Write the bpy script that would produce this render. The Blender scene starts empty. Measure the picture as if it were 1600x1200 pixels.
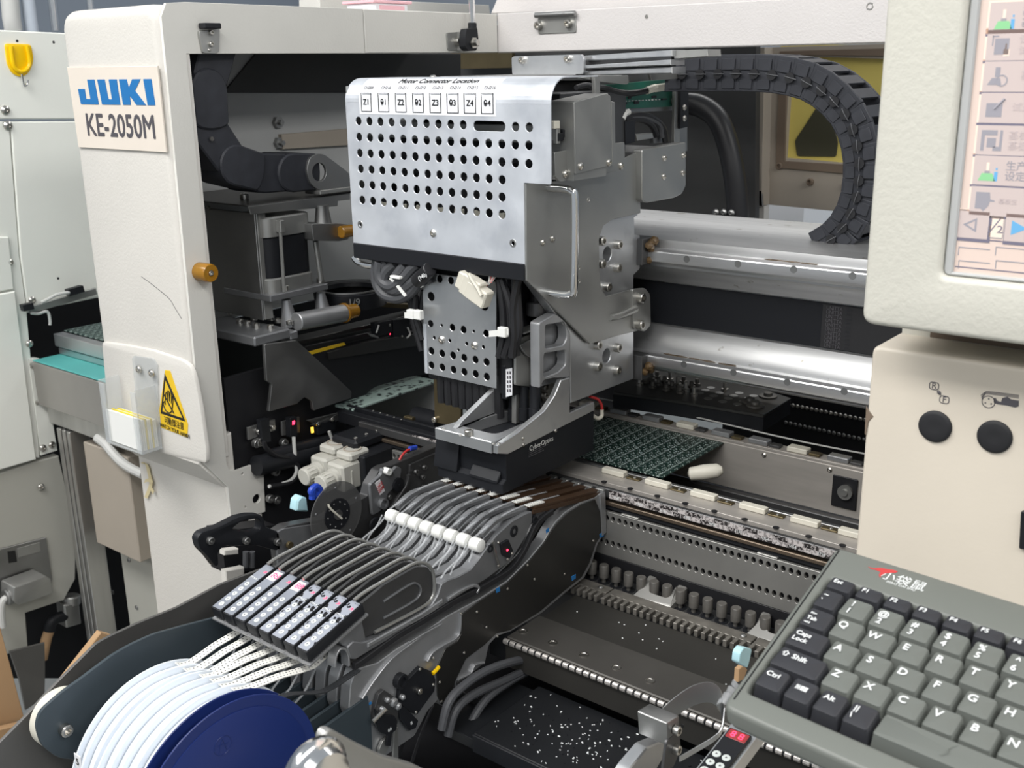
import bpy, bmesh, math, random
from math import sin, cos, pi, radians, sqrt, atan2
from mathutils import Vector, Matrix
from mathutils.geometry import tessellate_polygon, delaunay_2d_cdt

random.seed(7)
scene = bpy.context.scene
COL = scene.collection
H = 1.40                     # eye height of the photographer above the floor; all z values below are relative to it

# ------------------------------------------------------------------ camera
YAW, PIT, ROL, FPX = 0.681205, 0.289206, 0.016797, 1673.48
_fw = Vector((-sin(YAW) * cos(PIT), cos(YAW) * cos(PIT), -sin(PIT)))
_rt = Vector((cos(YAW), sin(YAW), 0))
_dn = _fw.cross(_rt)
_r2 = _rt * cos(ROL) + _dn * sin(ROL)
_d2 = -_rt * sin(ROL) + _dn * cos(ROL)
cam_data = bpy.data.cameras.new('camera')
cam_data.sensor_width = 36.0
cam_data.lens = FPX / 1600.0 * 36.0
cam_data.clip_start = 0.02
cam = bpy.data.objects.new('camera', cam_data)
COL.objects.link(cam)
m = Matrix.Identity(4)
for i in range(3):
    m[i][0] = _r2[i]; m[i][1] = -_d2[i]; m[i][2] = -_fw[i]
m[2][3] = H
cam.matrix_world = m
scene.camera = cam
cam_data.dof.use_dof = True            # slight softness of the very near lever, as in the photograph
cam_data.dof.focus_distance = 1.05
cam_data.dof.aperture_fstop = 17.0

# ------------------------------------------------------------------ light
scene.view_settings.view_transform = 'Standard'
scene.view_settings.look = 'None'
scene.view_settings.gamma = 1.0
scene.view_settings.use_curve_mapping = False
scene.view_settings.exposure = -0.08
world = bpy.data.worlds.new('room_light')
scene.world = world
world.use_nodes = True
world.node_tree.nodes['Background'].inputs[0].default_value = (0.86, 0.93, 1.0, 1)
world.node_tree.nodes['Background'].inputs[1].default_value = 0.42

def area(name, loc, rot, sx, sy, power, col=(1, 1, 1)):
    d = bpy.data.lights.new(name, 'AREA')
    d.shape = 'RECTANGLE'; d.size = sx; d.size_y = sy; d.energy = power; d.color = col
    o = bpy.data.objects.new(name, d); COL.objects.link(o)
    o.location = (loc[0], loc[1], loc[2] + H); o.rotation_euler = rot
    return o

# ceiling tubes over the aisle and the line, plus two added fill lamps
area('ceiling_or_fill_lamp', (-0.3, -0.55, 1.35), (radians(14), 0, 0), 2.6, 0.35, 40, (1.0, 0.985, 0.96))
area('ceiling_or_fill_lamp', (-0.6, -2.2, 1.4), (radians(30), 0, 0), 3.0, 0.5, 42, (1.0, 0.985, 0.96))  # added fill lamp behind the camera, brightens the front-facing surfaces
area('ceiling_or_fill_lamp', (1.9, 0.3, 1.4), (0, radians(38), 0), 0.4, 2.4, 40, (1.0, 0.985, 0.96))  # added fill lamp at the right, brightens faces turned that way
area('ceiling_or_fill_lamp', (-1.5, -0.2, 1.4), (radians(10), radians(-14), 0), 1.6, 0.3, 30, (1.0, 0.985, 0.96))
area('ceiling_or_fill_lamp', (-1.2, 2.9, 1.45), (0, 0, 0), 2.6, 0.35, 30, (1.0, 0.985, 0.96))

# ------------------------------------------------------------------ pixel survey helpers (1600 x 1200 frame)
def ray(u, v):
    return _r2 * ((u - 800) / FPX) + _d2 * ((v - 600) / FPX) + _fw
AX = {'X': 0, 'Y': 1, 'Z': 2}
def at(ax, val, u, v):
    d = ray(u, v)
    return d * (val / d[AX[ax]])
def pts(ax, val, s):
    return [at(ax, val, *map(float, q.split(','))) for q in s.split()]

# ------------------------------------------------------------------ scene graph helpers
WL = {}          # world-relative origin of each empty / part
ROT = set()      # things whose children are given in local coordinates
def tag(o, label=None, cat=None, group=None, kind=None):
    if label: o['label'] = label
    if cat: o['category'] = cat
    if group: o['group'] = group
    if kind: o['kind'] = kind
    return o
def thing(name, label, cat, loc, group=None, mat=None, kind=None):
    o = bpy.data.objects.new(name, None)
    o.empty_display_size = 0.02
    COL.objects.link(o)
    loc = Vector(loc)
    if mat is not None:
        mm = mat.to_4x4(); mm.translation = (loc[0], loc[1], loc[2] + H)
        o.matrix_world = mm
        ROT.add(o.name)
    else:
        o.location = (loc[0], loc[1], loc[2] + H)
    WL[o.name] = loc
    return tag(o, label, cat, group, kind)
def link(name, me, parent=None):
    """me holds world-relative coordinates (or local ones below a rotated thing)"""
    o = bpy.data.objects.new(name, me)
    COL.objects.link(o)
    vs = me.vertices
    if len(vs):
        lo = Vector((min(v.co[i] for v in vs) for i in range(3)))
        hi = Vector((max(v.co[i] for v in vs) for i in range(3)))
        c = (lo + hi) / 2
    else:
        c = Vector((0, 0, 0))
    me.transform(Matrix.Translation(-c))
    place(o, c, parent)
    return o
def place(o, c, parent):
    c = Vector(c)
    if parent is None:
        o.location = (c[0], c[1], c[2] + H); WL[o.name] = c
    else:
        o.parent = parent
        if parent.name in ROT:
            base = WL.get(parent.name + '#l', Vector((0, 0, 0)))
            o.location = c - base; ROT.add(o.name); WL[o.name + '#l'] = c
        else:
            o.location = c - WL[parent.name]; WL[o.name] = c
    return o
def inst(name, src, c, parent, rot=None):
    """another object sharing src's mesh, at c (same convention as link)"""
    o = bpy.data.objects.new(name, src.data if hasattr(src, 'data') else src)
    COL.objects.link(o)
    if rot is not None: o.rotation_euler = rot.to_euler() if hasattr(rot, 'to_euler') else rot
    return place(o, c, parent)
def copy_tree(o, d, parent=None):
    kids = list(o.children)
    c = o.copy(); COL.objects.link(c)
    if parent is None:
        c.location = o.location + Vector(d); WL[c.name] = WL[o.name] + Vector(d)
    else:
        c.parent = parent
    for ch in kids:
        copy_tree(ch, d, c)
    return c

# ------------------------------------------------------------------ mesh builders
def basis(n):
    n = Vector(n).normalized()
    a = Vector((0, 0, 1)) if abs(n.z) < 0.9 else Vector((0, 1, 0))
    u = a.cross(n).normalized()
    return u, n.cross(u), n
class B:
    def __init__(s): s.v = []; s.f = []; s.m = []; s.uv = {}
    def add(s, vs, fs, mi=0):
        o = len(s.v); s.v += [Vector(x) for x in vs]
        s.f += [tuple(i + o for i in f) for f in fs]; s.m += [mi] * len(fs)
        return s
    def quad(s, a, b, c, d, mi=0): return s.add([a, b, c, d], [(0, 1, 2, 3)], mi)
    def box(s, lo, hi, b=0.0, mi=0, M=None):
        lo = Vector(lo); hi = Vector(hi)
        lo, hi = Vector((min(lo[i], hi[i]) for i in range(3))), Vector((max(lo[i], hi[i]) for i in range(3)))
        b = min(b, *( (hi[i] - lo[i]) * 0.45 for i in range(3)))
        if b <= 0:
            vs = [Vector((x, y, z)) for x in (lo.x, hi.x) for y in (lo.y, hi.y) for z in (lo.z, hi.z)]
            fs = [(0, 1, 3, 2), (4, 6, 7, 5), (0, 4, 5, 1), (2, 3, 7, 6), (0, 2, 6, 4), (1, 5, 7, 3)]
        else:
            vs = []; idx = {}
            for sx in (0, 1):
                for sy in (0, 1):
                    for sz in (0, 1):
                        c = [(lo, hi)[(sx, sy, sz)[i]][i] for i in range(3)]
                        d = [b if (sx, sy, sz)[i] == 0 else -b for i in range(3)]
                        for k in range(3):
                            p = [c[i] + (0 if i == k else d[i]) for i in range(3)]
                            idx[(sx, sy, sz, k)] = len(vs); vs.append(Vector(p))
            fs = []
            for k in range(3):                       # faces
                a, c = [i for i in range(3) if i != k]
                for sd in (0, 1):
                    q = []
                    for sa, sc in ((0, 0), (1, 0), (1, 1), (0, 1)):
                        t = [0, 0, 0]; t[k] = sd; t[a] = sa; t[c] = sc
                        q.append(idx[(*t, k)])
                    fs.append(tuple(q))
            for e in range(3):                       # edges along axis e
                a, c = [i for i in range(3) if i != e]
                for sa in (0, 1):
                    for sc in (0, 1):
                        t0 = [0, 0, 0]; t1 = [0, 0, 0]; t0[e] = 0; t1[e] = 1
                        t0[a] = t1[a] = sa; t0[c] = t1[c] = sc
                        fs.append((idx[(*t0, a)], idx[(*t1, a)], idx[(*t1, c)], idx[(*t0, c)]))
            for sx in (0, 1):
                for sy in (0, 1):
                    for sz in (0, 1):
                        fs.append(tuple(idx[(sx, sy, sz, k)] for k in range(3)))
        if M is not None: vs = [M @ v for v in vs]
        return s.add(vs, fs, mi)
    def cyl(s, a, b, r, n=16, r2=None, bev=0.0, cap=True, mi=0):
        a = Vector(a); b = Vector(b); r2 = r if r2 is None else r2
        if (b - a).length < 1e-9: return s
        prof = [(0, r), (1, r2)]
        L = (b - a).length
        if bev > 0: prof = [(0, r - bev), (bev / L, r), (1 - bev / L, r2), (1, r2 - bev)]
        return s.lathe(a, b - a, [(t * L, rr) for t, rr in prof], n, cap, mi)
    def lathe(s, o, axis, prof, n=24, cap=True, mi=0):
        o = Vector(o); u, v, w = basis(axis); vs = []; fs = []
        for h, r in prof:
            for i in range(n):
                t = 2 * pi * i / n
                vs.append(o + w * h + (u * cos(t) + v * sin(t)) * r)
        k = len(prof)
        for j in range(k - 1):
            for i in range(n):
                i2 = (i + 1) % n
                fs.append((j * n + i, j * n + i2, (j + 1) * n + i2, (j + 1) * n + i))
        if cap:
            if prof[0][1] > 1e-6: fs.append(tuple(range(n - 1, -1, -1)))
            if prof[-1][1] > 1e-6: fs.append(tuple((k - 1) * n + i for i in range(n)))
        return s.add(vs, fs, mi)
    def tube(s, path, r, n=10, smooth=4, mi=0, cap=True, closed=False):
        p = catmull(path, smooth, closed) if smooth > 1 else [Vector(q) for q in path]
        L = len(p); vs = []; fs = []; prev = None
        for i in range(L):
            if closed: t = (p[(i + 1) % L] - p[i - 1])
            else: t = p[min(i + 1, L - 1)] - p[max(i - 1, 0)]
            if t.length < 1e-9: t = Vector((0, 0, 1))
            t.normalize()
            if prev is None: u, v, _ = basis(t)
            else:
                u = (prev - t * prev.dot(t)).normalized(); v = t.cross(u)
            prev = u
            rr = r(i / max(1, L - 1)) if callable(r) else r
            for k in range(n):
                a = 2 * pi * k / n
                vs.append(p[i] + (u * cos(a) + v * sin(a)) * rr)
        seg = L if closed else L - 1
        for i in range(seg):
            i2 = (i + 1) % L
            for k in range(n):
                k2 = (k + 1) % n
                fs.append((i * n + k, i * n + k2, i2 * n + k2, i2 * n + k))
        if cap and not closed:
            fs.append(tuple(range(n - 1, -1, -1))); fs.append(tuple((L - 1) * n + k for k in range(n)))
        return s.add(vs, fs, mi)
    def ribbon(s, path, wvec, t=0.0006, smooth=4, mi=0):
        """flat band swept along path, wvec = half width vector, with thickness and uv (u across, v metres along)"""
        p = catmull(path, smooth) if smooth > 1 else [Vector(q) for q in path]
        w = Vector(wvec); L = len(p); vs = []; fs = []; base = len(s.f); d = 0
        al = [0]
        for i in range(1, L): al.append(al[-1] + (p[i] - p[i - 1]).length)
        for i in range(L):
            tg = (p[min(i + 1, L - 1)] - p[max(i - 1, 0)]).normalized()
            nn = tg.cross(w).normalized() * (t / 2)
            vs += [p[i] - w + nn, p[i] + w + nn, p[i] + w - nn, p[i] - w - nn]
        for i in range(L - 1):
            a = i * 4; b = a + 4
            fs += [(a, a + 1, b + 1, b), (a + 1, a + 2, b + 2, b + 1), (a + 2, a + 3, b + 3, b + 2), (a + 3, a, b, b + 3)]
            k = len(fs) - 4
            s.uv[base + k] = [(0, al[i]), (1, al[i]), (1, al[i + 1]), (0, al[i + 1])]
            s.uv[base + k + 2] = [(1, al[i]), (0, al[i]), (0, al[i + 1]), (1, al[i + 1])]
        fs += [(3, 2, 1, 0), tuple((L - 1) * 4 + k for k in range(4))]
        return s.add(vs, fs, mi)
    def plate(s, loops, fr, t, b=0.0, mi=0, seg=1):
        """2d loops (first outer, others holes) in frame fr=(o,u,v,n); extruded from 0 to t along n, outer edge rounded by b"""
        o, u, v, n = fr
        L = []
        for k, lp in enumerate(loops):
            lp = [(float(a), float(c)) for a, c in lp]
            ar = sum(lp[i][0] * lp[(i + 1) % len(lp)][1] - lp[(i + 1) % len(lp)][0] * lp[i][1] for i in range(len(lp)))
            if (ar > 0) != (k == 0): lp = lp[::-1]
            L.append(lp)
        lay = [(0.0, 0.0), (t - b, 0.0)] + [(t - b + b * sin(pi / 2 * j / seg), b * (1 - cos(pi / 2 * j / seg))) for j in range(1, seg + 1)] if b > 0 else [(0.0, 0.0), (t, 0.0)]
        vs = []; fs = []; starts = []; K = len(lay); top_l = []
        for lp in L:
            st = len(vs); k = len(lp)
            for h, d in lay:
                il = inset(lp, d) if d > 0 else lp
                vs += [o + u * q[0] + v * q[1] + n * h for q in il]
            top_l.append(il)
            starts.append((st, k))
            for j in range(K - 1):
                for i in range(k):
                    i2 = (i + 1) % k
                    fs.append((st + j * k + i, st + j * k + i2, st + (j + 1) * k + i2, st + (j + 1) * k + i))
        for top in (False, True):
            src = top_l if top else L
            tri = fill(src)
            mp = []
            for (st, k) in starts:
                mp += [st + ((K - 1) * k if top else 0) + i for i in range(k)]
            flat = [q for lp in src for q in lp]
            for a, bb, c in tri:
                ar = (flat[bb][0] - flat[a][0]) * (flat[c][1] - flat[a][1]) - (flat[c][0] - flat[a][0]) * (flat[bb][1] - flat[a][1])
                if abs(ar) < 1e-14: continue
                if (ar > 0) != top: a, bb, c = c, bb, a
                fs.append((mp[a], mp[bb], mp[c]))
        return s.add(vs, fs, mi)
    def mesh(s, name, mats, smooth=True, ang=35, recalc=True):
        me = bpy.data.meshes.new(name)
        me.from_pydata([tuple(v) for v in s.v], [], s.f)
        for mm in (mats if isinstance(mats, (list, tuple)) else [mats]): me.materials.append(mm)
        for p, mi in zip(me.polygons, s.m): p.material_index = mi
        if s.uv:
            ul = me.uv_layers.new(name='UVMap')
            for fi, uvs in s.uv.items():
                for li, q in zip(me.polygons[fi].loop_indices, uvs): ul.data[li].uv = q
        if recalc:
            bm = bmesh.new(); bm.from_mesh(me)
            bmesh.ops.recalc_face_normals(bm, faces=bm.faces)
            bm.to_mesh(me); bm.free()
        if smooth:
            me.shade_smooth()
            me.set_sharp_from_angle(angle=radians(ang))
        me.update()
        return me
    def obj(s, name, mats, parent=None, **k):
        return link(name, s.mesh(name, mats, **k), parent)
def inside(lp, c):
    r = False; x, y = c[0], c[1]; j = len(lp) - 1
    for i in range(len(lp)):
        xi, yi = lp[i]; xj, yj = lp[j]
        if (yi > y) != (yj > y) and x < (xj - xi) * (y - yi) / (yj - yi) + xi: r = not r
        j = i
    return r
def fill(loops):
    """triangles (indices into the concatenated loops) filling the first loop minus the others"""
    if len(loops) > 1:
        co = []; ed = []
        for lp in loops:
            st = len(co); k = len(lp)
            co += [Vector((q[0] * 100, q[1] * 100)) for q in lp]
            ed += [(st + i, st + (i + 1) % k) for i in range(k)]
        try:
            vc, _, fc, ov, _, _ = delaunay_2d_cdt(co, ed, [], 0, 1e-6)
            if len(vc) == len(co) and all(len(x) for x in ov):
                out = []
                for f in fc:
                    c = (vc[f[0]] + vc[f[1]] + vc[f[2]]) / 300
                    if inside(loops[0], c) and not any(inside(h, c) for h in loops[1:]): out.append(tuple(ov[i][0] for i in f))
                return out
        except Exception:
            pass
    return tessellate_polygon([[Vector((q[0], q[1], 0)) for q in lp] for lp in loops])
def catmull(path, k=4, closed=False):
    p = [Vector(q) for q in path]
    if len(p) < 3: return p
    out = []; n = len(p)
    rng = range(n) if closed else range(n - 1)
    for i in rng:
        if closed: a, b, c, d = p[i - 1], p[i], p[(i + 1) % n], p[(i + 2) % n]
        else: a, b, c, d = p[max(i - 1, 0)], p[i], p[i + 1], p[min(i + 2, n - 1)]
        for j in range(k):
            t = j / k
            out.append(0.5 * ((2 * b) + (c - a) * t + (2 * a - 5 * b + 4 * c - d) * t * t + (3 * b - a - 3 * c + d) * t ** 3))
    if not closed: out.append(p[-1])
    return out
def inset(lp, b):
    n = len(lp); out = []
    for i in range(n):
        x0, y0 = lp[i - 1]; x1, y1 = lp[i]; x2, y2 = lp[(i + 1) % n]
        e1 = Vector((x1 - x0, y1 - y0)); e2 = Vector((x2 - x1, y2 - y1))
        if e1.length < 1e-9 or e2.length < 1e-9: out.append((x1, y1)); continue
        e1.normalize(); e2.normalize()
        n1 = Vector((-e1.y, e1.x)); n2 = Vector((-e2.y, e2.x)); mm = n1 + n2
        d = max(0.35, 1 + n1.dot(n2)); mm = mm / d
        out.append((x1 + mm.x * b, y1 + mm.y * b))
    return out
EX, EY, EZ = Vector((1, 0, 0)), Vector((0, 1, 0)), Vector((0, 0, 1))
def frame(ax, val):
    if ax == 'X': return (EX * val, EY, EZ, EX)
    if ax == 'Y': return (EY * val, EX, EZ, -EY)
    return (EZ * val, EX, EY, EZ)
def to2(ax, p):
    return (p[1], p[2]) if ax == 'X' else (p[0], p[2]) if ax == 'Y' else (p[0], p[1])
def circ(c, r, n=14, a0=0.0):
    return [(c[0] + r * cos(a0 + 2 * pi * i / n), c[1] + r * sin(a0 + 2 * pi * i / n)) for i in range(n)]
def rrect(x0, y0, x1, y1, r, n=4):
    out = []
    for cx, cy, a in ((x1 - r, y0 + r, -pi / 2), (x1 - r, y1 - r, 0), (x0 + r, y1 - r, pi / 2), (x0 + r, y0 + r, pi)):
        for i in range(n + 1):
            t = a + pi / 2 * i / n; out.append((cx + r * cos(t), cy + r * sin(t)))
    return out
def rnd(lp, r, n=3):
    """round the corners of a 2d polygon"""
    out = []; k = len(lp)
    for i in range(k):
        p0 = Vector(lp[i - 1]); p1 = Vector(lp[i]); p2 = Vector(lp[(i + 1) % k])
        a = p0 - p1; c = p2 - p1
        la, lc = a.length, c.length
        rr = r[i] if isinstance(r, (list, tuple)) else r
        d = min(rr, la * 0.45, lc * 0.45)
        if d < 1e-6: out.append(tuple(p1)); continue
        q0 = p1 + a / la * d; q2 = p1 + c / lc * d
        for j in range(n + 1):
            t = j / n
            q = q0 * (1 - t) ** 2 + p1 * 2 * t * (1 - t) + q2 * t * t
            out.append((q.x, q.y))
    return out
def trace(ax, val, s, r=0.0, n=3):
    lp = [to2(ax, q) for q in pts(ax, val, s)]
    return rnd(lp, r, n) if r else lp
def sheet(name, ax, val, s, t, mat, parent, holes=(), r=0.0, b=0.0004, n=3, seg=1, **k):
    """plate lying on an axis plane of the machine: outer face at val, thickness t behind it (t < 0: in front)"""
    lp = s if isinstance(s, list) else trace(ax, val, s, r, n)
    o, u, v, nn = frame(ax, val)
    return B().plate([lp] + list(holes), (o - nn * t if t > 0 else o, u, v, nn), abs(t), b, seg=seg).obj(name, mat, parent, **k)
def hole(ax, val, u, v, r, n=14):
    return circ(to2(ax, at(ax, val, u, v)), r, n)
def bx(name, lo, hi, mat, parent, b=0.0008, **k):
    return B().box(lo, hi, b).obj(name, mat, parent, **k)
def text(name, s, size, o, u, n, mat, parent, depth=0.0003, align='CENTER', bold=0.0, sx=1.0, shear=0.0, spacing=1.0):
    """raised lettering: origin o, reading direction u, surface normal n"""
    c = bpy.data.curves.new(name, 'FONT'); c.body = s; c.size = size; c.align_x = align; c.align_y = 'CENTER'
    c.extrude = depth / 2; c.shear = shear; c.space_character = spacing; c.resolution_u = 3
    to = bpy.data.objects.new(name + '_src', c)
    me = bpy.data.meshes.new_from_object(to)
    bpy.data.objects.remove(to); bpy.data.curves.remove(c)
    u = Vector(u).normalized(); n = Vector(n).normalized(); v = n.cross(u)
    M = Matrix(((u.x * sx, v.x, n.x), (u.y * sx, v.y, n.y), (u.z * sx, v.z, n.z))).to_4x4()
    M.translation = Vector(o) + n * depth / 2
    if bold > 0:                                  # heavier strokes: the same outline three times, a hair apart
        vs = [v.co.copy() for v in me.vertices]; fs = [tuple(p.vertices) for p in me.polygons]
        n0 = len(vs); V = []; F = []
        for k, (ox, oy) in enumerate(((-bold, 0), (bold, 0), (0, bold), (0, -bold))):
            V += [(v.x + ox, v.y + oy, v.z + 0.00002 * k) for v in vs]; F += [tuple(i + n0 * k for i in f) for f in fs]
        bpy.data.meshes.remove(me); me = bpy.data.meshes.new(name); me.from_pydata(V, [], F)
    me.transform(M)
    me.materials.clear(); me.materials.append(mat); me.name = name
    return link(name, me, parent)
_FONT = {}
# fasteners: shared meshes, axis +z, sitting on z = 0
def mk_cap(r):
    b = B().lathe((0, 0, 0), EZ, [(0, r), (r * 1.05, r), (r * 1.2, r * 0.86), (r * 1.2, r * 0.55), (r * 0.5, r * 0.5), (r * 0.5, 0.0)], 12, cap=False)
    return b
def mk_pan(r):
    return B().lathe((0, 0, 0), EZ, [(0, r), (r * 0.25, r * 0.96), (r * 0.5, r * 0.7), (r * 0.6, r * 0.42), (r * 0.3, r * 0.36), (r * 0.3, 0)], 12, cap=False)
_SC = {}
def screw(c, n, r, parent, kind='cap', mat=None, name='screw'):
    mat = mat or M_['steel']
    key = (kind, round(r, 5), mat.name)
    if key not in _SC:
        _SC[key] = (mk_cap if kind == 'cap' else mk_pan)(r).mesh('screw', mat)
    n = Vector(n).normalized()
    q = EZ.rotation_difference(n)
    return inst(name, _SC[key], c, parent, q)
def screws(ax, val, s, r, parent, kind='cap', mat=None, sgn=1):
    nn = frame(ax, val)[3] * sgn
    for p in pts(ax, val, s): screw(p, nn, r, parent, kind, mat)
# ------------------------------------------------------------------ materials (procedural)
M_ = {}
def mat(name, col, rough=0.5, metal=0.0, var=0.0, vscale=8.0, bump=0.0, bscale=400.0, spec=0.5, stretch=None, rvar=0.0, col2=None, emis=None, estr=0.0, trans=0.0, alpha=1.0, ior=1.45, detail=4.0, stain=None, coat=0.0):
    m = bpy.data.materials.new(name); m.use_nodes = True
    nt = m.node_tree; N = nt.nodes; L = nt.links
    b = N['Principled BSDF']
    b.inputs['Base Color'].default_value = (*col, 1); b.inputs['Roughness'].default_value = rough
    b.inputs['Metallic'].default_value = metal; b.inputs['Specular IOR Level'].default_value = spec
    b.inputs['IOR'].default_value = ior; b.inputs['Transmission Weight'].default_value = trans
    b.inputs['Alpha'].default_value = alpha; b.inputs['Coat Weight'].default_value = coat
    if emis:
        b.inputs['Emission Color'].default_value = (*emis, 1); b.inputs['Emission Strength'].default_value = estr
    if var or bump or rvar or stain:
        tc = N.new('ShaderNodeTexCoord'); mp = N.new('ShaderNodeMapping')
        L.new(tc.outputs['Object'], mp.inputs[0])
        if stretch: mp.inputs['Scale'].default_value = stretch
        src = mp.outputs[0]
    last = None
    if var or rvar:
        n = N.new('ShaderNodeTexNoise'); n.inputs['Scale'].default_value = vscale; n.inputs['Detail'].default_value = detail
        L.new(src, n.inputs['Vector'])
        if var:
            r = N.new('ShaderNodeValToRGB')
            c2 = col2 or tuple(max(0, c * (1 - var)) for c in col)
            r.color_ramp.elements[0].position = 0.33; r.color_ramp.elements[1].position = 0.68
            r.color_ramp.elements[0].color = (*c2, 1); r.color_ramp.elements[1].color = (*col, 1)
            L.new(n.outputs[0], r.inputs[0]); last = r.outputs[0]
        if rvar:
            mr = N.new('ShaderNodeMapRange'); mr.inputs[1].default_value = 0.3; mr.inputs[2].default_value = 0.7
            mr.inputs[3].default_value = max(0.02, rough - rvar); mr.inputs[4].default_value = min(1, rough + rvar)
            L.new(n.outputs[0], mr.inputs[0]); L.new(mr.outputs[0], b.inputs['Roughness'])
    if stain:
        scol, sscale, lo, hi = stain
        n2 = N.new('ShaderNodeTexNoise'); n2.inputs['Scale'].default_value = sscale; n2.inputs['Detail'].default_value = 6
        L.new(tc.outputs['Object'], n2.inputs['Vector'])
        r2 = N.new('ShaderNodeValToRGB'); r2.color_ramp.elements[0].position = lo; r2.color_ramp.elements[1].position = hi
        r2.color_ramp.elements[0].color = (0, 0, 0, 1); r2.color_ramp.elements[1].color = (1, 1, 1, 1)
        L.new(n2.outputs[0], r2.inputs[0])
        mx = N.new('ShaderNodeMix'); mx.data_type = 'RGBA'
        L.new(r2.outputs[0], mx.inputs[0])
        if last: L.new(last, mx.inputs[6])
        else: mx.inputs[6].default_value = (*col, 1)
        mx.inputs[7].default_value = (*scol, 1); last = mx.outputs[2]
    if last: L.new(last, b.inputs['Base Color'])
    if bump:
        n3 = N.new('ShaderNodeTexNoise'); n3.inputs['Scale'].default_value = bscale; n3.inputs['Detail'].default_value = 2
        L.new(src, n3.inputs['Vector'])
        bp = N.new('ShaderNodeBump'); bp.inputs['Strength'].default_value = bump; bp.inputs['Distance'].default_value = 0.0006
        L.new(n3.outputs[0], bp.inputs['Height']); L.new(bp.outputs[0], b.inputs['Normal'])
    M_[name] = m
    return m
mat('beige', (0.655, 0.63, 0.585), 0.42, var=0.05, vscale=9, bump=0.55, bscale=330)
mat('beige_grey', (0.66, 0.645, 0.60), 0.42, var=0.05, vscale=9, bump=0.4, bscale=330)
mat('sign_beige', (0.73, 0.66, 0.58), 0.45, var=0.04, vscale=14)
mat('pale_green', (0.85, 0.86, 0.80), 0.42, var=0.04, vscale=6, bump=0.2, bscale=300)
mat('rail_paint', (0.69, 0.66, 0.645), 0.36, var=0.04, vscale=12, bump=0.7, bscale=420)
mat('monitor_paint', (0.59, 0.575, 0.51), 0.38, var=0.03, vscale=6, bump=0.55, bscale=280)
mat('column_paint', (0.67, 0.605, 0.51), 0.42, var=0.06, vscale=10, bump=0.15, bscale=300, stain=((0.40, 0.34, 0.26), 26, 0.74, 0.82))
mat('inner_grey', (0.46, 0.465, 0.46), 0.5, var=0.08, vscale=6)
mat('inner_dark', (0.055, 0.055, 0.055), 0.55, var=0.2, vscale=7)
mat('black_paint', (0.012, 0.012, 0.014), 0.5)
mat('black_plastic', (0.014, 0.015, 0.018), 0.45, var=0.2, vscale=40, spec=0.35)
mat('black_soft', (0.011, 0.012, 0.015), 0.55, spec=0.3)
mat('rubber', (0.016, 0.016, 0.018), 0.6)
mat('chain_black', (0.030, 0.032, 0.040), 0.55, var=0.25, vscale=60)
mat('aluminium', (0.66, 0.67, 0.68), 0.36, 0.9, var=0.07, vscale=14, rvar=0.08, bump=0.05, bscale=500, stain=((0.52, 0.53, 0.55), 30, 0.55, 0.75))
mat('cover_metal', (0.80, 0.83, 0.88), 0.40, 0.60, var=0.12, vscale=22, rvar=0.12, bump=0.06, bscale=90, detail=8, stain=((0.60, 0.63, 0.69), 30, 0.50, 0.78))
mat('zinc', (0.40, 0.40, 0.385), 0.42, 0.78, var=0.09, vscale=20, rvar=0.08)
mat('zinc_dark', (0.36, 0.36, 0.355), 0.45, 1.0, var=0.12, vscale=16, rvar=0.08)
mat('steel', (0.62, 0.60, 0.56), 0.28, 1.0, var=0.12, vscale=300)
mat('hinge_steel', (0.55, 0.52, 0.49), 0.45, 0.7)
mat('rail_pale', (0.46, 0.43, 0.395), 0.42, 0.35, var=0.14, vscale=14, stretch=(1, 6, 6))
mat('chrome', (0.86, 0.86, 0.86), 0.14, 1.0)
mat('rail_steel', (0.74, 0.74, 0.75), 0.34, 0.9, var=0.05, vscale=20, stretch=(1, 40, 40))
mat('beam_alu', (0.60, 0.60, 0.60), 0.44, 0.9, var=0.14, vscale=10, stretch=(1, 12, 12), stain=((0.30, 0.28, 0.25), 60, 0.66, 0.73))
mat('grease', (0.16, 0.10, 0.045), 0.4, var=0.7, vscale=160, bump=0.6, bscale=200)
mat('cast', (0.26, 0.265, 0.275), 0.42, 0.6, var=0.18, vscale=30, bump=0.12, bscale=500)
mat('cast_light', (0.42, 0.425, 0.435), 0.38, 0.65, var=0.14, vscale=30, bump=0.1, bscale=500)
mat('cast_dark', (0.12, 0.12, 0.122), 0.42, 0.7, var=0.2, vscale=25, bump=0.1, bscale=500)
mat('dark_plate', (0.10, 0.098, 0.094), 0.36, 0.85, var=0.15, vscale=10)
mat('perf_steel', (0.30, 0.295, 0.28), 0.40, 0.55, var=0.16, vscale=18)
mat('deck', (0.042, 0.040, 0.036), 0.5, 0.3, var=0.25, vscale=10)
mat('deck_light', (0.090, 0.085, 0.078), 0.48, 0.45, var=0.2, vscale=14)
mat('tray_black', (0.012, 0.013, 0.015), 0.35, var=0.3, vscale=12)
mat('pin_steel', (0.20, 0.19, 0.175), 0.45, 0.5, var=0.35, vscale=60)
mat('rack_steel', (0.24, 0.225, 0.20), 0.5, 0.5, var=0.4, vscale=50)
mat('plate_blue', (0.055, 0.072, 0.085), 0.42, 0.2, var=0.2, vscale=8)
mat('holder_steel', (0.16, 0.155, 0.148), 0.42, 0.45, var=0.25, vscale=7)
mat('white_plastic', (0.80, 0.80, 0.77), 0.4)
mat('ivory_plastic', (0.68, 0.65, 0.56), 0.45, var=0.08, vscale=20)
mat('reg_plastic', (0.52, 0.51, 0.46), 0.5, var=0.1, vscale=25)
mat('reel_white', (0.80, 0.845, 0.90), 0.45, var=0.04, vscale=8)
mat('reel_blue', (0.014, 0.03, 0.15), 0.30, var=0.08, vscale=8)
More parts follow.
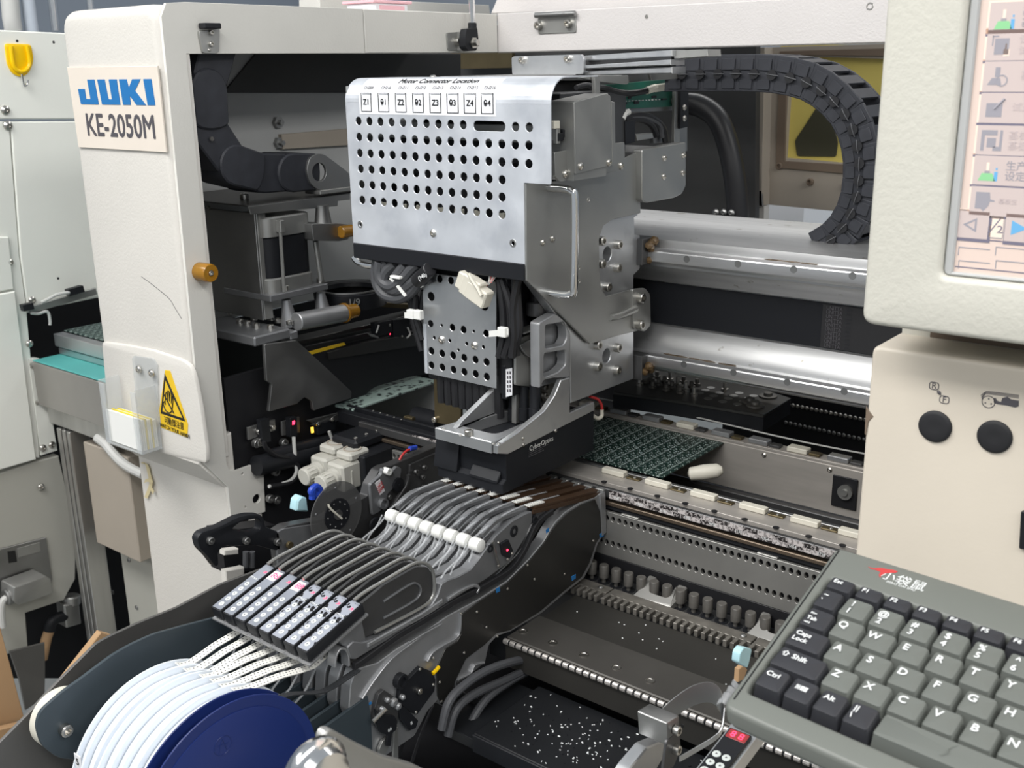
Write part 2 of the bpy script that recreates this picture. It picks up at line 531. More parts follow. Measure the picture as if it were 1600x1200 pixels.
mat('amber', (0.62, 0.30, 0.03), 0.2, trans=0.55, ior=1.5)
mat('clear', (0.62, 0.65, 0.66), 0.06, spec=0.8, alpha=0.30)
mat('clear_film', (0.62, 0.64, 0.66), 0.22, spec=0.8, alpha=0.22)
mat('card_white', (0.80, 0.80, 0.77), 0.6)
mat('card_yellow', (0.75, 0.60, 0.05), 0.6)
mat('sticker_yellow', (0.80, 0.52, 0.02), 0.45)
mat('print_black', (0.012, 0.012, 0.012), 0.5)
mat('print_grey', (0.085, 0.08, 0.09), 0.5)
mat('print_blue', (0.018, 0.16, 0.42), 0.45)
mat('print_white', (0.75, 0.77, 0.77), 0.5)
mat('print_red', (0.50, 0.05, 0.05), 0.5)
mat('hook_yellow', (0.88, 0.55, 0.0), 0.28)
mat('teal_mat', (0.10, 0.42, 0.40), 0.45, var=0.12, vscale=12)
mat('box_steel', (0.40, 0.385, 0.36), 0.42, 0.6, var=0.12, vscale=6)
mat('cardboard', (0.46, 0.29, 0.155), 0.75, var=0.12, vscale=8)
mat('cabinet_grey', (0.45, 0.445, 0.40), 0.5, var=0.06, vscale=5)
mat('tan_paint', (0.42, 0.37, 0.31), 0.5, var=0.06, vscale=8)
mat('extrusion', (0.58, 0.575, 0.56), 0.35, 0.9, var=0.1, vscale=6, stretch=(8, 8, 1))
mat('paper', (0.76, 0.76, 0.78), 0.6)
mat('tape_yellow', (0.70, 0.60, 0.36), 0.35, alpha=0.85)
mat('label_white', (0.80, 0.81, 0.84), 0.42)
mat('brown_tape', (0.085, 0.048, 0.028), 0.32, 0.3, var=0.25, vscale=30)
mat('brass_dull', (0.17, 0.135, 0.075), 0.42, 0.75, var=0.2, vscale=25)
mat('bar_brown', (0.15, 0.115, 0.085), 0.4, 0.6, var=0.25, vscale=12, stretch=(1, 6, 6))
mat('kb_body', (0.150, 0.160, 0.145), 0.42, var=0.03, vscale=10, bump=0.05, bscale=700)
mat('kb_key', (0.130, 0.140, 0.128), 0.45, bump=0.06, bscale=900)
mat('kb_key_dark', (0.030, 0.031, 0.036), 0.45, bump=0.06, bscale=900)
mat('kb_well', (0.010, 0.010, 0.012), 0.6)
mat('yellow_acrylic', (0.80, 0.66, 0.18), 0.25, var=0.02)
mat('olive_pane', (0.075, 0.072, 0.045), 0.3)
mat('brown_frame', (0.20, 0.15, 0.11), 0.5, var=0.1)
mat('room_wall', (0.50, 0.55, 0.62), 0.7, var=0.05, vscale=3)
mat('room_floor', (0.30, 0.31, 0.30), 0.4, var=0.15, vscale=2)
mat('window_glow', (0.7, 0.8, 0.85), 0.6)
mat('blue_plastic', (0.02, 0.06, 0.42), 0.35)
mat('cyan_plastic', (0.42, 0.66, 0.72), 0.5)
mat('red_wire', (0.45, 0.03, 0.03), 0.4)
mat('pink_plastic', (0.85, 0.50, 0.55), 0.4)
mat('led_red', (0.6, 0.02, 0.03), 0.4, emis=(1.0, 0.03, 0.08), estr=5.0)
mat('led_amber', (0.6, 0.3, 0.03), 0.4, emis=(1.0, 0.5, 0.05), estr=3.0)
mat('seg_window', (0.20, 0.03, 0.03), 0.25, emis=(0.5, 0.05, 0.06), estr=0.35)
mat('display_white', (0.75, 0.70, 0.70), 0.3)
mat('keypad_face', (0.27, 0.29, 0.335), 0.32, var=0.22, vscale=45, detail=6, spec=0.6)  # ceiling reflection on the black keypads put into this pale base
mat('keypad_worn', (0.32, 0.34, 0.39), 0.32, spec=0.6, stain=((0.006, 0.006, 0.008), 150, 0.56, 0.575))  # wear spots over a base that also carries the ceiling reflection
mat('button_white', (0.62, 0.66, 0.64), 0.4)
mat('pcb_green', (0.018, 0.13, 0.09), 0.35, spec=0.5)
mat('pcb_back', (0.30, 0.40, 0.36), 0.35)
mat('cable_grey', (0.070, 0.072, 0.078), 0.5)
mat('cable_black', (0.016, 0.016, 0.018), 0.4)
mat('cable_white', (0.55, 0.55, 0.53), 0.45)
mat('glass', (0.8, 0.9, 0.88), 0.02, trans=1.0, ior=1.2, alpha=0.35)
mat('clear_disc', (0.10, 0.10, 0.10), 0.25, spec=0.6, alpha=0.62)

def pattern_mat(name, base, ink, build, rough=0.45, metal=0.0):
    m = bpy.data.materials.new(name); m.use_nodes = True
    nt = m.node_tree; b = nt.nodes['Principled BSDF']
    b.inputs['Roughness'].default_value = rough; b.inputs['Metallic'].default_value = metal
    f = build(nt)
    mx = nt.nodes.new('ShaderNodeMix'); mx.data_type = 'RGBA'
    mx.inputs[6].default_value = (*base, 1); mx.inputs[7].default_value = (*ink, 1)
    nt.links.new(f, mx.inputs[0]); nt.links.new(mx.outputs[2], b.inputs['Base Color'])
    M_[name] = m
    return m
def mth(nt, op, a, b=None, c=None):
    n = nt.nodes.new('ShaderNodeMath'); n.operation = op
    for i, x in enumerate((a, b, c)):
        if x is None: continue
        if isinstance(x, (int, float)): n.inputs[i].default_value = x
        else: nt.links.new(x, n.inputs[i])
    return n.outputs[0]
def uvxy(nt, kind='UV'):
    tc = nt.nodes.new('ShaderNodeTexCoord'); sp = nt.nodes.new('ShaderNodeSeparateXYZ')
    nt.links.new(tc.outputs[kind], sp.inputs[0]); return sp.outputs
def dots(nt):                                    # sprocket and pocket holes of a carrier tape
    o = uvxy(nt)
    def row(u0, pitch, r, sh):
        du = mth(nt, 'MULTIPLY', mth(nt, 'SUBTRACT', o[0], u0), 0.008)
        dv = mth(nt, 'SUBTRACT', mth(nt, 'MULTIPLY', mth(nt, 'FRACT', mth(nt, 'ADD', mth(nt, 'DIVIDE', o[1], pitch), sh)), pitch), pitch / 2)
        d = mth(nt, 'SQRT', mth(nt, 'ADD', mth(nt, 'MULTIPLY', du, du), mth(nt, 'MULTIPLY', dv, dv)))
        return mth(nt, 'LESS_THAN', d, r)
    return mth(nt, 'MAXIMUM', row(0.24, 0.004, 0.00078, 0), row(0.70, 0.004, 0.0007, 0.5))
pattern_mat('carrier_tape', (0.80, 0.79, 0.74), (0.10, 0.10, 0.10), dots, 0.5)
def dots_dark(nt): return dots(nt)
pattern_mat('carrier_tape_black', (0.035, 0.037, 0.04), (0.006, 0.006, 0.006), dots_dark, 0.4)
def pcb_pads(nt):                                # panel of identical little boards with pads and lines
    o = uvxy(nt, 'Object')
    def cell(x, p): return mth(nt, 'FRACT', mth(nt, 'DIVIDE', x, p))
    cx, cy = cell(mth(nt, 'ADD', o[0], 1.0), 0.0176), cell(mth(nt, 'ADD', o[1], 1.0), 0.0145)
    line = mth(nt, 'MAXIMUM', mth(nt, 'LESS_THAN', cx, 0.035), mth(nt, 'LESS_THAN', cy, 0.0))
    v = nt.nodes.new('ShaderNodeTexVoronoi'); v.distance = 'CHEBYCHEV'; v.inputs['Scale'].default_value = 7.0
    cb = nt.nodes.new('ShaderNodeCombineXYZ'); nt.links.new(cx, cb.inputs[0]); nt.links.new(cy, cb.inputs[1])
    nt.links.new(cb.outputs[0], v.inputs['Vector'])
    pad = mth(nt, 'LESS_THAN', v.outputs['Distance'], 0.30)
    v2 = nt.nodes.new('ShaderNodeTexNoise'); v2.inputs['Scale'].default_value = 2.6
    nt.links.new(cb.outputs[0], v2.inputs['Vector'])
    pad = mth(nt, 'MULTIPLY', pad, mth(nt, 'GREATER_THAN', v2.outputs[0], 0.43))
    return mth(nt, 'MULTIPLY', mth(nt, 'MAXIMUM', line, pad), 0.9)
pattern_mat('pcb_panel', (0.004, 0.022, 0.017), (0.52, 0.62, 0.58), pcb_pads, 0.45)
def strip_code(nt):                              # slot-number strip: black and white blocks
    o = uvxy(nt, 'Object')
    c = mth(nt, 'FRACT', mth(nt, 'MULTIPLY', o[0], 1 / 0.034))
    r = mth(nt, 'GREATER_THAN', o[2], 0.0)
    blk = mth(nt, 'GREATER_THAN', mth(nt, 'FRACT', mth(nt, 'ADD', c, mth(nt, 'MULTIPLY', r, 0.5))), 0.5)
    n = nt.nodes.new('ShaderNodeTexNoise'); n.inputs['Scale'].default_value = 1.0
    mp = nt.nodes.new('ShaderNodeMapping'); mp.inputs['Scale'].default_value = (330, 1, 300)
    tc = nt.nodes.new('ShaderNodeTexCoord'); nt.links.new(tc.outputs['Object'], mp.inputs[0]); nt.links.new(mp.outputs[0], n.inputs['Vector'])
    g = mth(nt, 'GREATER_THAN', n.outputs[0], 0.52)
    # ink: solid blocks with light glyph flecks, light blocks with dark flecks
    a = mth(nt, 'MULTIPLY', blk, mth(nt, 'SUBTRACT', 1.0, mth(nt, 'MULTIPLY', g, 0.65)))
    b = mth(nt, 'MULTIPLY', mth(nt, 'SUBTRACT', 1.0, blk), mth(nt, 'MULTIPLY', g, 0.55))
    return mth(nt, 'ADD', a, b)
pattern_mat('slot_strip', (0.55, 0.51, 0.50), (0.03, 0.025, 0.025), strip_code, 0.5)
def speck(nt):
    tc = nt.nodes.new('ShaderNodeTexCoord')
    v = nt.nodes.new('ShaderNodeTexVoronoi'); v.distance = 'CHEBYCHEV'; v.inputs['Scale'].default_value = 110
    nt.links.new(tc.outputs['Object'], v.inputs['Vector'])
    n = nt.nodes.new('ShaderNodeTexNoise'); n.inputs['Scale'].default_value = 30
    nt.links.new(tc.outputs['Object'], n.inputs['Vector'])
    return mth(nt, 'MULTIPLY', mth(nt, 'LESS_THAN', v.outputs['Distance'], 0.32), mth(nt, 'GREATER_THAN', n.outputs[0], 0.47))
pattern_mat('pcb_pale', (0.36, 0.46, 0.42), (0.02, 0.03, 0.03), speck, 0.4)
# ================================================================== the room
o = B().quad((-7, -4, -H), (5, -4, -H), (5, 7, -H), (-7, 7, -H)).obj('floor', M_['room_floor'], recalc=False); tag(o, 'grey workshop floor', kind='structure')
o = bx('wall_back', (-7, 5.6, -H), (5, 5.7, 2.2), M_['room_wall'], None); tag(o, 'pale blue grey workshop wall behind the machines', kind='structure')
o = bx('wall_left', (-6.6, -4, -H), (-6.5, 5.6, 2.2), M_['room_wall'], None); tag(o, 'pale blue grey workshop wall at the left', kind='structure')

# ================================================================== left front column of the machine
XW, YF = -1.12, 0.75
lc = thing('front_column', 'off-white rounded machine column with the blue lettered sign plate', 'machine column', (-1.225, 0.78, -1.4))
lp = rnd([(-1.33, -0.485), (XW, -0.485), (XW, 0.074), (-1.33, 0.074)], [0.002, 0.002, 0.022, 0.03], 6)
sheet('column_cover', 'Y', YF, lp, 0.04, M_['beige'], lc, b=0.013, seg=4)
# lower lip sloping back to the recessed lower panel
B().plate([[(0.7465, -0.455), (0.7465, -0.484), (0.7815, -0.5265), (0.80, -0.5265), (0.80, -0.455)]], (EX * -1.33, EY, EZ, EX), 0.208, 0.002).obj('lower_lip', M_['beige'], lc)
flap = trace('Y', 0.745, "158,534 200,540 240,548 282,562 297,572 303,588 313,640 322,705 322,725 172,690")
flap = rnd(flap, 0.006)
sheet('flap', 'Y', 0.745, flap, 0.0055, M_['beige'], lc, b=0.003, seg=2)
sheet('lower_panel', 'Y', 0.782, [(-1.325, -1.36), (-1.121, -1.36), (-1.121, -0.522), (-1.325, -0.522)], 0.03, M_['beige'], lc, b=0.002)
sheet('outer_skin', 'X', -1.33, [(0.785, -0.36), (1.40, -0.36), (1.40, 0.07), (0.785, 0.07)], -0.004, M_['inner_grey'], lc)
sheet('outer_skin_lower', 'X', -1.3305, [(0.79, -0.75), (1.40, -0.75), (1.40, -0.362), (0.79, -0.362)], -0.003, M_['black_paint'], lc)
sheet('top_skin', 'Z', 0.074, [(-1.33, 0.78), (-1.12, 0.78), (-1.12, 1.42), (-1.33, 1.42)], 0.004, M_['beige'], lc)
# side frame around the big side opening (faces the middle of the machine)
side = [(0.785, 0.019), (0.785, -0.495), (0.789, -0.504), (0.797, -0.507), (0.843, -0.507), (0.8395, -0.580), (0.783, -0.575), (0.783, -0.53), (0.7835, -0.526), (0.752, -0.484), (0.756, 0.06), (0.764, 0.0745), (0.79, 0.0765), (1.072, 0.0765), (1.072, 0.019)]
hs = [hole('X', XW, 400, 779, 0.0065), hole('X', XW, 378, 740, 0.0017), hole('X', XW, 382, 792, 0.0017), hole('X', XW, 311, 630, 0.002)]
sheet('side_frame', 'X', XW + 0.0015, side, 0.004, M_['beige_grey'], lc, holes=hs)
sheet('side_rail', 'X', XW + 0.0015, [(1.0735, 0.019), (1.359, 0.0195), (1.359, 0.0765), (1.0735, 0.0765)], 0.03, M_['beige_grey'], lc, b=0.001)
sheet('side_frame_lower', 'X', XW - 0.001, [(0.784, -0.575), (0.835, -0.58), (0.83, -1.36), (0.784, -1.36)], 0.004, M_['beige'], lc)
# sign plate with lettering
sg = sheet('sign_plate', 'Y', YF - 0.0005, "107,105 248,103 262,238 125,230", -0.0022, M_['sign_beige'], lc)
ys = YF - 0.0028
W = at('Y', ys, 240, 143); A = at('Y', ys, 124, 145)
def letter_poly(name, polys, x0, z0, w, h, m_, par, y):
    b = B()
    for lp in polys:
        b.plate([[(x0 + a * w, z0 + c * h) for a, c in lp]], (EY * y, EX, EZ, -EY), 0.0005)
    return b.obj(name, m_, par)
x0, x1 = at('Y', ys, 123, 145).x, at('Y', ys, 241, 145).x; zt, zb = at('Y', ys, 180, 124).z, at('Y', ys, 180, 163.5).z
# blocky logo letters J U K I on a unit box
J = [(0.0, 0.62), (0.0, 0.0), (0.27, 0.0), (0.27, 0.05), (0.265, 1.0), (0.155, 1.0), (0.155, 0.20), (0.08, 0.20), (0.08, 0.62)]
J = [(0.0, 0.62), (0.015, 0.0), (0.265, 0.0), (0.245, 1.0), (0.145, 1.0), (0.16, 0.21), (0.098, 0.21), (0.095, 0.62)]
U = [(0.285, 1.0), (0.31, 0.0), (0.555, 0.0), (0.545, 1.0), (0.44, 1.0), (0.452, 0.21), (0.405, 0.21), (0.385, 1.0)]
K = [(0.575, 1.0), (0.592, 0.0), (0.69, 0.0), (0.692, 0.36), (0.765, 0.0), (0.885, 0.0), (0.765, 0.56), (0.85, 1.0), (0.745, 1.0), (0.69, 0.66), (0.675, 1.0)]
I = [(0.885, 1.0), (0.905, 0.0), (1.0, 0.0), (0.985, 1.0)]
letter_poly('logo_lettering', [J, U, K, I], x0, zb, x1 - x0, zt - zb, M_['print_blue'], sg, ys)
text('model_lettering', 'KE-2050M', 0.0385, (at('Y', ys, 187, 198).x, ys, at('Y', ys, 187, 198.5).z), EX, -EY, M_['print_grey'], sg, sx=0.93, bold=0.0007)
# warning sticker: yellow plate, triangle, hand, two lines
ww = sheet('warning_sticker', 'Y', 0.7447, "258,578 266,579 294,663 293,684 252,668 249,640", -0.0004, M_['sticker_yellow'], lc)
yw = 0.7441
tri = trace('Y', yw, "257,583 290,659 251,646"); inn = trace('Y', yw, "258.3,594 285.3,653.5 253.5,642.5")
sheet('warning_triangle', 'Y', yw, tri, -0.0003, M_['print_black'], ww, holes=[inn])
b = B()
for pth, r in (("255,631 259,641 265,645 269,641 270,630", 0.0007), ("258,632 259,615 261,614 262,628", 0.0005), ("262,628 262,612 264,611 265,627", 0.0005), ("265,627 266,613 268,614 268,630", 0.0005), ("268,630 270,618 271,620 270,634", 0.0005), ("255,631 257,627 259,632", 0.0006), ("255,614 272,646", 0.0009)):
    b.tube([q - EY * 0.0003 for q in pts('Y', yw, pth)], r, 6, 2)
b.obj('hand_symbol', M_['print_black'], ww)
text('warning_text', '可動部注意', 0.0115, at('Y', yw, 272, 662), (1, 0, -0.03), -EY, M_['print_black'], ww, sx=0.75)
text('warning_text', 'WATCH YOUR HANDS', 0.0078, at('Y', yw, 273, 673), (1, 0, -0.06), -EY, M_['print_black'], ww, sx=0.80)
# latch bracket at the top of the side frame
lb = sheet('latch_bracket', 'X', XW + 0.006, "312,48 344,45 343,80 338,84 318,83 312,55", 0.0045, M_['zinc'], lc, r=0.002)
B().box(at('X', XW + 0.003, 310, 45), at('X', XW + 0.016, 346, 36), 0.001).obj('rubber_pad', M_['black_plastic'], lb)
screws('X', XW + 0.006, "329,51 329,69", 0.0032, lb); screws('X', XW + 0.006, "327,78", 0.002, lb, 'pan')
# amber bumper on the side frame
p = at('X', XW + 0.0015, 312, 424)
bp = B().lathe(p, EX, [(0, 0.0115), (0.021, 0.0115), (0.023, 0.0105), (0.0232, 0.004), (0.020, 0.004)], 20).obj('bumper', M_['amber'], lc)
screw(p + EX * 0.0205, EX, 0.0034, bp)
# scratch on the column front
B().tube([q - EY * 0.0002 for q in pts('Y', YF, "221,432 240,446 264,466 273,480 284,498")], 0.00035, 5, 3).obj('scratch', M_['print_grey'], lc)

# ================================================================== rear rail with hinge
rr = thing('rear_rail', 'beige painted rear frame rail with a steel hinge, under the open lid', 'machine rail', (-0.6, 1.37, 0.02))
sheet('rail_face', 'Y', 1.359, [(-1.1195, 0.019), (0.35, 0.019), (0.35, 0.0735), (-1.1195, 0.0775)], 0.05, M_['rail_paint'], rr, b=0.0015)
sheet('rail_hole', 'Y', 1.3585, hole('Y', 1.3585, 1359, 10, 0.0048), 0.001, M_['steel'], rr, holes=[hole('Y', 1.3585, 1359, 10, 0.0028)])
sheet('rail_hole', 'Y', 1.3585, hole('Y', 1.3585, 1010, 26, 0.003), 0.001, M_['steel'], rr)
hg = sheet('hinge', 'Y', 1.357, "840,28 899,26 900,50 897,51 841,53", 0.002, M_['zinc'], rr, r=0.002)
screws('Y', 1.357, "843,40 889,37", 0.0062, hg)
B().cyl(at('Y', 1.352, 836, 24), at('Y', 1.352, 899, 21), 0.0042, 14, bev=0.001).obj('hinge_pin', M_['zinc_dark'], hg)
# gas strut and its bracket on the side rail
gs = thing('gas_strut', 'chrome gas strut on a steel bracket, rising from the left side rail', 'gas strut', at('X', XW, 738, 78))
p = at('X', XW + 0.004, 716, 65)
sheet('bracket', 'X', XW + 0.004, "698,51 725,49 726,78 700,79", 0.003, M_['zinc'], gs, r=0.004)
B().box(at('X', XW + 0.004, 724, 50), at('X', XW + 0.022, 728, 79), 0.0005).obj('bracket_ear', M_['zinc'], gs)
screws('X', XW + 0.004, "713,65", 0.0062, gs)
a = at('X', XW + 0.02, 739, 66)
up = at('X', XW + 0.02, 728, -260)
c = at('X', XW + 0.02, 738, 42)
B().cyl(c, up, 0.0048, 14).obj('rod', M_['chrome'], gs)
B().cyl(c - EZ * 0.004, c + EZ * 0.006, 0.0068, 14, bev=0.001).obj('collar', M_['black_plastic'], gs)
sheet('end_fitting', 'X', XW + 0.027, "729,45 746,43 748,62 745,79 733,80 727,74 727,58", 0.012, M_['black_plastic'], gs, r=0.003)
B().lathe(at('X', XW + 0.0275, 740, 67), EX, [(0, 0.0085), (0.002, 0.0085), (0.002, 0.0055), (0.008, 0.0055), (0.009, 0.0045)], 6).obj('bolt', M_['steel'], gs)

# open lid edges above the rear rail, pink tray on the top
ld = sheet('lid_panel', 'Y', 1.42, "766,21 775,0 790,-420 1500,-460 1400,3 1000,15 772,22", 0.05, M_['rail_paint'], None, b=0.002)
tag(ld, 'beige bottom edge of the raised machine lid above the rear rail', 'lid')
for nm, s, m_, lab in (('light_ledge', "500,-4 764,8 766,22 500,14", 'beige_grey', 'pale ledge behind the left side rail, below the window light'),):
    q = sheet(nm, 'X', -1.36, s, 0.05, M_[m_], None); tag(q, lab, 'ledge')
pk = B()
c = at('X', -1.2, 590, 17)
pk.box(c + Vector((-0.03, -0.036, -0.006)), c + Vector((0.03, 0.036, 0.012)), 0.004)
t = thing('plastic_tray', 'pink and white plastic tub on top of the machine side', 'tub', c + Vector((0, 0, -0.006)))
pk.obj('tub_body', M_['label_white'], t); bx('tub_rim', c + Vector((-0.033, -0.04, 0.009)), c + Vector((0.033, 0.04, 0.013)), M_['pink_plastic'], t)
bx('tub_contents', c + Vector((0.0295, -0.026, -0.003)), c + Vector((0.0308, 0.026, 0.006)), M_['pink_plastic'], t)

# ================================================================== card holder with cards, torn tape
ch = thing('card_holder', 'clear acrylic card pocket screwed to the column flap', 'card holder', at('Y', 0.73, 222, 698))
M = M_['clear']
sheet('back_plate', 'Y', 0.742, "206,560 209,556 238,560 245,570 248,690 218,690", 0.002, M, ch, r=0.002)
x_l, x_r = at('Y', 0.742, 193, 650).x, at('Y', 0.742, 248, 650).x
zt_, zb_ = at('Y', 0.742, 215, 594).z, at('Y', 0.742, 222, 690).z
dd = 0.030
bx('side_wall', (x_l, 0.742 - dd, zb_), (x_l + 0.0018, 0.742, zt_), M, ch, 0.0003)
bx('side_wall', (x_r - 0.0018, 0.742 - dd, zb_), (x_r, 0.742, zt_), M, ch, 0.0003)
xm = x_l + (x_r - x_l) * 0.30
bx('front_lip', (x_l, 0.742 - dd, zb_), (x_l + 0.012, 0.742 - dd + 0.0018, zt_ - 0.004), M, ch, 0.0003)
bx('front_lip', (x_r - 0.012, 0.742 - dd, zb_), (x_r, 0.742 - dd + 0.0018, zt_ - 0.004), M, ch, 0.0003)
bx('floor_plate', (x_l, 0.742 - dd, zb_), (x_r, 0.742, zb_ + 0.002), M, ch, 0.0003)
screws('Y', 0.740, "217,577 237,583", 0.0055, ch, 'pan')
cz = zb_ + 0.003
ys_ = 0.742 - dd + 0.003
hcard = (zt_ - zb_) * 0.50
k = 0
for i in range(9):
    yy = ys_ + i * 0.0028
    q = bx('paper_card', (x_l + 0.004, yy, cz), (x_r - 0.004, yy + 0.0022, cz + hcard - (0.0016 * ((i * 5) % 3)) - i * 0.0005), M_['card_yellow' if i in (3, 6) else 'card_white'], None, 0.0002)
    nth = ['front', 'second', 'third', None, 'fourth', 'fifth', None, 'sixth', 'rearmost'][i]
    tag(q, 'yellow paper card in the clear pocket, %s of the two yellow ones' % ('front' if i == 3 else 'rear') if nth is None else 'white paper card in the clear pocket, %s of the white ones' % nth, 'card', 'cards in the clear pocket')
tp = B()
tp.ribbon(pts('Y', 0.779, "222,724 226,723 230,728 233,740 236,755 232,768 228,778"), EX * 0.004, 0.0004, 4)
tp.ribbon(pts('Y', 0.777, "226,752 232,750 238,754 236,762 240,770"), Vector((0.002, 0, 0.003)), 0.0004, 4)
q = tp.obj('tape_scrap', M_['tape_yellow'], None); tag(q, 'curled scrap of yellowed adhesive tape on the lower column panel', 'tape')

# ================================================================== neighbouring machine on the left
XN = -1.9
nb = thing('neighbour_machine', 'pale green sheet metal machine at the far left, behind the lettered column', 'machine', (XN, 1.0, -1.4))
sheet('upper_panel', 'X', XN, "-60,44 110,52 125,186 -60,186", 0.03, M_['pale_green'], nb, b=0.002)
sheet('middle_panel', 'X', XN, "16,190 160,189 180,462 150,466 48,487 43,478 32,398 17,192", 0.03, M_['pale_green'], nb, b=0.002)
sheet('left_strip', 'X', XN - 0.002, "-60,190 14,190 30,398 41,478 62,715 -60,715", 0.03, M_['pale_green'], nb, b=0.001)
sheet('door_panel', 'X', XN + 0.006, "-60,470 24,455 57,718 -60,752", 0.006, M_['pale_green'], nb, b=0.002)
sheet('door_panel', 'X', XN + 0.004, "-60,370 14,370 22,452 -60,466", 0.004, M_['pale_green'], nb, b=0.002)
sheet('side_strip', 'X', XN - 0.001, "62,560 80,640 90,704 64,712 55,640 44,560", 0.02, M_['pale_green'], nb, b=0.001)
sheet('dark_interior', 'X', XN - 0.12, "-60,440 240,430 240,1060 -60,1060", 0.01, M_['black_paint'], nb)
sheet('base_panel', 'X', XN - 0.003, "-60,760 60,720 92,712 120,830 118,905 100,938 40,958 44,1010 -60,1050", 0.02, M_['cabinet_grey'], nb, b=0.002)
screws('X', XN, "8,172 12,196", 0.0085, nb, 'pan'); screws('X', XN, "46,537 50,469 67,700 81,695 64,761 15,410", 0.007, nb, 'pan')
for s_ in ("27,64", "84,66", "91,435"):
    sheet('panel_hole', 'X', XN + 0.0003, hole('X', XN + 0.0003, *map(float, s_.split(',')), 0.0026), 0.0008, M_['print_black'], nb)
# steel frame with socket panel
sf = sheet('socket_panel', 'X', XN + 0.002, "-40,868 72,840 82,905 78,928 -40,946", 0.004, M_['zinc_dark'], nb, b=0.001)
sheet('name_plate', 'X', XN + 0.003, "27,857 62,847 64,862 29,871", 0.0008, M_['zinc'], sf)
sheet('socket', 'X', XN + 0.003, "12,862 24,860 27,878 14,880", 0.0008, M_['print_black'], sf)
q = at('X', XN + 0.002, 30, 925)
ob = thing('connector_box', 'cast metal connector housing on the neighbour machine base', 'connector', q - EZ * 0.03)
sheet('housing', 'X', XN + 0.055, "22,918 72,900 80,905 84,928 30,946 22,940", 0.048, M_['zinc'], ob, r=0.003, b=0.003, seg=2)
B().cyl(at('X', XN + 0.03, 8, 934), at('X', XN + 0.03, 24, 928), 0.016, 16, bev=0.002).obj('gland', M_['zinc_dark'], ob)
B().tube(pts('X', XN + 0.03, "10,934 4,940 2,955 4,980"), 0.0065, 10).obj('cable', M_['cable_white'], ob)
# air filter in the dark recess, dark bracket below
pf = thing('pipe_fitting', 'grey air valve with black elbow and copper pipe in the dark recess', 'valve', at('X', XN - 0.02, 115, 985))
sheet('body', 'X', XN + 0.0, "100,946 124,940 128,975 104,982", 0.03, M_['zinc'], pf, r=0.003, b=0.003)
B().cyl(at('X', XN - 0.015, 112, 944), at('X', XN - 0.015, 112, 930), 0.017, 16, bev=0.002).obj('bowl', M_['zinc'], pf)
B().tube(pts('X', XN - 0.01, "102,962 88,966 80,973 77,986"), 0.011, 12).obj('elbow', M_['black_plastic'], pf)
B().tube(pts('X', XN - 0.01, "77,986 72,1000 66,1030"), 0.010, 12).obj('pipe', M_['cardboard'], pf)
q = sheet('dark_bracket', 'X', XN + 0.03, "15,1018 70,1004 71,1046 70,1090 40,1110 30,1062", 0.004, M_['holder_steel'], None, b=0.001)
tag(q, 'dark folded steel bracket standing behind the cardboard box', 'bracket'); 
# yellow hook
hk = thing('adhesive_hook', 'yellow plastic adhesive hook with a bent wire on the pale green panel', 'hook', at('X', XN, 30, 120))
sheet('backing', 'X', XN + 0.004, "8,68 49,69 53,90 51,104 44,116 32,121 20,115 12,100", 0.004, M_['hook_yellow'], hk, r=0.006, b=0.002, seg=2)
B().tube(pts('X', XN + 0.006, "17,72 19,92 22,104 29,111 38,111 45,104 46,94 42,72"), 0.0036, 10).obj('rib', M_['hook_yellow'], hk)
B().tube(pts('X', XN + 0.009, "34,116 36,128 38,134 42,132 43,125"), 0.0018, 8).obj('wire', M_['chrome'], hk)
# pipes on the room wall above the neighbour
for s_, r_, m_, lab in (("64,-150 87,48", 0.008, 'chrome', 'thin chrome rod rising behind the neighbour machine'), ("128,-150 142,16", 0.007, 'chrome', 'short chrome rod just left of the lettered column top'),
                        ("5,-150 18,30 26,50", 0.016, 'cable_white', 'grey flexible hose behind the yellow hook panel'), ("24,-150 50,50", 0.012, 'room_wall', 'painted conduit on the wall behind the hook panel')):
    q = B().tube(pts('X', XN - 0.12, s_), r_, 12, 3).obj('pipe' if r_ < 0.02 else 'hose', M_[m_], None); tag(q, lab, 'pipe')
# door sensor bar over the conveyor opening
sb = thing('sensor_bar', 'aluminium strip with black proximity sensor over the conveyor opening', 'sensor', at('X', XN + 0.01, 90, 475))
sheet('strip', 'X', XN + 0.012, "44,480 150,450 152,460 60,487 44,489", 0.006, M_['zinc'], sb, b=0.001)
sheet('sensor', 'X', XN + 0.024, "106,453 130,446 133,456 109,463", 0.012, M_['black_plastic'], sb, r=0.001)
sheet('magnet', 'X', XN + 0.024, "35,477 52,473 54,483 38,487", 0.012, M_['black_plastic'], sb)
B().tube(pts('X', XN + 0.022, "108,457 90,460 76,467 64,473"), 0.0032, 8).obj('cable', M_['cable_white'], sb)
B().tube(pts('X', XN + 0.012, "48,489 60,490 74,487 78,500 78,508"), 0.0028, 8).obj('cable', M_['cable_white'], sb)
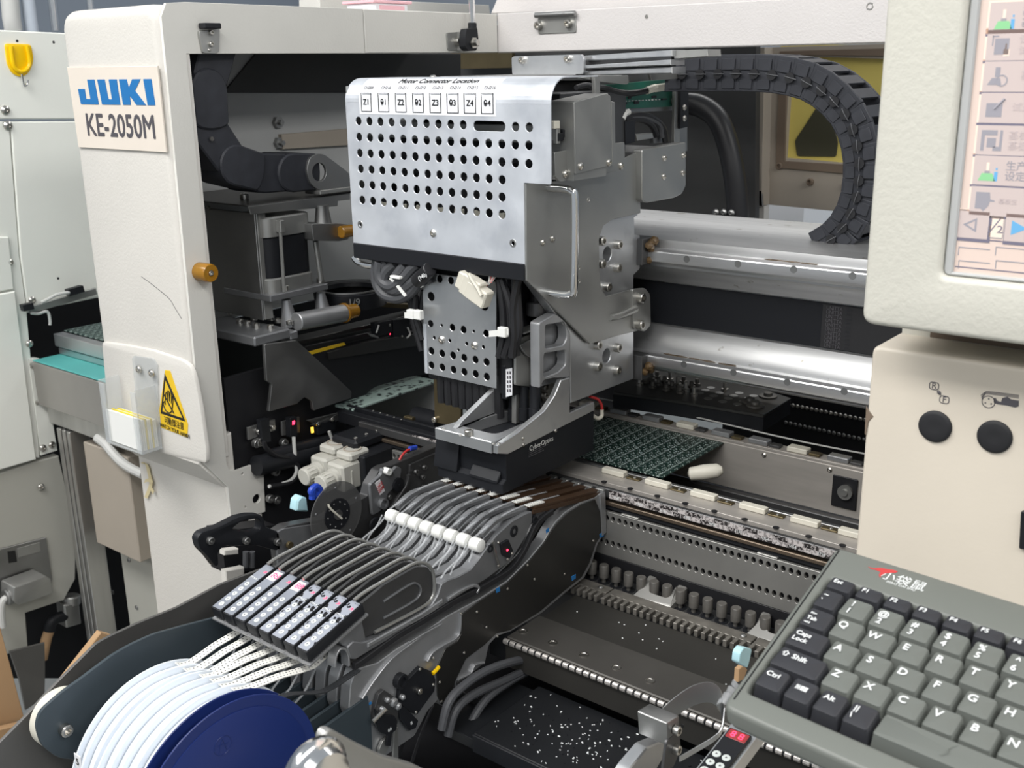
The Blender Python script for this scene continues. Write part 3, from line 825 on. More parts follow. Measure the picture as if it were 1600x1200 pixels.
# conveyor box between the machines
cb = thing('transfer_conveyor', 'steel transfer conveyor box with a teal top mat between the two machines', 'conveyor', (-1.6, 1.05, -1.4))
bx('box_front', (-1.897, 0.93, -0.595), (-1.335, 0.934, -0.512), M_['box_steel'], cb, 0.001)
bx('box_body', (-1.897, 0.9345, -0.594), (-1.335, 1.2, -0.515), M_['box_steel'], cb, 0.001)
bx('top_mat', (-1.897, 0.931, -0.5105), (-1.335, 1.0, -0.509), M_['teal_mat'], cb, 0.0005)
screws('Y', 0.93, "49,571 57,629", 0.006, cb, 'pan')
bx('front_rail', (-1.897, 0.978, -0.492), (-1.335, 0.998, -0.468), M_['aluminium'], cb, 0.001)
bx('front_rail', (-1.897, 0.984, -0.508), (-1.335, 0.998, -0.496), M_['aluminium'], cb, 0.001)
bx('rear_rail_bar', (-1.897, 1.165, -0.508), (-1.335, 1.185, -0.468), M_['aluminium'], cb, 0.001)
bx('frame_beam', (-1.897, 0.945, -0.635), (-1.335, 0.985, -0.5955), M_['extrusion'], cb, 0.002)
q = bx('circuit_board', (-1.90, 1.0, -0.4675), (-1.58, 1.164, -0.4660), M_['pcb_panel'], None, 0.0002); tag(q, 'green circuit board panel on the transfer conveyor at far left', 'circuit board')
# aluminium extrusion post, with slots
ps = thing('extrusion_post', 'slotted aluminium extrusion post below the transfer conveyor', 'post', (-1.86, 0.965, -1.4))
for i, (xa, xb) in enumerate(((-1.872, -1.858), (-1.853, -1.842), (-1.837, -1.826))):
    bx('web', (xa, 0.945, -1.39), (xb, 0.985, -0.64), M_['extrusion'], ps, 0.001)
bx('core', (-1.87, 0.952, -1.39), (-1.828, 0.98, -0.64), M_['zinc_dark'], ps, 0)
q = bx('cabinet_panel', (-1.80, 1.0, -1.39), (-1.335, 1.02, -0.64), M_['cabinet_grey'], None, 0.001); tag(q, 'plain grey green cabinet panel behind the extrusion post', 'cabinet')
screws('Y', 1.0, "176,925 202,875 214,949", 0.005, q, 'pan', M_['zinc_dark'])
q = bx('junction_box', (-1.80, 0.955, -0.86), (-1.655, 0.999, -0.655), M_['tan_paint'], None, 0.002); tag(q, 'tan metal junction box mounted on the grey cabinet panel', 'box')
q = B().tube(pts('Y', 0.945, "152,684 165,694 180,712 198,728 225,742"), 0.0085, 10).obj('hose', M_['cable_white'], None); tag(q, 'white air hose drooping under the transfer conveyor', 'hose')
# cardboard cartons
def slab(name, pa, lab, cat, m_, ax, val, t):
    q = sheet(name, ax, val, pa, t, M_[m_], None, b=0.001); tag(q, lab, cat); return q
# ================================================================== machine base and inner walls
mb = thing('machine_base', 'black painted inner base of the machine below the gantry', 'machine base', (-0.6, 1.3, -1.4))
sheet('rear_wall', 'Y', 1.745, "480,40 1182,40 1178,640 480,640", 0.015, M_['inner_dark'], mb)
bx('base_block', (-1.105, 0.98, -1.36), (-0.28, 1.77, -0.74), M_['black_paint'], mb)
XB = -1.128
mb0 = mb
mb = thing('inner_side_panel', 'black inner side panel with yellow strip and conveyor opening, left of the head', 'machine panel', (-1.13, 1.2, -0.72))
op = rnd([to2('X', q) for q in pts('X', XB, "556,636 580,606 640,589 740,572 740,720 556,690")], [0.016, 0.02, 0.0, 0.0, 0.0, 0.008], 5)
lp = [to2('X', q) for q in pts('X', XB, "330,600 480,556 730,498 790,484")]
out = [(0.80, -0.72), (1.77, -0.72), (1.77, lp[3][1]), lp[3], lp[2], lp[1], (0.80, lp[1][1])]
sheet('inner_wall', 'X', XB, out, 0.006, M_['black_paint'], mb, holes=[op])
sheet('warning_strip', 'X', XB + 0.0005, "480,550 538,535 541,539 481,556", 0.001, M_['sticker_yellow'], mb)
sheet('guide_cover', 'X', XB + 0.003, "512,551 565,536 690,515 690,535 514,562", 0.003, M_['dark_plate'], mb)
# y guide rails above the wall
for s_, m_, t in (("455,546 700,492 700,500 455,556", 'cast_dark', 0.02), ("455,536 700,478 700,484 455,541", 'dark_plate', 0.03), ("560,470 700,480 700,488 575,478", 'brass_dull', 0.03)):
    sheet('guide_rail', 'X', XB - 0.02, s_, t, M_[m_], mb)
for i, s_ in enumerate(("586,505 612,500 614,518 588,525", "614,500 640,497 642,526 616,527")):
    sn = sheet('limit_sensor', 'X', XB + 0.014, s_, 0.01, M_['black_plastic'], mb, r=0.001)
    if i == 0: sheet('lamp', 'X', XB + 0.0145, hole('X', XB + 0.0145, 610, 522, 0.0012, 8), 0.0006, M_['led_red'], sn)
    screws('X', XB + 0.014, "609,508" if i == 0 else "628,526", 0.002, sn, 'pan')
    B().tube([q for q in pts('X', XB + 0.016, "588,520 592,508" if i == 0 else "637,512 641,522 636,528")], 0.0014, 6, 3).obj('wire', M_['cable_white'], sn)
sheet('sensor_flag', 'X', XB + 0.012, "574,520 590,524 593,529 580,526", 0.002, M_['zinc'], mb)
# ducts and bars low on the wall
for s_, r_ in (("400,728 560,690", 0.014), ("420,712 560,676", 0.009)):
    B().tube(pts('X', XB + 0.02, s_), r_, 12, 1).obj('air_duct', M_['black_plastic'], mb)
screws('X', XB + 0.012, "475,718 428,736 430,780 403,690 398,692 441,691 420,778", 0.006, mb, 'cap', M_['zinc_dark'])
bx('lower_block', at('X', XB + 0.02, 548, 658), at('X', XB + 0.05, 566, 720), M_['black_plastic'], mb)
# sensors on brackets
for nm, body, br, led, lm, sc in (('optical_sensor', "407,657 421,654 424,690 411,693", "387,668 430,655 431,672 388,688", None, None, "403,674 425,667"),
                                  ('optical_sensor', "453,653 464,651 465,682 454,684", "440,659 468,651 469,676 441,681", "457,658 461,657 461,663 457,664", 'led_red', "459,675"),
                                  ('optical_sensor', "496,662 524,656 524,672 497,680", "480,657 548,640 558,643 524,653 496,664", "486,668 490,667 491,676 487,677", 'led_amber', "495,662 517,655")):
    t = thing(nm, {None: 'black photo sensor with dark cable, leftmost on the black inner wall', 'led_red': 'black photo sensor with a red lamp beside its bracket on the inner wall', 'led_amber': 'flat photo sensor with two amber lamps under a dark steel arm'}[lm], 'sensor', at('X', XB, *map(float, sc.split()[0].split(','))))
    sheet('bracket', 'X', XB + 0.012, br, 0.003, M_['zinc_dark'], t, r=0.001)
    sheet('body', 'X', XB + 0.022, body, 0.009, M_['black_plastic'], t, r=0.001)
    if led: sheet('lamp', 'X', XB + 0.0225, led, 0.001, M_[lm], t)
    screws('X', XB + 0.0125 if lm != 'led_amber' else XB + 0.023, sc, 0.0035, t)
q = B().tube(pts('X', XB + 0.03, "412,690 416,700 432,712 452,716 464,726 466,740 456,752 440,757 422,760"), 0.0035, 8).obj('sensor_cable', M_['cable_black'], None); tag(q, 'black sensor cable looping down beside the white side plate', 'cable')
q = B().tube(pts('X', XB + 0.03, "459,683 460,700 462,722 463,738 455,750 440,756 420,760"), 0.0026, 8).obj('sensor_cable', M_['cable_white'], None); tag(q, 'grey white sensor cable with wrapped label below the red lamp sensor', 'cable')
q = B().tube(pts('X', XB + 0.03, "514,674 518,684 523,695"), 0.0024, 8).obj('sensor_cable', M_['cable_white'], None); tag(q, 'short white cable stub above the air regulators', 'cable')
# arm under the triangular plate
sheet('sensor_arm', 'X', XB + 0.02, "487,664 545,641 559,646 500,668", 0.004, M_['zinc_dark'], mb)

# board seen through the conveyor opening, dark panel below it
q = B().box((-1.334, 0.985, -0.470), (-1.092, 1.165, -0.466), 0.001).obj('circuit_board', M_['pcb_pale'], None); tag(q, 'pale speckled circuit board lying in the left conveyor opening', 'circuit board')
q = bx('mirror_panel', (-1.30, 1.168, -0.62), (-1.06, 1.172, -0.472), M_['inner_grey'], mb)
q = B().cyl(at('Y', 1.09, 655, 640), at('Y', 1.10, 676, 656), 0.014, 18, bev=0.002)
cy_ = at('X', -1.03, 650, 652)
q = B().lathe(cy_, EX, [(0, 0.016), (0.05, 0.016)], 20).obj('roller', M_['black_plastic'], mb)
# conveyor rail on the left: black bar with small clamp
cv = thing('conveyor_rail', 'black conveyor side rail with brass clamp left of the placement head', 'rail', (-0.95, 0.97, -0.5))
bx('bar', (-1.11, 0.972, -0.485), (-0.80, 0.985, -0.468), M_['black_plastic'], cv)
bx('bar_top', (-1.11, 0.99, -0.478), (-0.80, 0.996, -0.464), M_['black_plastic'], cv)
c = at('Z', -0.466, 640, 655)
bx('clamp', c + Vector((-0.008, -0.004, -0.001)), c + Vector((0.008, 0.004, 0.004)), M_['brass_dull'], cv)
for i in range(5): screw(at('Z', -0.464, 583 + i * 11, 642 + i * 3.4), EZ, 0.0018, cv, 'pan')
st_ = sheet('number_strip', 'Y', 0.966, "644,680 692,691 692,703 645,690", 0.002, M_['slot_strip'], cv)
q = sheet('brass_bracket', 'Y', 0.99, "677,585 720,600 720,668 679,660", 0.004, M_['brass_dull'], None); tag(q, 'dull brass plate standing left below the perforated head plate', 'bracket')
screws('Y', 0.99, "681,655", 0.004, q)
q2 = thing('vacuum_unit', 'black box unit with chamfered top left of the old feeder', 'unit', at('X', -1.0, 600, 745))
a = at('X', -0.995, 606, 700)
bx('body', (-1.075, a.y - 0.045, a.z - 0.085), (-0.995, a.y + 0.035, a.z), M_['black_plastic'], q2, 0.002)
bx('lid', (-1.065, a.y - 0.04, a.z + 0.0002), (-1.015, a.y + 0.03, a.z + 0.016), M_['black_plastic'], q2, 0.004)
for d in (0.0, 0.02, 0.04): screw((-1.025, a.y - 0.03 + d, a.z + 0.0165), EZ, 0.003, q2, 'pan')

# ================================================================== y drive unit seen through the side opening
XY = -1.10
yd = thing('y_drive_unit', 'grey motor drive unit with black motor seen through the left side opening', 'drive unit', at('X', XY, 430, 545))
p0 = at('X', XY, 397, 527); p1 = at('X', XY, 467, 512); zb0 = at('X', XY, 397, 543).z
bx('base_plate', (-1.235, p0.y, zb0), (XY, p0.y + 0.06, p0.z), M_['cast'], yd, 0.002)
bx('base_step', (-1.20, p0.y + 0.0605, zb0 - 0.004), (XY - 0.002, p1.y, p0.z - 0.006), M_['cast'], yd, 0.0015)
for s_ in ("361,492 375,505 387,508 397,500 401,512".split(), "424,500 435,504 423,514 453,507".split()):
    for u in s_:
        q = at('Z', p0.z, *map(float, u.split(',')))
        screw(q, EZ, 0.0048, yd, 'cap')
tp_ = [(300 + a / 3, 400 + b / 3) for a, b in ((340, 415), (490, 395), (748, 635), (748, 665), (570, 725), (562, 680), (530, 660), (500, 685), (495, 692), (360, 730), (375, 600), (350, 585))]
sheet('hanging_plate', 'X', XY + 0.004, ' '.join('%f,%f' % q for q in tp_), 0.005, M_['zinc_dark'], yd, r=0.002)
# folded cover on top with front plate
sheet('top_cover_lip', 'X', XY - 0.03, "388,323 547,302 547,312 528,314 528,322 392,335", 0.002, M_['zinc_dark'], yd)
zt = at('X', XY - 0.03, 460, 313).z
bx('top_cover', (-1.32, at('X', XY - 0.03, 388, 323).y, zt - 0.001), (XY - 0.031, at('X', XY - 0.03, 560, 302).y, zt + 0.001), M_['dark_plate'], yd)
screws('Z', zt + 0.001, "382,311", 0.006, yd)
yp = at('X', XY - 0.04, 397, 331).y
a = at('Y', yp, 323, 325); c = at('Y', yp, 397, 331); d = at('Y', yp, 407, 500)
bx('front_plate', (a.x - 0.03, yp, d.z), (c.x, yp + 0.003, a.z), M_['zinc_dark'], yd)
bx('plate_flange', (c.x - 0.003, yp + 0.0032, d.z), (c.x, yp + 0.018, c.z), M_['zinc'], yd)
screws('Y', yp, "327,325", 0.003, yd)
# motor
ma = at('X', XY - 0.03, 412, 336); mc = at('X', XY - 0.03, 487, 336)
y0, y1 = ma.y, mc.y
def zat(v): return at('X', XY - 0.03, 450, v).z
for z0, z1, m_, nm, ins_ in ((367, 336, 'zinc', 'motor_cap', 0), (431, 367.5, 'black_plastic', 'motor_body', 0.002), (462, 431.5, 'zinc', 'motor_flange', 0)):
    lp = rnd([(-1.215 + ins_, y0 + ins_), (XY - 0.03 - ins_, y0 + ins_), (XY - 0.03 - ins_, y1 - ins_), (-1.215 + ins_, y1 - ins_)], 0.014, 3)
    B().plate([lp], (EZ * zat(z0), EX, EY, EZ), zat(z1) - zat(z0), 0.002).obj(nm, M_[m_], yd)
B().cyl(at('X', XY - 0.024, 438, 362), at('X', XY - 0.024, 444, 456), 0.0024, 8).obj('tie_rod', M_['zinc'], yd)
bx('rod_clamp', at('X', XY - 0.03, 430, 344), at('X', XY - 0.02, 446, 363), M_['zinc'], yd)
a = at('X', XY - 0.02, 447, 467); c = at('X', XY - 0.02, 513, 446); zz = at('X', XY - 0.02, 447, 457).z
bx('motor_plate', (-1.22, ma.y - 0.008, a.z), (XY - 0.02, c.y, zz), M_['cast'], yd, 0.001)
screws('Z', zz, "446,453 501,441", 0.0055, yd)
for (u0, v0, u1, v1) in ((447, 468, 453, 508), (501, 457, 505, 492)):
    B().lathe(at('X', XY - 0.03, u0, v0), at('X', XY - 0.03, u1, v1) - at('X', XY - 0.03, u0, v0), [(0, 0.006), (0.004, 0.0065), ((at('X', XY - 0.03, u1, v1) - at('X', XY - 0.03, u0, v0)).length, 0.0125)], 16).obj('standoff', M_['cast_light'], yd)
B().cyl(at('X', XY - 0.03, 493, 377), at('X', XY - 0.03, 502, 438), 0.004, 10).obj('post', M_['zinc'], yd)
B().lathe(at('X', XY - 0.03, 505, 350), EZ, [(0, 0.012), (0.02, 0.009), (0.026, 0.009)], 14).obj('post_head', M_['zinc_dark'], yd)
sheet('stop_block', 'X', XY - 0.015, "487,350 530,349 545,351 545,374 530,377 490,376", 0.03, M_['zinc_dark'], yd, r=0.002)
B().cyl(at('X', XY - 0.01, 532, 363), at('X', XY - 0.01, 550, 360), 0.0085, 14, bev=0.001).obj('amber_stop', M_['amber'], yd)
a = at('X', XY - 0.01, 463, 503); c = at('X', XY - 0.01, 537, 489)
B().cyl(a, c, 0.0125, 18, bev=0.001).obj('stop_bar', M_['cast_light'], yd)
B().lathe(c, EY, [(0, 0.014), (0.003, 0.014), (0.003, 0.010), (0.022, 0.0105), (0.026, 0.007)], 18).obj('amber_stop', M_['amber'], yd)
# ring with moulded marks further back
rg = thing('cable_reel', 'black round housing with moulded numbers behind the drive unit', 'housing', at('X', -1.12, 550, 475))
c = at('X', -1.15, 548, 462)
B().lathe(c - EZ * 0.012, EZ, [(0, 0.052), (0.022, 0.054), (0.024, 0.052), (0.024, 0.040), (0.018, 0.038)], 36, cap=False).obj('housing', M_['black_plastic'], rg)
B().lathe(c + EZ * 0.0125, EZ, [(0, 0.0535), (0.002, 0.0535), (0.002, 0.0515), (0.0, 0.0515)], 36, cap=False).obj('rim', M_['zinc_dark'], rg)
text('mould_mark', '1/9', 0.014, c + Vector((0.043, -0.0335, 0.001)), (0.62, 0.78, 0), (0.78, -0.62, 0), M_['zinc'], rg, depth=0.0006)
# bits on the outer skin
sk = sheet('skin_patch', 'X', -1.327, "419,172 436,170 438,238 420,240", 0.001, M_['inner_grey'], lc)
for s_ in ("432,191", "434,223"):
    q = at('X', -1.326, *map(float, s_.split(',')))
    B().lathe(q, EX, [(0, 0.009), (0.007, 0.009), (0.007, 0.004), (0.014, 0.004)], 6).obj('nut', M_['zinc_dark'], sk)
sheet('skin_ledge', 'X', -1.318, "440,210 560,200 560,226 442,233", 0.008, M_['tan_paint'], lc)
sheet('skin_painted_shade', 'X', -1.322, "400,84 720,84 720,145 350,145", 0.004, M_['inner_dark'], lc)  # dark sheet standing in for the shadow on the upper skin

# left energy chain: fat black links
le = thing('cable_carrier', 'black jointed cable carrier bending down inside the left side opening', 'cable carrier', at('X', -1.17, 400, 300))
XL = -1.135
path = [(344, 70), (326, 140), (331, 205), (368, 258), (412, 271), (456, 270), (500, 268)]
for i in range(len(path) - 1):
    a = at('X', XL, *path[i]); c = at('X', XL, *path[i + 1])
    d = (c - a).normalized(); L = (c - a).length; nrm = EX.cross(d)
    r = 0.0255
    lp = [( -r * 0.15 + 0 , 0)]
    lp = []
    for k in range(9): t = pi / 2 + pi * k / 8; lp.append((r * cos(t), r * sin(t)))
    for k in range(9): t = -pi / 2 + pi * k / 8; lp.append((L * 0.78 + r * 0.35 * cos(t), r * 0.96 * sin(t)))
    lk = B().plate([lp], (a + EX * (0.004 if i % 2 else 0.0) - EX * 0.06, d, nrm, EX), 0.06, 0.002).obj('link', M_['chain_black'], le)
    q = a + d * L * 0.80
    for sg_ in (-0.6, 0, 0.6):
        B().box((-0.004, -0.0055, 0), (0.004, 0.0055, 0.002), 0.0005, M=Matrix(((d.x, nrm.x, 1, 0), (d.y, nrm.y, 0, 0), (d.z, nrm.z, 0, 0), (0, 0, 0, 1))).to_4x4() if False else Matrix.Translation(q + nrm * r * sg_ + EX * 0.001) @ Matrix(((d.x, nrm.x, EX.x), (d.y, nrm.y, EX.y), (d.z, nrm.z, EX.z))).to_4x4()).obj('stop_lug', M_['black_plastic'], lk)
B().lathe(at('X', XL + 0.003, 330, 217), EX, [(0, 0.0028), (0.002, 0.0028)], 10).obj('rivet', M_['steel'], le)
dsc = circ(to2('X', at('X', XL + 0.006, 497, 265)), 0.029, 24)
pe = at('X', XL + 0.006, 497, 265)
eb = trace('X', XL + 0.008, "495,240 507,241 548,272 552,297 500,298 485,288 479,265 484,246", 0.012)
sheet('end_bracket', 'X', XL + 0.008, eb, 0.004, M_['zinc_dark'], le, holes=[hole('X', XL + 0.008, 499, 269, 0.0125, 18)])
bx('end_foot', at('X', XL + 0.012, 500, 298), at('X', XL - 0.02, 556, 292), M_['zinc'], le)

# ================================================================== gantry beam with two rails
gb = thing('gantry_beam', 'aluminium gantry beam with two steel guide rails and black centre belt', 'gantry beam', (-0.55, 1.2, -0.4))
X0, X1 = -1.10, 0.10
prof = [(1.30, -0.198), (1.165, -0.198), (1.130, -0.207), (1.128, -0.215), (1.128, -0.240), (1.130, -0.244), (1.137, -0.250), (1.146, -0.262), (1.152, -0.264), (1.152, -0.318), (1.147, -0.319), (1.139, -0.326), (1.132, -0.336), (1.128, -0.345), (1.128, -0.371), (1.134, -0.375), (1.30, -0.375)]
B().plate([prof], (EX * X0, EY, EZ, EX), X1 - X0).obj('beam', M_['beam_alu'], gb, ang=25)
sheet('belt_cover', 'Y', 1.1515, [(X0, -0.3175), (X1, -0.3175), (X1, -0.2645), (X0, -0.2645)], -0.001, M_['black_soft'], gb)
ub = sheet('drive_belt', 'Y', 1.1495, [(-0.475, -0.3165), (X1, -0.3165), (X1, -0.2655), (-0.475, -0.2655)], 0.0008, M_['rubber'], gb)
for i in range(10):
    text('belt_print', 'UNITTA', 0.0062, (-0.4605, 1.149, -0.2695 - i * 0.0049), EX, -EY, M_['print_grey'], ub, depth=0.0001, sx=0.85)
    text('belt_print', '\u2261\u2261\u2261', 0.0042, (-0.4435, 1.149, -0.2695 - i * 0.0049), EX, -EY, M_['kb_key_dark'], ub, depth=0.0001)
for z0, z1, hl in ((-0.2375, -0.2165, "1073,405 1153,412.5 1240,421 1332,431"), (-0.3690, -0.3480, "1068.5,569.5 1146,582 1230,597 1319,611.5")):
    zc = (z0 + z1) / 2
    rp = [(1.1278, z0), (1.118, z0 + 0.002), (1.116, z0 + 0.005), (1.1125, z0 + 0.006), (1.112, z0 + 0.0075), (1.112, z1 - 0.0035), (1.1128, z1 - 0.0022), (1.118, z1), (1.1278, z1)]
    rl = B().plate([rp], (EX * -0.80, EY, EZ, EX), 0.9).obj('guide_rail', M_['rail_steel'], gb, ang=20)
    for q in pts('Y', 1.112, hl):
        B().lathe(Vector((q.x, 1.1121, q.z)), -EY, [(0, 0.0042), (0.0003, 0.0042)], 14).obj('rail_plug', M_['zinc_dark'], rl)
    x_ = -0.331
    while x_ < 0.05:
        x_ += 0.0655
        B().lathe(Vector((x_, 1.1121, zc)), -EY, [(0, 0.0042), (0.0003, 0.0042)], 14).obj('rail_plug', M_['zinc_dark'], rl)
# rust and grease on the rails
rs = random.Random(3)
for (u0, v0, u1, v1, n_) in ((1200, 398, 1280, 407, 5), (1040, 545, 1160, 563, 6)):
    for i in range(n_):
        t = (i + rs.random() * 0.6) / n_
        q = at('Y', 1.118, u0 + (u1 - u0) * t, v0 + (v1 - v0) * t)
        q.y = 1.1262; rr_ = 0.0016 + rs.random() * 0.0012; w_ = 2.5 + rs.random() * 4
        b = B().plate([[(q.x + rr_ * w_ * cos(k * 0.7) * rs.uniform(0.7, 1.2), 1.1225 + 0.0028 * sin(k * 0.7) * rs.uniform(0.6, 1.2)) for k in range(9)]], (EZ * (-0.2163 if v0 < 480 else -0.3478), EX, EY, EZ), 0.0005)
        b.obj('rust_spot', M_['grease'], gb)
# dark space and dotted plate under the beam on the right
mb = mb0
sheet('rack_plate', 'Y', 1.45, [(-0.75, -0.62), (0.05, -0.62), (0.05, -0.40), (-0.75, -0.40)], 0.004, M_['black_paint'], mb)
for r_, (ua, va, ub_, vb) in enumerate(((1232, 632, 1352, 656), (1228, 660, 1350, 687))):
    a = at('Y', 1.45, ua, va); c = at('Y', 1.45, ub_, vb)
    for i in range(17):
        q = a.lerp(c, i / 16)
        B_ = screw(q, -EY, 0.0032, mb, 'pan', M_['steel'] if r_ == 0 else M_['zinc_dark'], 'rack_pin')

# ================================================================== rear door with yellow window, post, hoses
YR = 1.80
rd = thing('rear_door', 'brown grey rear door panel with a yellow window behind the cable carrier', 'door', at('Y', YR, 1300, 325))
win = trace('Y', YR, "1236,88 1420,93 1420,264 1226,247")
sheet('panel', 'Y', YR, "1196,74 1460,66 1460,345 1193,319", 0.02, M_['tan_paint'], rd, holes=[win])
sheet('window_frame', 'Y', YR - 0.004, "1218,80 1440,74 1440,282 1212,262", 0.004, M_['brown_frame'], rd, holes=[trace('Y', YR - 0.004, "1230,86 1430,88 1430,263 1226,252")])
sheet('window_pane', 'Y', YR + 0.012, "1220,70 1440,70 1440,290 1210,268", 0.003, M_['yellow_acrylic'], rd)
sheet('dark_pane', 'Y', YR + 0.0095, "1245,244 1242,220 1281,160 1295,158 1309,222 1306,245", 0.002, M_['olive_pane'], rd, r=0.004)
screws('Y', YR, "1267,284 1325,288 1219,259", 0.006, rd, 'cap', M_['brown_frame'])
po = thing('rear_post', 'grey vertical post beside the rear door panel', 'post', at('Y', YR, 1188, 380))
sheet('post_face', 'Y', YR - 0.03, "1187,74 1195,74 1190,322 1182,321", 0.03, M_['tan_paint'], po)
sheet('post_foot', 'Y', YR - 0.03, "1170,300 1190,298 1192,322 1170,322", 0.004, M_['zinc_dark'], po)
sheet('post_leg', 'Y', YR - 0.02, "1176,322 1194,322 1193,386 1175,386", 0.02, M_['beige'], po)
lp = trace('Y', 2.5, "1190,300 1258,304"); lp = [lp[0], lp[1], (lp[1][0], -1.399), (lp[0][0], -1.399)]
wb = sheet('white_cabinet', 'Y', 2.5, lp, 0.3, M_['label_white'], None); tag(wb, 'white cabinet side seen under the rear door', 'cabinet')
lp = trace('Y', 2.85, "1240,296 1400,304"); lp = [lp[0], lp[1], (lp[1][0], -1.399), (lp[0][0], -1.399)]
wb = sheet('blue_board', 'Y', 2.85, lp, 0.02, M_['cyan_plastic'], None); tag(wb, 'pale blue board seen below the rear door', 'board')
hs_ = thing('cable_hose', 'thick black cable hose hanging behind the placement head', 'hose', at('Y', 1.6, 1150, 370))
B().tube(pts('Y', 1.6, "1060,163 1090,164 1118,182 1134,215 1146,265 1152,320 1154,395"), 0.018, 14).obj('hose', M_['cable_black'], hs_)
B().tube(pts('Y', 1.6, "1117,206 1127,202 1140,196"), 0.003, 6, 2).obj('cable_tie', M_['zinc_dark'], hs_)
tb = thing('terminal_block', 'dark terminal block with three screws behind the beam', 'terminal', at('Y', 1.6, 1130, 355))
sheet('block', 'Y', 1.58, "1107,336 1148,338 1150,356 1108,352", 0.02, M_['black_plastic'], tb)
screws('Y', 1.58, "1119,332 1131,332 1143,333", 0.006, tb, 'pan', M_['zinc_dark'])
q = sheet('dark_box', 'Y', 1.5, "1030,345 1094,348 1094,366 1034,362", 0.03, M_['black_plastic'], None); tag(q, 'low black box on the machine behind the beam', 'box')
q = sheet('brown_board', 'Y', 1.70, "704,82 800,80 800,106 712,108 716,97 708,90", 0.01, M_['brass_dull'], None); tag(q, 'brown board high on the dark inner rear wall', 'board')

# ================================================================== x cable carrier (links as parts)
cc = thing('cable_carrier', 'long black segmented cable carrier curving over to the right of the head', 'cable carrier', at('Y', 1.17, 1340, 380))
YC = 1.165; WC = 0.062
cen = pts('Y', YC, "1040,117 1068,116 1096,116 1124,115.5 1152,115 1180,115.5 1208,117 1236,121.5 1262,129 1285,142 1305,159 1322,179 1334,203 1341,229 1344,256 1343,283 1339,309 1330,334 1317,356 1299,374 1275,388")
def link_mesh(Lk, mname):
    b = B()
    hh = 0.0215; tt = 0.005
    for sy in (0, WC - tt):
        lp = rnd([(-Lk * 0.10, -hh * 0.92), (Lk * 1.02, -hh * 0.92), (Lk * 1.06, 0), (Lk * 1.10, hh), (-Lk * 0.12, hh), (-Lk * 0.04, 0.0)], 0.001, 2)
        sl = Vector((1, 0.055, 0)).normalized()
        b.plate([lp], (Vector((0, sy + tt, 0)), sl, EZ, Vector((sl.y, -sl.x, 0))), tt, 0.0009)
    for z in (-hh * 0.92 + 0.001, hh - 0.003):
        b.box((0.002, tt, z), (Lk - 0.003, WC - tt, z + 0.003), 0.0004)
    lp = rnd([(Lk * 0.14, 0.004), (Lk * 0.86, 0.004), (Lk * 0.86, hh * 0.8), (Lk * 0.14, hh * 0.8)], 0.001, 2)
    b.plate([lp], (Vector((0, 0.0, 0)), EX, EZ, -EY), 0.0012, 0.0005)
    lp = rnd([(Lk * 0.16, -hh * 0.78), (Lk * 0.84, -hh * 0.78), (Lk * 0.84, -0.006), (Lk * 0.16, -0.006)], 0.001, 2)
    b.plate([lp], (Vector((0, 0.0, 0)), EX, EZ, -EY), 0.0008, 0.0004)
    return b
for i in range(len(cen) - 1):
    a, c = cen[i], cen[i + 1]; d = (c - a); Lk = d.length; d.normalize()
    nrm = -EY; zz = d.cross(EY) * -1
    zz = EY.cross(d) * -1
    zz = d.cross(-EY) if False else Vector((-d.z, 0, d.x))
    Mx = Matrix(((d.x, 0, zz.x), (d.y, 1, zz.y), (d.z, 0, zz.z))).to_4x4(); Mx.translation = a
    b = link_mesh(Lk, 'l'); b.v = [Mx @ v for v in b.v]
    lk = b.obj('link', M_['chain_black'], cc)
    p = B().lathe(a + Vector((0, -0.0014, 0)) - d * 0.0005, -EY, [(0, 0.0058), (0.0022, 0.0058)], 12).obj('pivot', M_['black_paint'], lk)
    B().tube([a - d * 0.0075 + Vector((0, -0.0030, 0)), a + Vector((0, -0.0046, 0)), a + d * 0.0075 + Vector((0, -0.0030, 0))], 0.0006, 6, 2).obj('clip_wire', M_['cable_grey'], lk)

# nozzle changer tray
nz = thing('nozzle_tray', 'steel nozzle station tray with round nozzles behind the conveyor', 'nozzle station', (-0.7, 1.24, -0.47))
tr = pts('Z', -0.43, "960,600 1000,566 1100,578 1236,622 1193,648 1060,626 958,612")
B().plate([[(q.x, q.y) for q in tr]], (EZ * -0.434, EX, EY, EZ), 0.004, 0.0006).obj('tray_plate', M_['dark_plate'], nz)
B().plate([inset([(q.x, q.y) for q in tr][::1], 0.0)], (EZ * -0.452, EX, EY, EZ), 0.0175).obj('tray_body', M_['black_plastic'], nz)
rs = random.Random(5)
base = at('Z', -0.43, 985, 596)
for r_ in range(4):
    for i in range(9):
        q = Vector((-0.762 + i * 0.0215, 1.222 + r_ * 0.0155, -0.43))
        tall = (i * 7 + r_ * 3) % 4 == 0 and i < 7
        if i > 5 and tall: tall = False
        if q.x > -0.60: continue
        if tall or i < 4:
            nzz = B().lathe(q, EZ, [(0, 0.0052), (0.003, 0.0052), (0.0035, 0.003), (0.009 + (0.003 if tall else 0), 0.0028)], 10).obj('nozzle', M_['pin_steel'] if not tall else M_['steel'], nz)
        else:
            B().lathe(q, EZ, [(0, 0.0058), (0.0004, 0.0058), (0.0004, 0.0038)], 12).obj('nozzle_seat', M_['zinc_dark'], nz)
for u, v in ((1172, 628), (1180, 634), (1200, 620)):
    q = at('Z', -0.43, u, v)
    B().lathe(q, EZ, [(0, 0.012), (0.002, 0.012), (0.0025, 0.006), (0.006, 0.0055)], 16).obj('nozzle', M_['pin_steel'], nz)
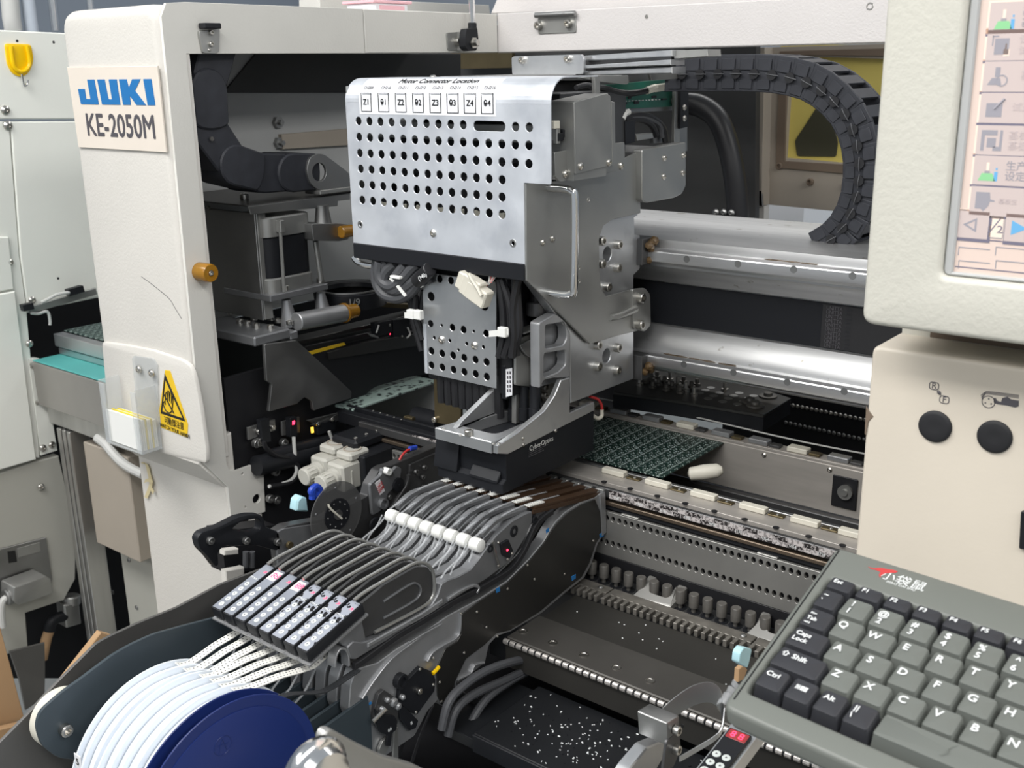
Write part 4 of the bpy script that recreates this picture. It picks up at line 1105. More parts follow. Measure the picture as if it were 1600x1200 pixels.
# ================================================================== placement head
XH = -0.69
YCV = 0.876
hd = thing('placement_head', 'silver placement head with perforated cover, side plates and black sensor box', 'placement head', (-0.80, 0.95, -0.45))
# ---- perforated front cover, rolled over at the top
xl, xr, xn = -0.951, -0.655, -0.690
R_ = 0.026; zt = -0.0115
holes = []
rows = [((560, 189), (826.7, 199), 15, {10, 11, 12}), ((561, 214), (826, 227.3), 15, set()), ((562, 239), (826, 256), 15, set()), ((563.5, 263.7), (784.3, 281), 13, set()), ((565, 288), (784.3, 308), 13, set()), ((566, 312.3), (784.3, 335), 13, set())]
for a, c, n_, skip in rows:
    pa, pc = at('Y', YCV, *a), at('Y', YCV, *c)
    for i in range(n_):
        if i in skip: continue
        q = pa.lerp(pc, i / (n_ - 1)); holes.append(circ((q.x, q.z), 0.0048, 16))
pa = at('Y', YCV, 739.5, 196.5); pc = at('Y', YCV, 789.5, 197.5)
holes.append(rrect(pa.x, pa.z - 0.0052, pc.x, pa.z + 0.0052, 0.005))
for u, v in ((563, 350.5), (801.5, 380)): holes.append(hole('Y', YCV, u, v, 0.0024))
lp = rnd([(xl, -0.206), (xn, -0.206), (xn, -0.117), (xn + 0.0005, -0.1162), (xr, -0.1162), (xr, zt - R_), (xl, zt - R_)], [0.001, 0.001, 0, 0, 0.002, 0, 0], 2)
cov = B().plate([lp] + holes, (EY * (YCV + 0.0012), EX, EZ, -EY), 0.0012, 0.0003)
n_ = 10
def roll(rad, k): t = pi / 2 * k / n_; return YCV + R_ - rad * cos(t), zt - R_ + rad * sin(t)
for k in range(n_):
    y0, z0 = roll(R_, k); y1, z1 = roll(R_, k + 1); y2, z2 = roll(R_ - 0.0012, k); y3, z3 = roll(R_ - 0.0012, k + 1)
    v = [(xl, y0, z0), (xr, y0, z0), (xr, y1, z1), (xl, y1, z1), (xl, y2, z2), (xr, y2, z2), (xr, y3, z3), (xl, y3, z3)]
    cov.add(v, [(0, 1, 2, 3), (7, 6, 5, 4), (1, 5, 6, 2), (4, 0, 3, 7)])
cov.box((xl, YCV + R_, zt - 0.0012), (xr, 0.958, zt))
cover = cov.obj('front_cover', M_['cover_metal'], hd, recalc=False)
bx('left_cheek', (xl, YCV + 0.002, -0.205), (xl + 0.0012, 0.95, -0.02), M_['zinc'], hd, 0)
bx('rubber_strip', (xl + 0.001, YCV - 0.0022, -0.2185), (xn, YCV + 0.001, -0.2005), M_['black_soft'], cover)
screws('Y', YCV, "677,364.5", 0.0045, cover, 'pan')
for u, v in ((563, 350.5), (801.5, 380)):
    q = at('Y', YCV, u, v)
    B().lathe(q, -EY, [(0, 0.0042), (0.0006, 0.0042), (0.0006, 0.0026), (-0.001, 0.0026)], 14, cap=False).obj('grommet', M_['steel'], cover)
screw((-0.862, 0.93, zt), EZ, 0.004, cover, 'pan')
# label over the roll
lx0, lx1 = at('Y', YCV, 562, 170).x, at('Y', YCV, 775, 170).x
lab = B()
ks = [(-0.6, None)] + [(0, 0)] 
prev = None
seq = [(YCV - 0.0003, -0.0505), (YCV - 0.0003, zt - R_)]
for k in range(1, 9):
    t = pi / 2 * k / 10; seq.append((YCV + R_ - (R_ + 0.0003) * cos(t), zt - R_ + (R_ + 0.0003) * sin(t)))
for (y0, z0), (y1, z1) in zip(seq[:-1], seq[1:]):
    lab.add([(lx0, y0, z0), (lx1, y0, z0), (lx1, y1, z1), (lx0, y1, z1), (lx0, y0 + 0.0002, z0 - 0.0001), (lx1, y0 + 0.0002, z0 - 0.0001), (lx1, y1 + 0.0002, z1 - 0.0001), (lx0, y1 + 0.0002, z1 - 0.0001)], [(0, 1, 2, 3), (7, 6, 5, 4), (1, 5, 6, 2), (4, 0, 3, 7)])
label = lab.obj('label', M_['label_white'], hd)
names = ['Z1', '\u03b81', 'Z2', '\u03b82', 'Z3', '\u03b83', 'Z4', '\u03b84']; conn = ['CN209', 'CN210', 'CN211', 'CN212', 'CN213', 'CN214', 'CN215', 'CN216']
for i, nm in enumerate(names):
    q = at('Y', YCV, 572.5 + i * (761.5 - 572.5) / 7, 156.5 + i * 0.45)
    cx = q.x
    # box sits on the lower roll / flat: one thin frame
    for (x_, w_) in ((cx - 0.0082, 0.0006), (cx + 0.0076, 0.0006)):
        bx('box_line', (x_, YCV - 0.0009, -0.0475), (x_ + w_, YCV - 0.0003, -0.0275), M_['print_black'], label, 0)
    bx('box_line', (cx - 0.0082, YCV - 0.0009, -0.0478), (cx + 0.0082, YCV - 0.0003, -0.0472), M_['print_black'], label, 0)
    bx('box_line', (cx - 0.0082, YCV - 0.0004, -0.0277), (cx + 0.0082, YCV + 0.0004, -0.0270), M_['print_black'], label, 0)
    text('connector_name', nm, 0.0088, (cx, YCV - 0.0004, -0.0375), EX, -EY, M_['print_black'], label, bold=0.00012)
    t = 0.62
    y_, z_ = YCV + R_ - (R_ + 0.0004) * cos(t), zt - R_ + (R_ + 0.0004) * sin(t)
    text('connector_code', conn[i], 0.0052, (cx, y_, z_), EX, (0, -cos(t), sin(t)), M_['print_grey'], label)
t = 1.0
y_, z_ = YCV + R_ - (R_ + 0.0004) * cos(t), zt - R_ + (R_ + 0.0004) * sin(t)
text('label_title', 'Motor Connector Location', 0.0105, (at('Y', YCV, 678, 150).x - 0.004, y_, z_), EX, (0, -cos(t), sin(t)), M_['print_black'], label, shear=0.2, bold=0.00012)
# ---- things inside the cover: dark motor bodies and boards that show through the holes
bx('motor_pack', (xl + 0.02, 0.915, -0.20), (-0.70, 0.955, -0.06), M_['black_plastic'], hd)
for i in range(8):
    x_ = xl + 0.028 + i * 0.0295
    B().cyl((x_ + 0.008, 0.905, -0.158), (x_ + 0.008, 0.905, -0.118), 0.010, 14).obj('motor', M_['black_paint'], hd)
    bx('connector', (x_, 0.895, -0.168), (x_ + 0.014, 0.91, -0.152), M_['ivory_plastic'], hd)
bx('inner_bar', (xl + 0.01, 0.90, -0.078), (-0.665, 0.906, -0.060), M_['zinc'], hd)
# ---- side plates (all lie in planes across the machine)
XS = XH + 0.002                                 # thin folded sheet
main = "822,287 862,284 945,262 1000,236 1001,333 957,343 943,353 936,373 937,428 940,452 948,463 989,452 1002,458 1004,512 996,517 966,524 922,538 823,438"
sheet('side_sheet', 'X', XS, main, 0.0025, M_['zinc'], hd, b=0.0005)
back = "826,285 998,335 991,340 992,366 1000,368 1000,420 990,430 990,592 892,630 890,520 830,440"
pl_h = [hole('X', XH - 0.003, 949, 397, 0.0088, 18), hole('X', XH - 0.003, 948, 556, 0.0088, 18)]
sheet('main_plate', 'X', XH - 0.003, back, 0.012, M_['aluminium'], hd, holes=pl_h, b=0.0008)
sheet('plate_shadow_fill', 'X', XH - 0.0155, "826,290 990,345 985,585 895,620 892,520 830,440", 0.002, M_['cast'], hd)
screws('X', XH - 0.003, "963,382 962,418 946,448 937,376 937,412", 0.0056, hd)
screws('X', XH - 0.003, "931,539 962,543 931,572 961,578", 0.0056, hd)
tabp = sheet('tab_plate', 'X', XS + 0.003, "988,452 1008,450 1016,460 1017,508 1008,518 990,514", 0.003, M_['zinc'], hd, r=0.004)
screws('X', XS + 0.003, "998,465 997,507", 0.0062, tabp)
B().tube([q + EX * 0.0015 for q in pts('X', XS, "952,496 966,493 982,486 990,482")], lambda t: 0.0035 + 0.002 * t, 10).obj('pressed_rib', M_['zinc'], hd)
for s_ in ("848,379 863,373",): screws('X', XS, s_, 0.004, hd, 'pan')
for u, v in ((920, 262), (920, 312), (905, 419), (905, 440)):
    sheet('rivet_nut', 'X', XS + 0.0004, hole('X', XS + 0.0004, u, v, 0.0028), 0.0006, M_['steel'], hd, holes=[hole('X', XS + 0.0004, u, v, 0.0014)])
# handle on the side sheet
ha, hb = at('X', XS, 857, 293.5), at('X', XS, 857, 457)
hx = 0.034
hp = [ha, ha + EX * (hx - 0.012), ha + EX * (hx - 0.003) + EZ * -0.003, ha + EX * hx + EZ * -0.012, hb + EX * hx + EZ * 0.012, hb + EX * (hx - 0.003) + EZ * 0.003, hb + EX * (hx - 0.012), hb]
B().tube(hp, 0.0042, 14, 4).obj('grab_handle', M_['chrome'], hd)
# upper right: amplifier bracket, cover sheet, rear box, green board
XU = -0.662
sheet('bracket_base', 'X', XU, "866,238 976,222 977,266 960,268 874,284 868,276", 0.003, M_['zinc'], hd, r=0.002)
cs = sheet('cover_sheet', 'X', XU + 0.012, "897,160 948,146 954,150 957,258 899,272", 0.0025, M_['zinc'], hd, r=0.001)
sheet('cover_sheet_edge', 'X', XU + 0.006, "955,158 961,160 962,256 957,258", 0.008, M_['zinc'], hd)
bx('cover_fold', at('X', XU + 0.0095, 897, 160), at('X', XU - 0.03, 900, 272), M_['zinc'], hd, 0)
a = at('X', XU + 0.01, 897, 158); c = at('X', XU + 0.01, 950, 146)
B().add([a, c, c - EX * 0.03, a - EX * 0.03, a - EZ * 0.002, c - EZ * 0.002, c - EX * 0.03 - EZ * 0.002, a - EX * 0.03 - EZ * 0.002], [(0, 1, 2, 3), (7, 6, 5, 4), (0, 4, 5, 1), (1, 5, 6, 2), (2, 6, 7, 3), (3, 7, 4, 0)]).obj('cover_top', M_['zinc'], hd)
screws('X', XU, "883,272 970,259", 0.0045, hd, 'pan'); screws('X', XU + 0.012, "907,260 951,254", 0.0042, hd, 'pan')
XBX = XH + 0.010
rb = sheet('rear_box', 'X', XBX, "1003,234 1072,222 1072,290 1066,303 1054,309 1011,317 1003,313", 0.012, M_['zinc'], hd, r=0.003, b=0.001)
screws('X', XBX, "1038,247 1068,243 1067,270 1037,276", 0.0042, rb, 'pan')
bx('rear_box_body', (XH - 0.10, at('X', XBX, 1005, 250).y, at('X', XBX, 1005, 312).z), (XBX - 0.0125, at('X', XBX, 1070, 250).y, at('X', XBX, 1040, 234).z), M_['zinc_dark'], hd)
XP = -0.725
gp = sheet('driver_board', 'X', XP, "940,133 1060,122 1060,166 940,172", 0.0016, M_['pcb_green'], hd)
screws('X', XP, "1051,130 1051,158", 0.0042, gp)
for i in range(15):
    q = at('X', XP + 0.0012, 968 + i * 5.2, 158.5 - i * 0.25); bx('pin', q - Vector((0.0012, 0.0012, 0.0005)), q + Vector((0.0004, 0.0012, 0.0005)), M_['print_white'], gp, 0)
for u, v, w_, h_ in ((975, 160, 5, 3), (992, 158, 7, 4), (1020, 150, 6, 3), (965, 148, 6, 4), (1035, 154, 8, 2), (983, 150, 4, 4)):
    q = sheet('chip', 'X', XP + 0.002, "%f,%f %f,%f %f,%f %f,%f" % (u, v, u + w_, v - 0.4, u + w_, v + h_, u, v + h_ + 0.4), 0.0018, M_['black_plastic'], gp)
sheet('board_socket', 'X', XP + 0.008, "1024,133 1044,130 1044,141 1026,144", 0.007, M_['ivory_plastic'], gp)
sheet('board_frame', 'X', XP - 0.004, "930,118 1074,112 1074,236 1062,238 1062,172 940,178 930,176", 0.003, M_['zinc_dark'], hd)
sheet('frame_post', 'X', XP + 0.012, "1064,130 1076,127 1076,198 1063,201", 0.004, M_['black_plastic'], hd)
screws('X', XP + 0.012, "1069,168 1069,185", 0.0042, hd, 'pan')
sheet('frame_strut', 'X', XP + 0.008, "1055,132 1063,131 1062,236 1053,238", 0.004, M_['zinc'], hd)
sheet('top_sheet', 'X', XP + 0.04, "905,122 932,117 982,118 983,130 979,132 934,127", 0.003, M_['zinc'], hd, r=0.002)
sheet('top_edge', 'X', XP + 0.045, "1015,115 1077,114 1077,122 1018,126", 0.003, M_['zinc'], hd)
bx('top_tray', (XP - 0.15, 0.955, -0.013), (XP - 0.03, 1.20, -0.011), M_['zinc_dark'], hd)
sheet('top_post', 'X', XP + 0.045, "929,118 937,118 938,145 930,146", 0.004, M_['zinc'], hd)
# cables in the upper bay
for s_, r_, m_ in (("925,136 945,138 965,144 985,146 1005,143 1012,141", 0.0036, 'cable_black'), ("1010,142 1024,137", 0.0046, 'ivory_plastic'), ("975,186 985,181 1005,180 1022,186 1036,200 1040,222", 0.004, 'cable_black'), ("976,190 990,186 1006,188 1018,196 1026,212", 0.004, 'cable_black'), ("985,183 1010,184 1030,195 1034,215", 0.0036, 'cable_grey'), ("972,186 976,178 982,175", 0.004, 'cable_white'), ("868,172 880,168 900,166", 0.0035, 'cable_white'), ("866,165 874,185 880,200", 0.003, 'print_blue'), ("900,137 915,133 930,136", 0.003, 'cable_black')):
    B().tube(pts('X', XP + 0.018, s_), r_, 8).obj('cable', M_[m_], hd)
sheet('cable_clamp', 'X', XP + 0.022, "977,190 993,188 992,222 978,226", 0.004, M_['black_plastic'], hd)
sheet('cable_tray', 'X', XP + 0.02, "994,210 1020,208 1021,216 996,220", 0.008, M_['zinc'], hd)
sheet('cable_tray', 'X', XP + 0.012, "1020,210 1040,206 1041,222 1022,224", 0.006, M_['cast'], hd)
bx('bay_back', (XP - 0.16, 0.93, -0.12), (XP - 0.05, 1.19, -0.02), M_['black_paint'], hd)
for u, v, m_ in ((866, 195, 'ivory_plastic'), (880, 208, 'black_plastic'), (888, 205, 'ivory_plastic'), (872, 214, 'black_plastic')):
    q = at('X', XU - 0.006, u, v); bx('plug', q - Vector((0.006, 0.005, 0.004)), q + Vector((0.004, 0.005, 0.004)), M_[m_], hd)
sheet('amp_board', 'X', XU - 0.008, "862,219 898,216 898,222 862,226", 0.012, M_['cast_dark'], hd)
# ---- cable guide rail on top
YG = 1.06
gr = thing('carrier_guide', 'aluminium bracket and extruded bars carrying the cable carrier above the head', 'bracket', at('Y', YG, 900, 117))
pb = sheet('bracket_plate', 'Y', YG, "799,90 803,88 908,85 912,90 912,116 800,117", 0.004, M_['aluminium'], gr, r=0.003)
screws('Y', YG, "817,94 888,92", 0.0042, pb)
a = at('Y', YG, 912, 96)
for v0, v1, v2, v3, u1, dy in ((87, 95, 78, 88, 1050, 0.012), (102, 108, 93, 102, 1048, 0.004), (111, 118, 104, 115, 1050, 0.008)):
    sheet('bar', 'Y', YG + dy, "913,%g %g,%g %g,%g 913,%g" % (v0, u1, v2, u1, v3, v1), 0.03, M_['aluminium'], gr, b=0.001)
sheet('bar_end', 'Y', YG + 0.02, "1052,79 1105,77 1106,88 1053,92", 0.03, M_['zinc'], gr)
sheet('bar_web', 'Y', YG + 0.02, "913,90 1049,84 1049,112 913,116", 0.01, M_['cast_dark'], gr)

# ---- lower front: perforated plate, cables, connector
YL = 0.893
hl = []
def c2(x, y): return (620 + x / 3, 400 + y / 3)
for x, y, r in [(200, 107, .0045), (253, 115, .0045), (160, 190, .0055), (410, 232, .0060), (158, 317, .0043), (260, 335, .0043), (312, 345, .0045), (418, 363, .0043), (210, 325, .0018), (360, 353, .0018), (175, 383, .0022), (248, 397, .0022), (327, 411, .0022), (405, 427, .0022), (288, 440, .0018)]:
    hl.append(hole('Y', YL, *c2(x, y), r))
for row in ([(162, 445), (212, 457), (263, 466), (315, 477), (368, 486), (420, 497)], [(162, 512), (213, 522), (265, 533), (316, 543), (369, 553), (421, 566)]):
    for x, y in row: hl.append(hole('Y', YL, *c2(x, y), .0046))
pf = sheet('perforated_plate', 'Y', YL, "660,425 775,441 775,607 666,583 663,582", 0.0015, M_['aluminium'], hd, holes=hl, b=0.0003)
a, c = at('Y', YL, 662.5, 510), at('Y', YL, 775, 540)
bx('plate_flange', (a.x - 0.004, YL + 0.002, at('Y', YL, 664, 582).z), (a.x - 0.0028, YL + 0.02, at('Y', YL, 662, 508).z), M_['aluminium'], pf, 0)
sheet('plate_lip', 'Y', YL - 0.001, "661,505 665.5,506 668,584 664,583", 0.0008, M_['cover_metal'], pf)
screws('Y', YL, "690,531 741.5,540", 0.0048, pf, 'pan')
bx('head_core', (-0.86, YL + 0.008, -0.36), (-0.73, 1.07, -0.10), M_['black_paint'], hd)
bx('head_spine', (-0.93, 0.96, -0.34), (-0.705, 1.09, -0.03), M_['cast_dark'], hd)
# connector, beige, tied
ca = thing('wire_connector', 'ivory plastic wire connectors tied together under the head cover', 'connector', at('Y', 0.872, 742, 475))
for u, v, w_, h_, an in ((729, 441, 0.021, 0.020, 0), (748, 459, 0.030, 0.020, 0), (739, 449, 0.026, 0.024, 0)):
    q = at('Y', 0.872, u, v)
    Mx = Matrix.Translation(q) @ Matrix.Rotation(0.42, 4, 'Y')
    B().box((-w_ / 2, -0.004 - 0.12 * w_, -h_ / 2), (w_ / 2, 0.004 + 0.1 * w_, h_ / 2), 0.0015, M=Mx).obj('housing', M_['ivory_plastic'], ca)
q = at('Y', 0.862, 741, 448)
B().tube(pts('Y', 0.8625, "733,428 738,438 746,450 752,462"), 0.0022, 6, 2).obj('strap', M_['ivory_plastic'], ca)
for i in range(8):
    x_ = 758 + i * 2.2
    B().tube(pts('Y', 0.878, "%g,%g %g,%g %g,%g" % (758 + i * 1.5, 448 - i, 764 + i * 1.4, 440 - i, 764 + i * 2, 428)), 0.0007, 5, 2).obj('wire', M_['red_wire' if i % 4 == 2 else 'cable_white'], ca)
# looped cables at the left under the cover
lcables = thing('cable_loop', 'thick grey cable loops with white ties under the left of the head cover', 'cable', at('Y', 0.89, 620, 470))
for s_, dy in (("590,405 587,425 590,445 602,461 622,466 640,458 655,440 668,420", 0), ("600,407 598,424 604,440 618,446 634,436 650,418 660,410", -0.006), ("622,410 608,424 606,440 620,452 636,444", -0.004), ("640,412 632,422 624,432", -0.006), ("650,416 664,430 670,444", 0.0), ("610,408 600,420 600,436 612,450 630,452 648,440 662,426", -0.003)):
    B().tube([q + EY * dy for q in pts('Y', 0.888, s_)], 0.0068, 10).obj('cable', M_['cable_grey'], lcables)
for s_ in ("620,432 628,440 636,450 644,460", "656,434 662,440 670,446"):
    B().ribbon([q - EY * 0.011 for q in pts('Y', 0.888, s_)], Vector((0.0018, 0, 0.0012)), 0.0012, 3).obj('cable_tie', M_['white_plastic'], lcables)
bx('tie_head', at('Y', 0.876, 614, 429), at('Y', 0.870, 624, 437), M_['white_plastic'], lcables)
B().cyl(at('Y', 0.878, 652, 440), at('Y', 0.872, 672, 420), 0.0085, 14, bev=0.001).obj('ferrule', M_['cable_black'], lcables)
text('ferrule_mark', '(140)', 0.007, at('Y', 0.866, 661, 432) - EY * 0.001, (0.85, 0, 0.5), (0, -1, 0), M_['print_white'], lcables)
B().tube([q for q in pts('Y', 0.886, "553,402 560,410 572,414 584,416 590,422")], 0.004, 10).obj('bent_rod', M_['chrome'], hd)
# side bundles
for s_, r_, dy in (("645,462 646,490 652,520 660,548", 0.0045, 0), ("652,462 652,490 658,512 664,530", 0.0045, -0.003), ("640,470 644,500 650,524 658,540", 0.004, 0.002), ("660,455 657,480 660,500", 0.004, 0.003)):
    B().tube([q + EY * dy for q in pts('Y', 0.900, s_)], r_, 8).obj('cable', M_['cable_black'], hd)
for i, (u0, u1, u2) in enumerate(((780, 786, 780), (788, 790, 790), (796, 796, 800), (784, 798, 788), (804, 806, 796), (776, 792, 784), (810, 802, 800))):
    B().tube([q + EY * (0.004 * (i % 3)) for q in pts('Y', 0.888, "%g,436 %g,480 %g,520 %g,558" % (u0, u1, u1 + 1, u2))], 0.0046, 8).obj('cable', M_['cable_black'], hd)
for s_, w_ in (("770,520 800,517", 0), ("638,491 660,492", 0)):
    B().ribbon([q - EY * 0.006 for q in pts('Y', 0.886, s_)], Vector((0, 0, 0.0034)), 0.0016, 1).obj('cable_tie', M_['white_plastic'], hd)
for u, v in ((787, 518), (655, 491), (644, 490)):
    q = at('Y', 0.880, u, v); bx('tie_head', q - Vector((0.006, 0.004, 0.006)), q + Vector((0.005, 0.003, 0.005)), M_['white_plastic'], hd)
# fat cable ends below the perforated plate
for i in range(9):
    u = 690 + i * 11
    B().tube(pts('Y', 0.905, "%g,585 %g,612 %g,%g" % (u, u + 1, u + 2, 628 + i * 3)), 0.0062, 10, 3).obj('cable_plug', M_['cable_black'], hd)
# ---- nozzle area
YN = 0.90
bx('sensor_block', at('Y', YN, 782, 570), at('Y', YN + 0.012, 801, 621), M_['black_plastic'], hd, 0.001)
sb_ = sheet('sensor_label', 'Y', YN - 0.0006, "790,577 800,575 800,618 790,621", 0.0004, M_['paper'], hd)
for i in range(5):
    for k in range(2): bx('label_line', at('Y', YN - 0.0009, 792 + k * 4, 580 + i * 7), at('Y', YN - 0.0007, 794.5 + k * 4, 585 + i * 7), M_['print_grey'], sb_, 0)
for u, r_ in ((786, 0.0065), (801, 0.006), (819, 0.0065), (836, 0.0075)):
    a = at('Y', YN + 0.02, u, 602); c = at('Y', YN + 0.02, u, 672)
    B().lathe(c, a - c, [(0, r_ * 0.8), (0.012, r_ * 0.8), (0.013, r_), ((a - c).length * 0.5, r_), ((a - c).length * 0.51, r_ * 0.85), ((a - c).length, r_ * 0.85)], 16).obj('nozzle_shaft', M_['black_plastic'], hd)
B().cyl(at('Y', YN + 0.03, 838, 470), at('Y', YN + 0.03, 838, 492), 0.012, 16, bev=0.001).obj('shaft_collar', M_['cast_dark'], hd)
B().cyl(at('Y', YN + 0.03, 838, 440), at('Y', YN + 0.03, 838, 470), 0.007, 16).obj('shaft', M_['cable_black'], hd)
# sheet bracket and cast bracket right of the shafts
XK = -0.722
bx('bracket_top', (XK - 0.06, at('X', XK, 808, 535).y, at('X', XK, 846, 506).z - 0.002), (XK + 0.01, at('X', XK, 872, 490).y, at('X', XK, 846, 506).z), M_['zinc'], hd)
sheet('fold_bracket', 'X', XK, "806,532 850,512 851,545 843,552 830,560 830,575 842,578 842,606 806,602", 0.003, M_['zinc'], hd, r=0.002)
q = sheet('bracket_web', 'X', XK + 0.006, "812,540 846,522 849,548 836,562 824,556", 0.003, M_['zinc_dark'], hd, r=0.003)
cbk = trace('X', XH - 0.001, "842,505 868,490 880,498 890,520 890,590 866,590 850,594 843,608", 0.003)
win1 = trace('X', XH - 0.001, "852,508 884,503 886,528 880,540 852,545", 0.004)
win2 = trace('X', XH - 0.001, "850,552 884,547 884,570 872,582 850,590", 0.004)
sheet('cast_bracket', 'X', XH - 0.001, cbk, 0.012, M_['cast_light'], hd, holes=[win1, win2], b=0.001)
sheet('cast_bracket_floor', 'X', XH - 0.016, "846,502 890,498 890,590 846,604", 0.012, M_['cast'], hd)
screws('X', XH - 0.015, "874,553", 0.0062, hd)
sheet('slide_plate', 'X', XK - 0.012, "806,600 876,590 876,650 806,662", 0.006, M_['zinc'], hd)
screws('X', XK - 0.010, "849,605 849,618 851,623", 0.0046, hd)
# ---- laser sensor box with bracket
YB0, YB1 = 0.835, 1.007
arm_r = trace('X', XH, "777,709 777,697 808,676 850,642 866,618 876,594 890,590 890,645 928,628 929,641 793,710")
ls = thing('laser_sensor', 'black sensor box held in a bright machined bracket under the placement head', 'sensor box', (-0.74, 0.9, -0.448))
sheet('bracket_side', 'X', XH + 0.0005, arm_r, 0.006, M_['aluminium'], ls, b=0.0008)
xa = at('Y', 0.822, 680, 676).x
zt_b, zb_b = at('Y', 0.822, 680, 668).z, at('Y', 0.822, 680, 686).z
bar = [to2('Y', q) for q in pts('Y', 0.822, "680,668 777,696 777,709 680,687")]
yb = 0.822
fx0, fx1 = xa, XH - 0.0065
top_loop = [(fx0, yb), (fx1, yb), (fx1, 0.935), (fx0 + 0.02, 0.935)]
inner = rnd([(fx0 + 0.018, yb + 0.022), (fx1 - 0.012, yb + 0.022), (fx1 - 0.012, 0.928), (fx0 + 0.03, 0.928)], 0.010, 4)
B().plate([top_loop, inner], (EZ * (zt_b - 0.013), EX, EY, EZ), 0.013, 0.0008).obj('bracket_frame', M_['aluminium'], ls)
arm_l = [(yb + 0.012, zt_b), (yb + 0.02, zt_b + 0.006), (0.94, zt_b + 0.045), (0.955, zt_b + 0.055), (0.955, zt_b + 0.0002), (yb + 0.012, zt_b + 0.0002)]
B().plate([arm_l], (EX * (fx0 + 0.016), EY, EZ, EX), 0.006, 0.0008).obj('bracket_arm', M_['aluminium'], ls)
screws('Z', zt_b, "733,680", 0.0052, ls); 
for u, v in ((693, 670), (720, 681), (771, 694), (780, 694)): screws('Z', zt_b, "%g,%g" % (u, v), 0.0022, ls, 'pan')
zl = -0.4475; zu = zt_b - 0.0135
lx0, lx1 = -0.786, XH - 0.0008
prf = [(YB0, zl), (YB1, zl), (YB1, -0.397), (YB0 + 0.005, zu), (YB0, zu)]
prf = [(YB0 - 0.002, zl), (YB1, zl), (YB1, -0.398), (0.955, -0.398), (0.93, zu), (YB0 + 0.004, zu), (YB0 + 0.004, -0.432), (YB0 - 0.002, -0.436)]
B().plate([prf], (EX * lx0, EY, EZ, EX), lx1 - lx0, 0.0008).obj('housing', M_['black_soft'], ls)
# moulded ledges on the front of the housing
B().plate([[(YB0 + 0.003, zu - 0.001), (YB0 - 0.004, -0.431), (YB0 - 0.004, -0.4355), (YB0 + 0.003, -0.4355)]], (EX * (lx0 - 0.004), EY, EZ, EX), 0.034, 0.001).obj('ledge', M_['black_plastic'], ls)
B().plate([[(YB0 + 0.003, -0.424), (YB0 - 0.004, -0.433), (YB0 - 0.004, -0.4355), (YB0 + 0.003, -0.4355)]], (EX * (lx1 - 0.046), EY, EZ, EX), 0.040, 0.001).obj('ledge', M_['black_plastic'], ls)
for i, u in enumerate((686, 705, 735, 762)): screws('Y', YB0 - 0.0021, "%g,%g" % (u + 4, 751 + i * 6), 0.0012, ls, 'pan')
text('maker_lettering', 'CyberOptics', 0.0085, at('X', XH + 0.0002, 846, 693), EY, EX, M_['cable_white'], ls, depth=0.0002, sx=1.0)
for i, w_ in enumerate((0.046, 0.030, 0.036, 0.026, 0.028)):
    q = at('X', XH + 0.0002, 826, 702.5 + i * 3.0)
    bx('fine_print', q, q + Vector((0.0001, w_, 0.0007)), M_['print_grey'], ls, 0)
screws('X', XH + 0.001, "817,685 818,695 868,673", 0.0022, ls, 'pan')
screw((-0.70, 0.985, -0.398), EZ, 0.0045, ls)
B().tube(pts('X', -0.70, "922,620 934,624 940,634 940,646"), 0.0018, 8).obj('wire', M_['red_wire'], ls)
B().tube(pts('X', -0.70, "940,640 940,650 934,654 928,650"), 0.0024, 8).obj('wire_sleeve', M_['ivory_plastic'], ls)
# bearing blocks with grease beside the rails
for u, v, h_ in ((1001, 394, 0.016), (1000, 575, 0.016)):
    q = at('Y', 1.10, u, v)
    bx('bearing_block', (q.x - 0.03, 1.099, q.z - h_), (q.x + 0.003, 1.127, q.z + h_), M_['cast_dark'], hd)
    rs = random.Random(int(u + v))
    for i in range(7):
        c = Vector((q.x + 0.003 + rs.random() * 0.006, 1.103 + rs.random() * 0.018, q.z - h_ * 1.1 + rs.random() * h_ * 2))
        b = B(); b.lathe(c, (rs.random() - .5, -1, rs.random() - .5), [(-0.004, 0.001), (-0.002, 0.0045 + rs.random() * 0.002), (0.002, 0.005), (0.004, 0.001)], 7)
        b.obj('grease_blob', M_['grease'], hd)
# ================================================================== tape feeders
XF = -0.645; PITCH = 0.017
def strip2(path, w0, w1=None):
    """closed 2d outline of a band around a 2d path"""
    p = [Vector((q[0], q[1])) for q in path]; n = len(p); w1 = w0 if w1 is None else w1
    L, R = [], []
    for i in range(n):
        t = (p[min(i + 1, n - 1)] - p[max(i - 1, 0)]).normalized(); nn = Vector((-t.y, t.x)); w = w0 + (w1 - w0) * i / (n - 1)
        L.append(tuple(p[i] + nn * w)); R.append(tuple(p[i] - nn * w))
    return L + R[::-1]
def smooth2(ax, val, s, k=4):
    return [to2(ax, q) for q in catmull(pts(ax, val, s), k)]
FEED = ['leftmost', 'second', 'third', 'fourth', 'fifth', 'sixth', 'seventh', 'rightmost']
fl = lambda i: 'slim grey tape feeder with black keypad, %s of the row of eight' % (FEED[i] if i in (0, 7) else FEED[i] + ' from the left')
fd = thing('tape_feeder', fl(7), 'tape feeder', (XF - 0.0075, 0.75, -0.578), 'tape feeders in the front bank')
body = "943,766 946,832 934,850 925,880 913,903 883,927 847,958 798,987 777,994 764,1008 758,1036 735,1054 716,1068 704,1096 692,1104 684,1094 668,1112 648,1150 590,1190 560,1150 545,1110 548,1070 556,1046 590,1036 620,1014 660,990 700,962 747,937 793,907 827,873 850,845 860,827 868,815 883,800 907,785 930,777"
sheet('body', 'X', XF, body, 0.012, M_['cast_light'], fd, r=0.002, b=0.0008)
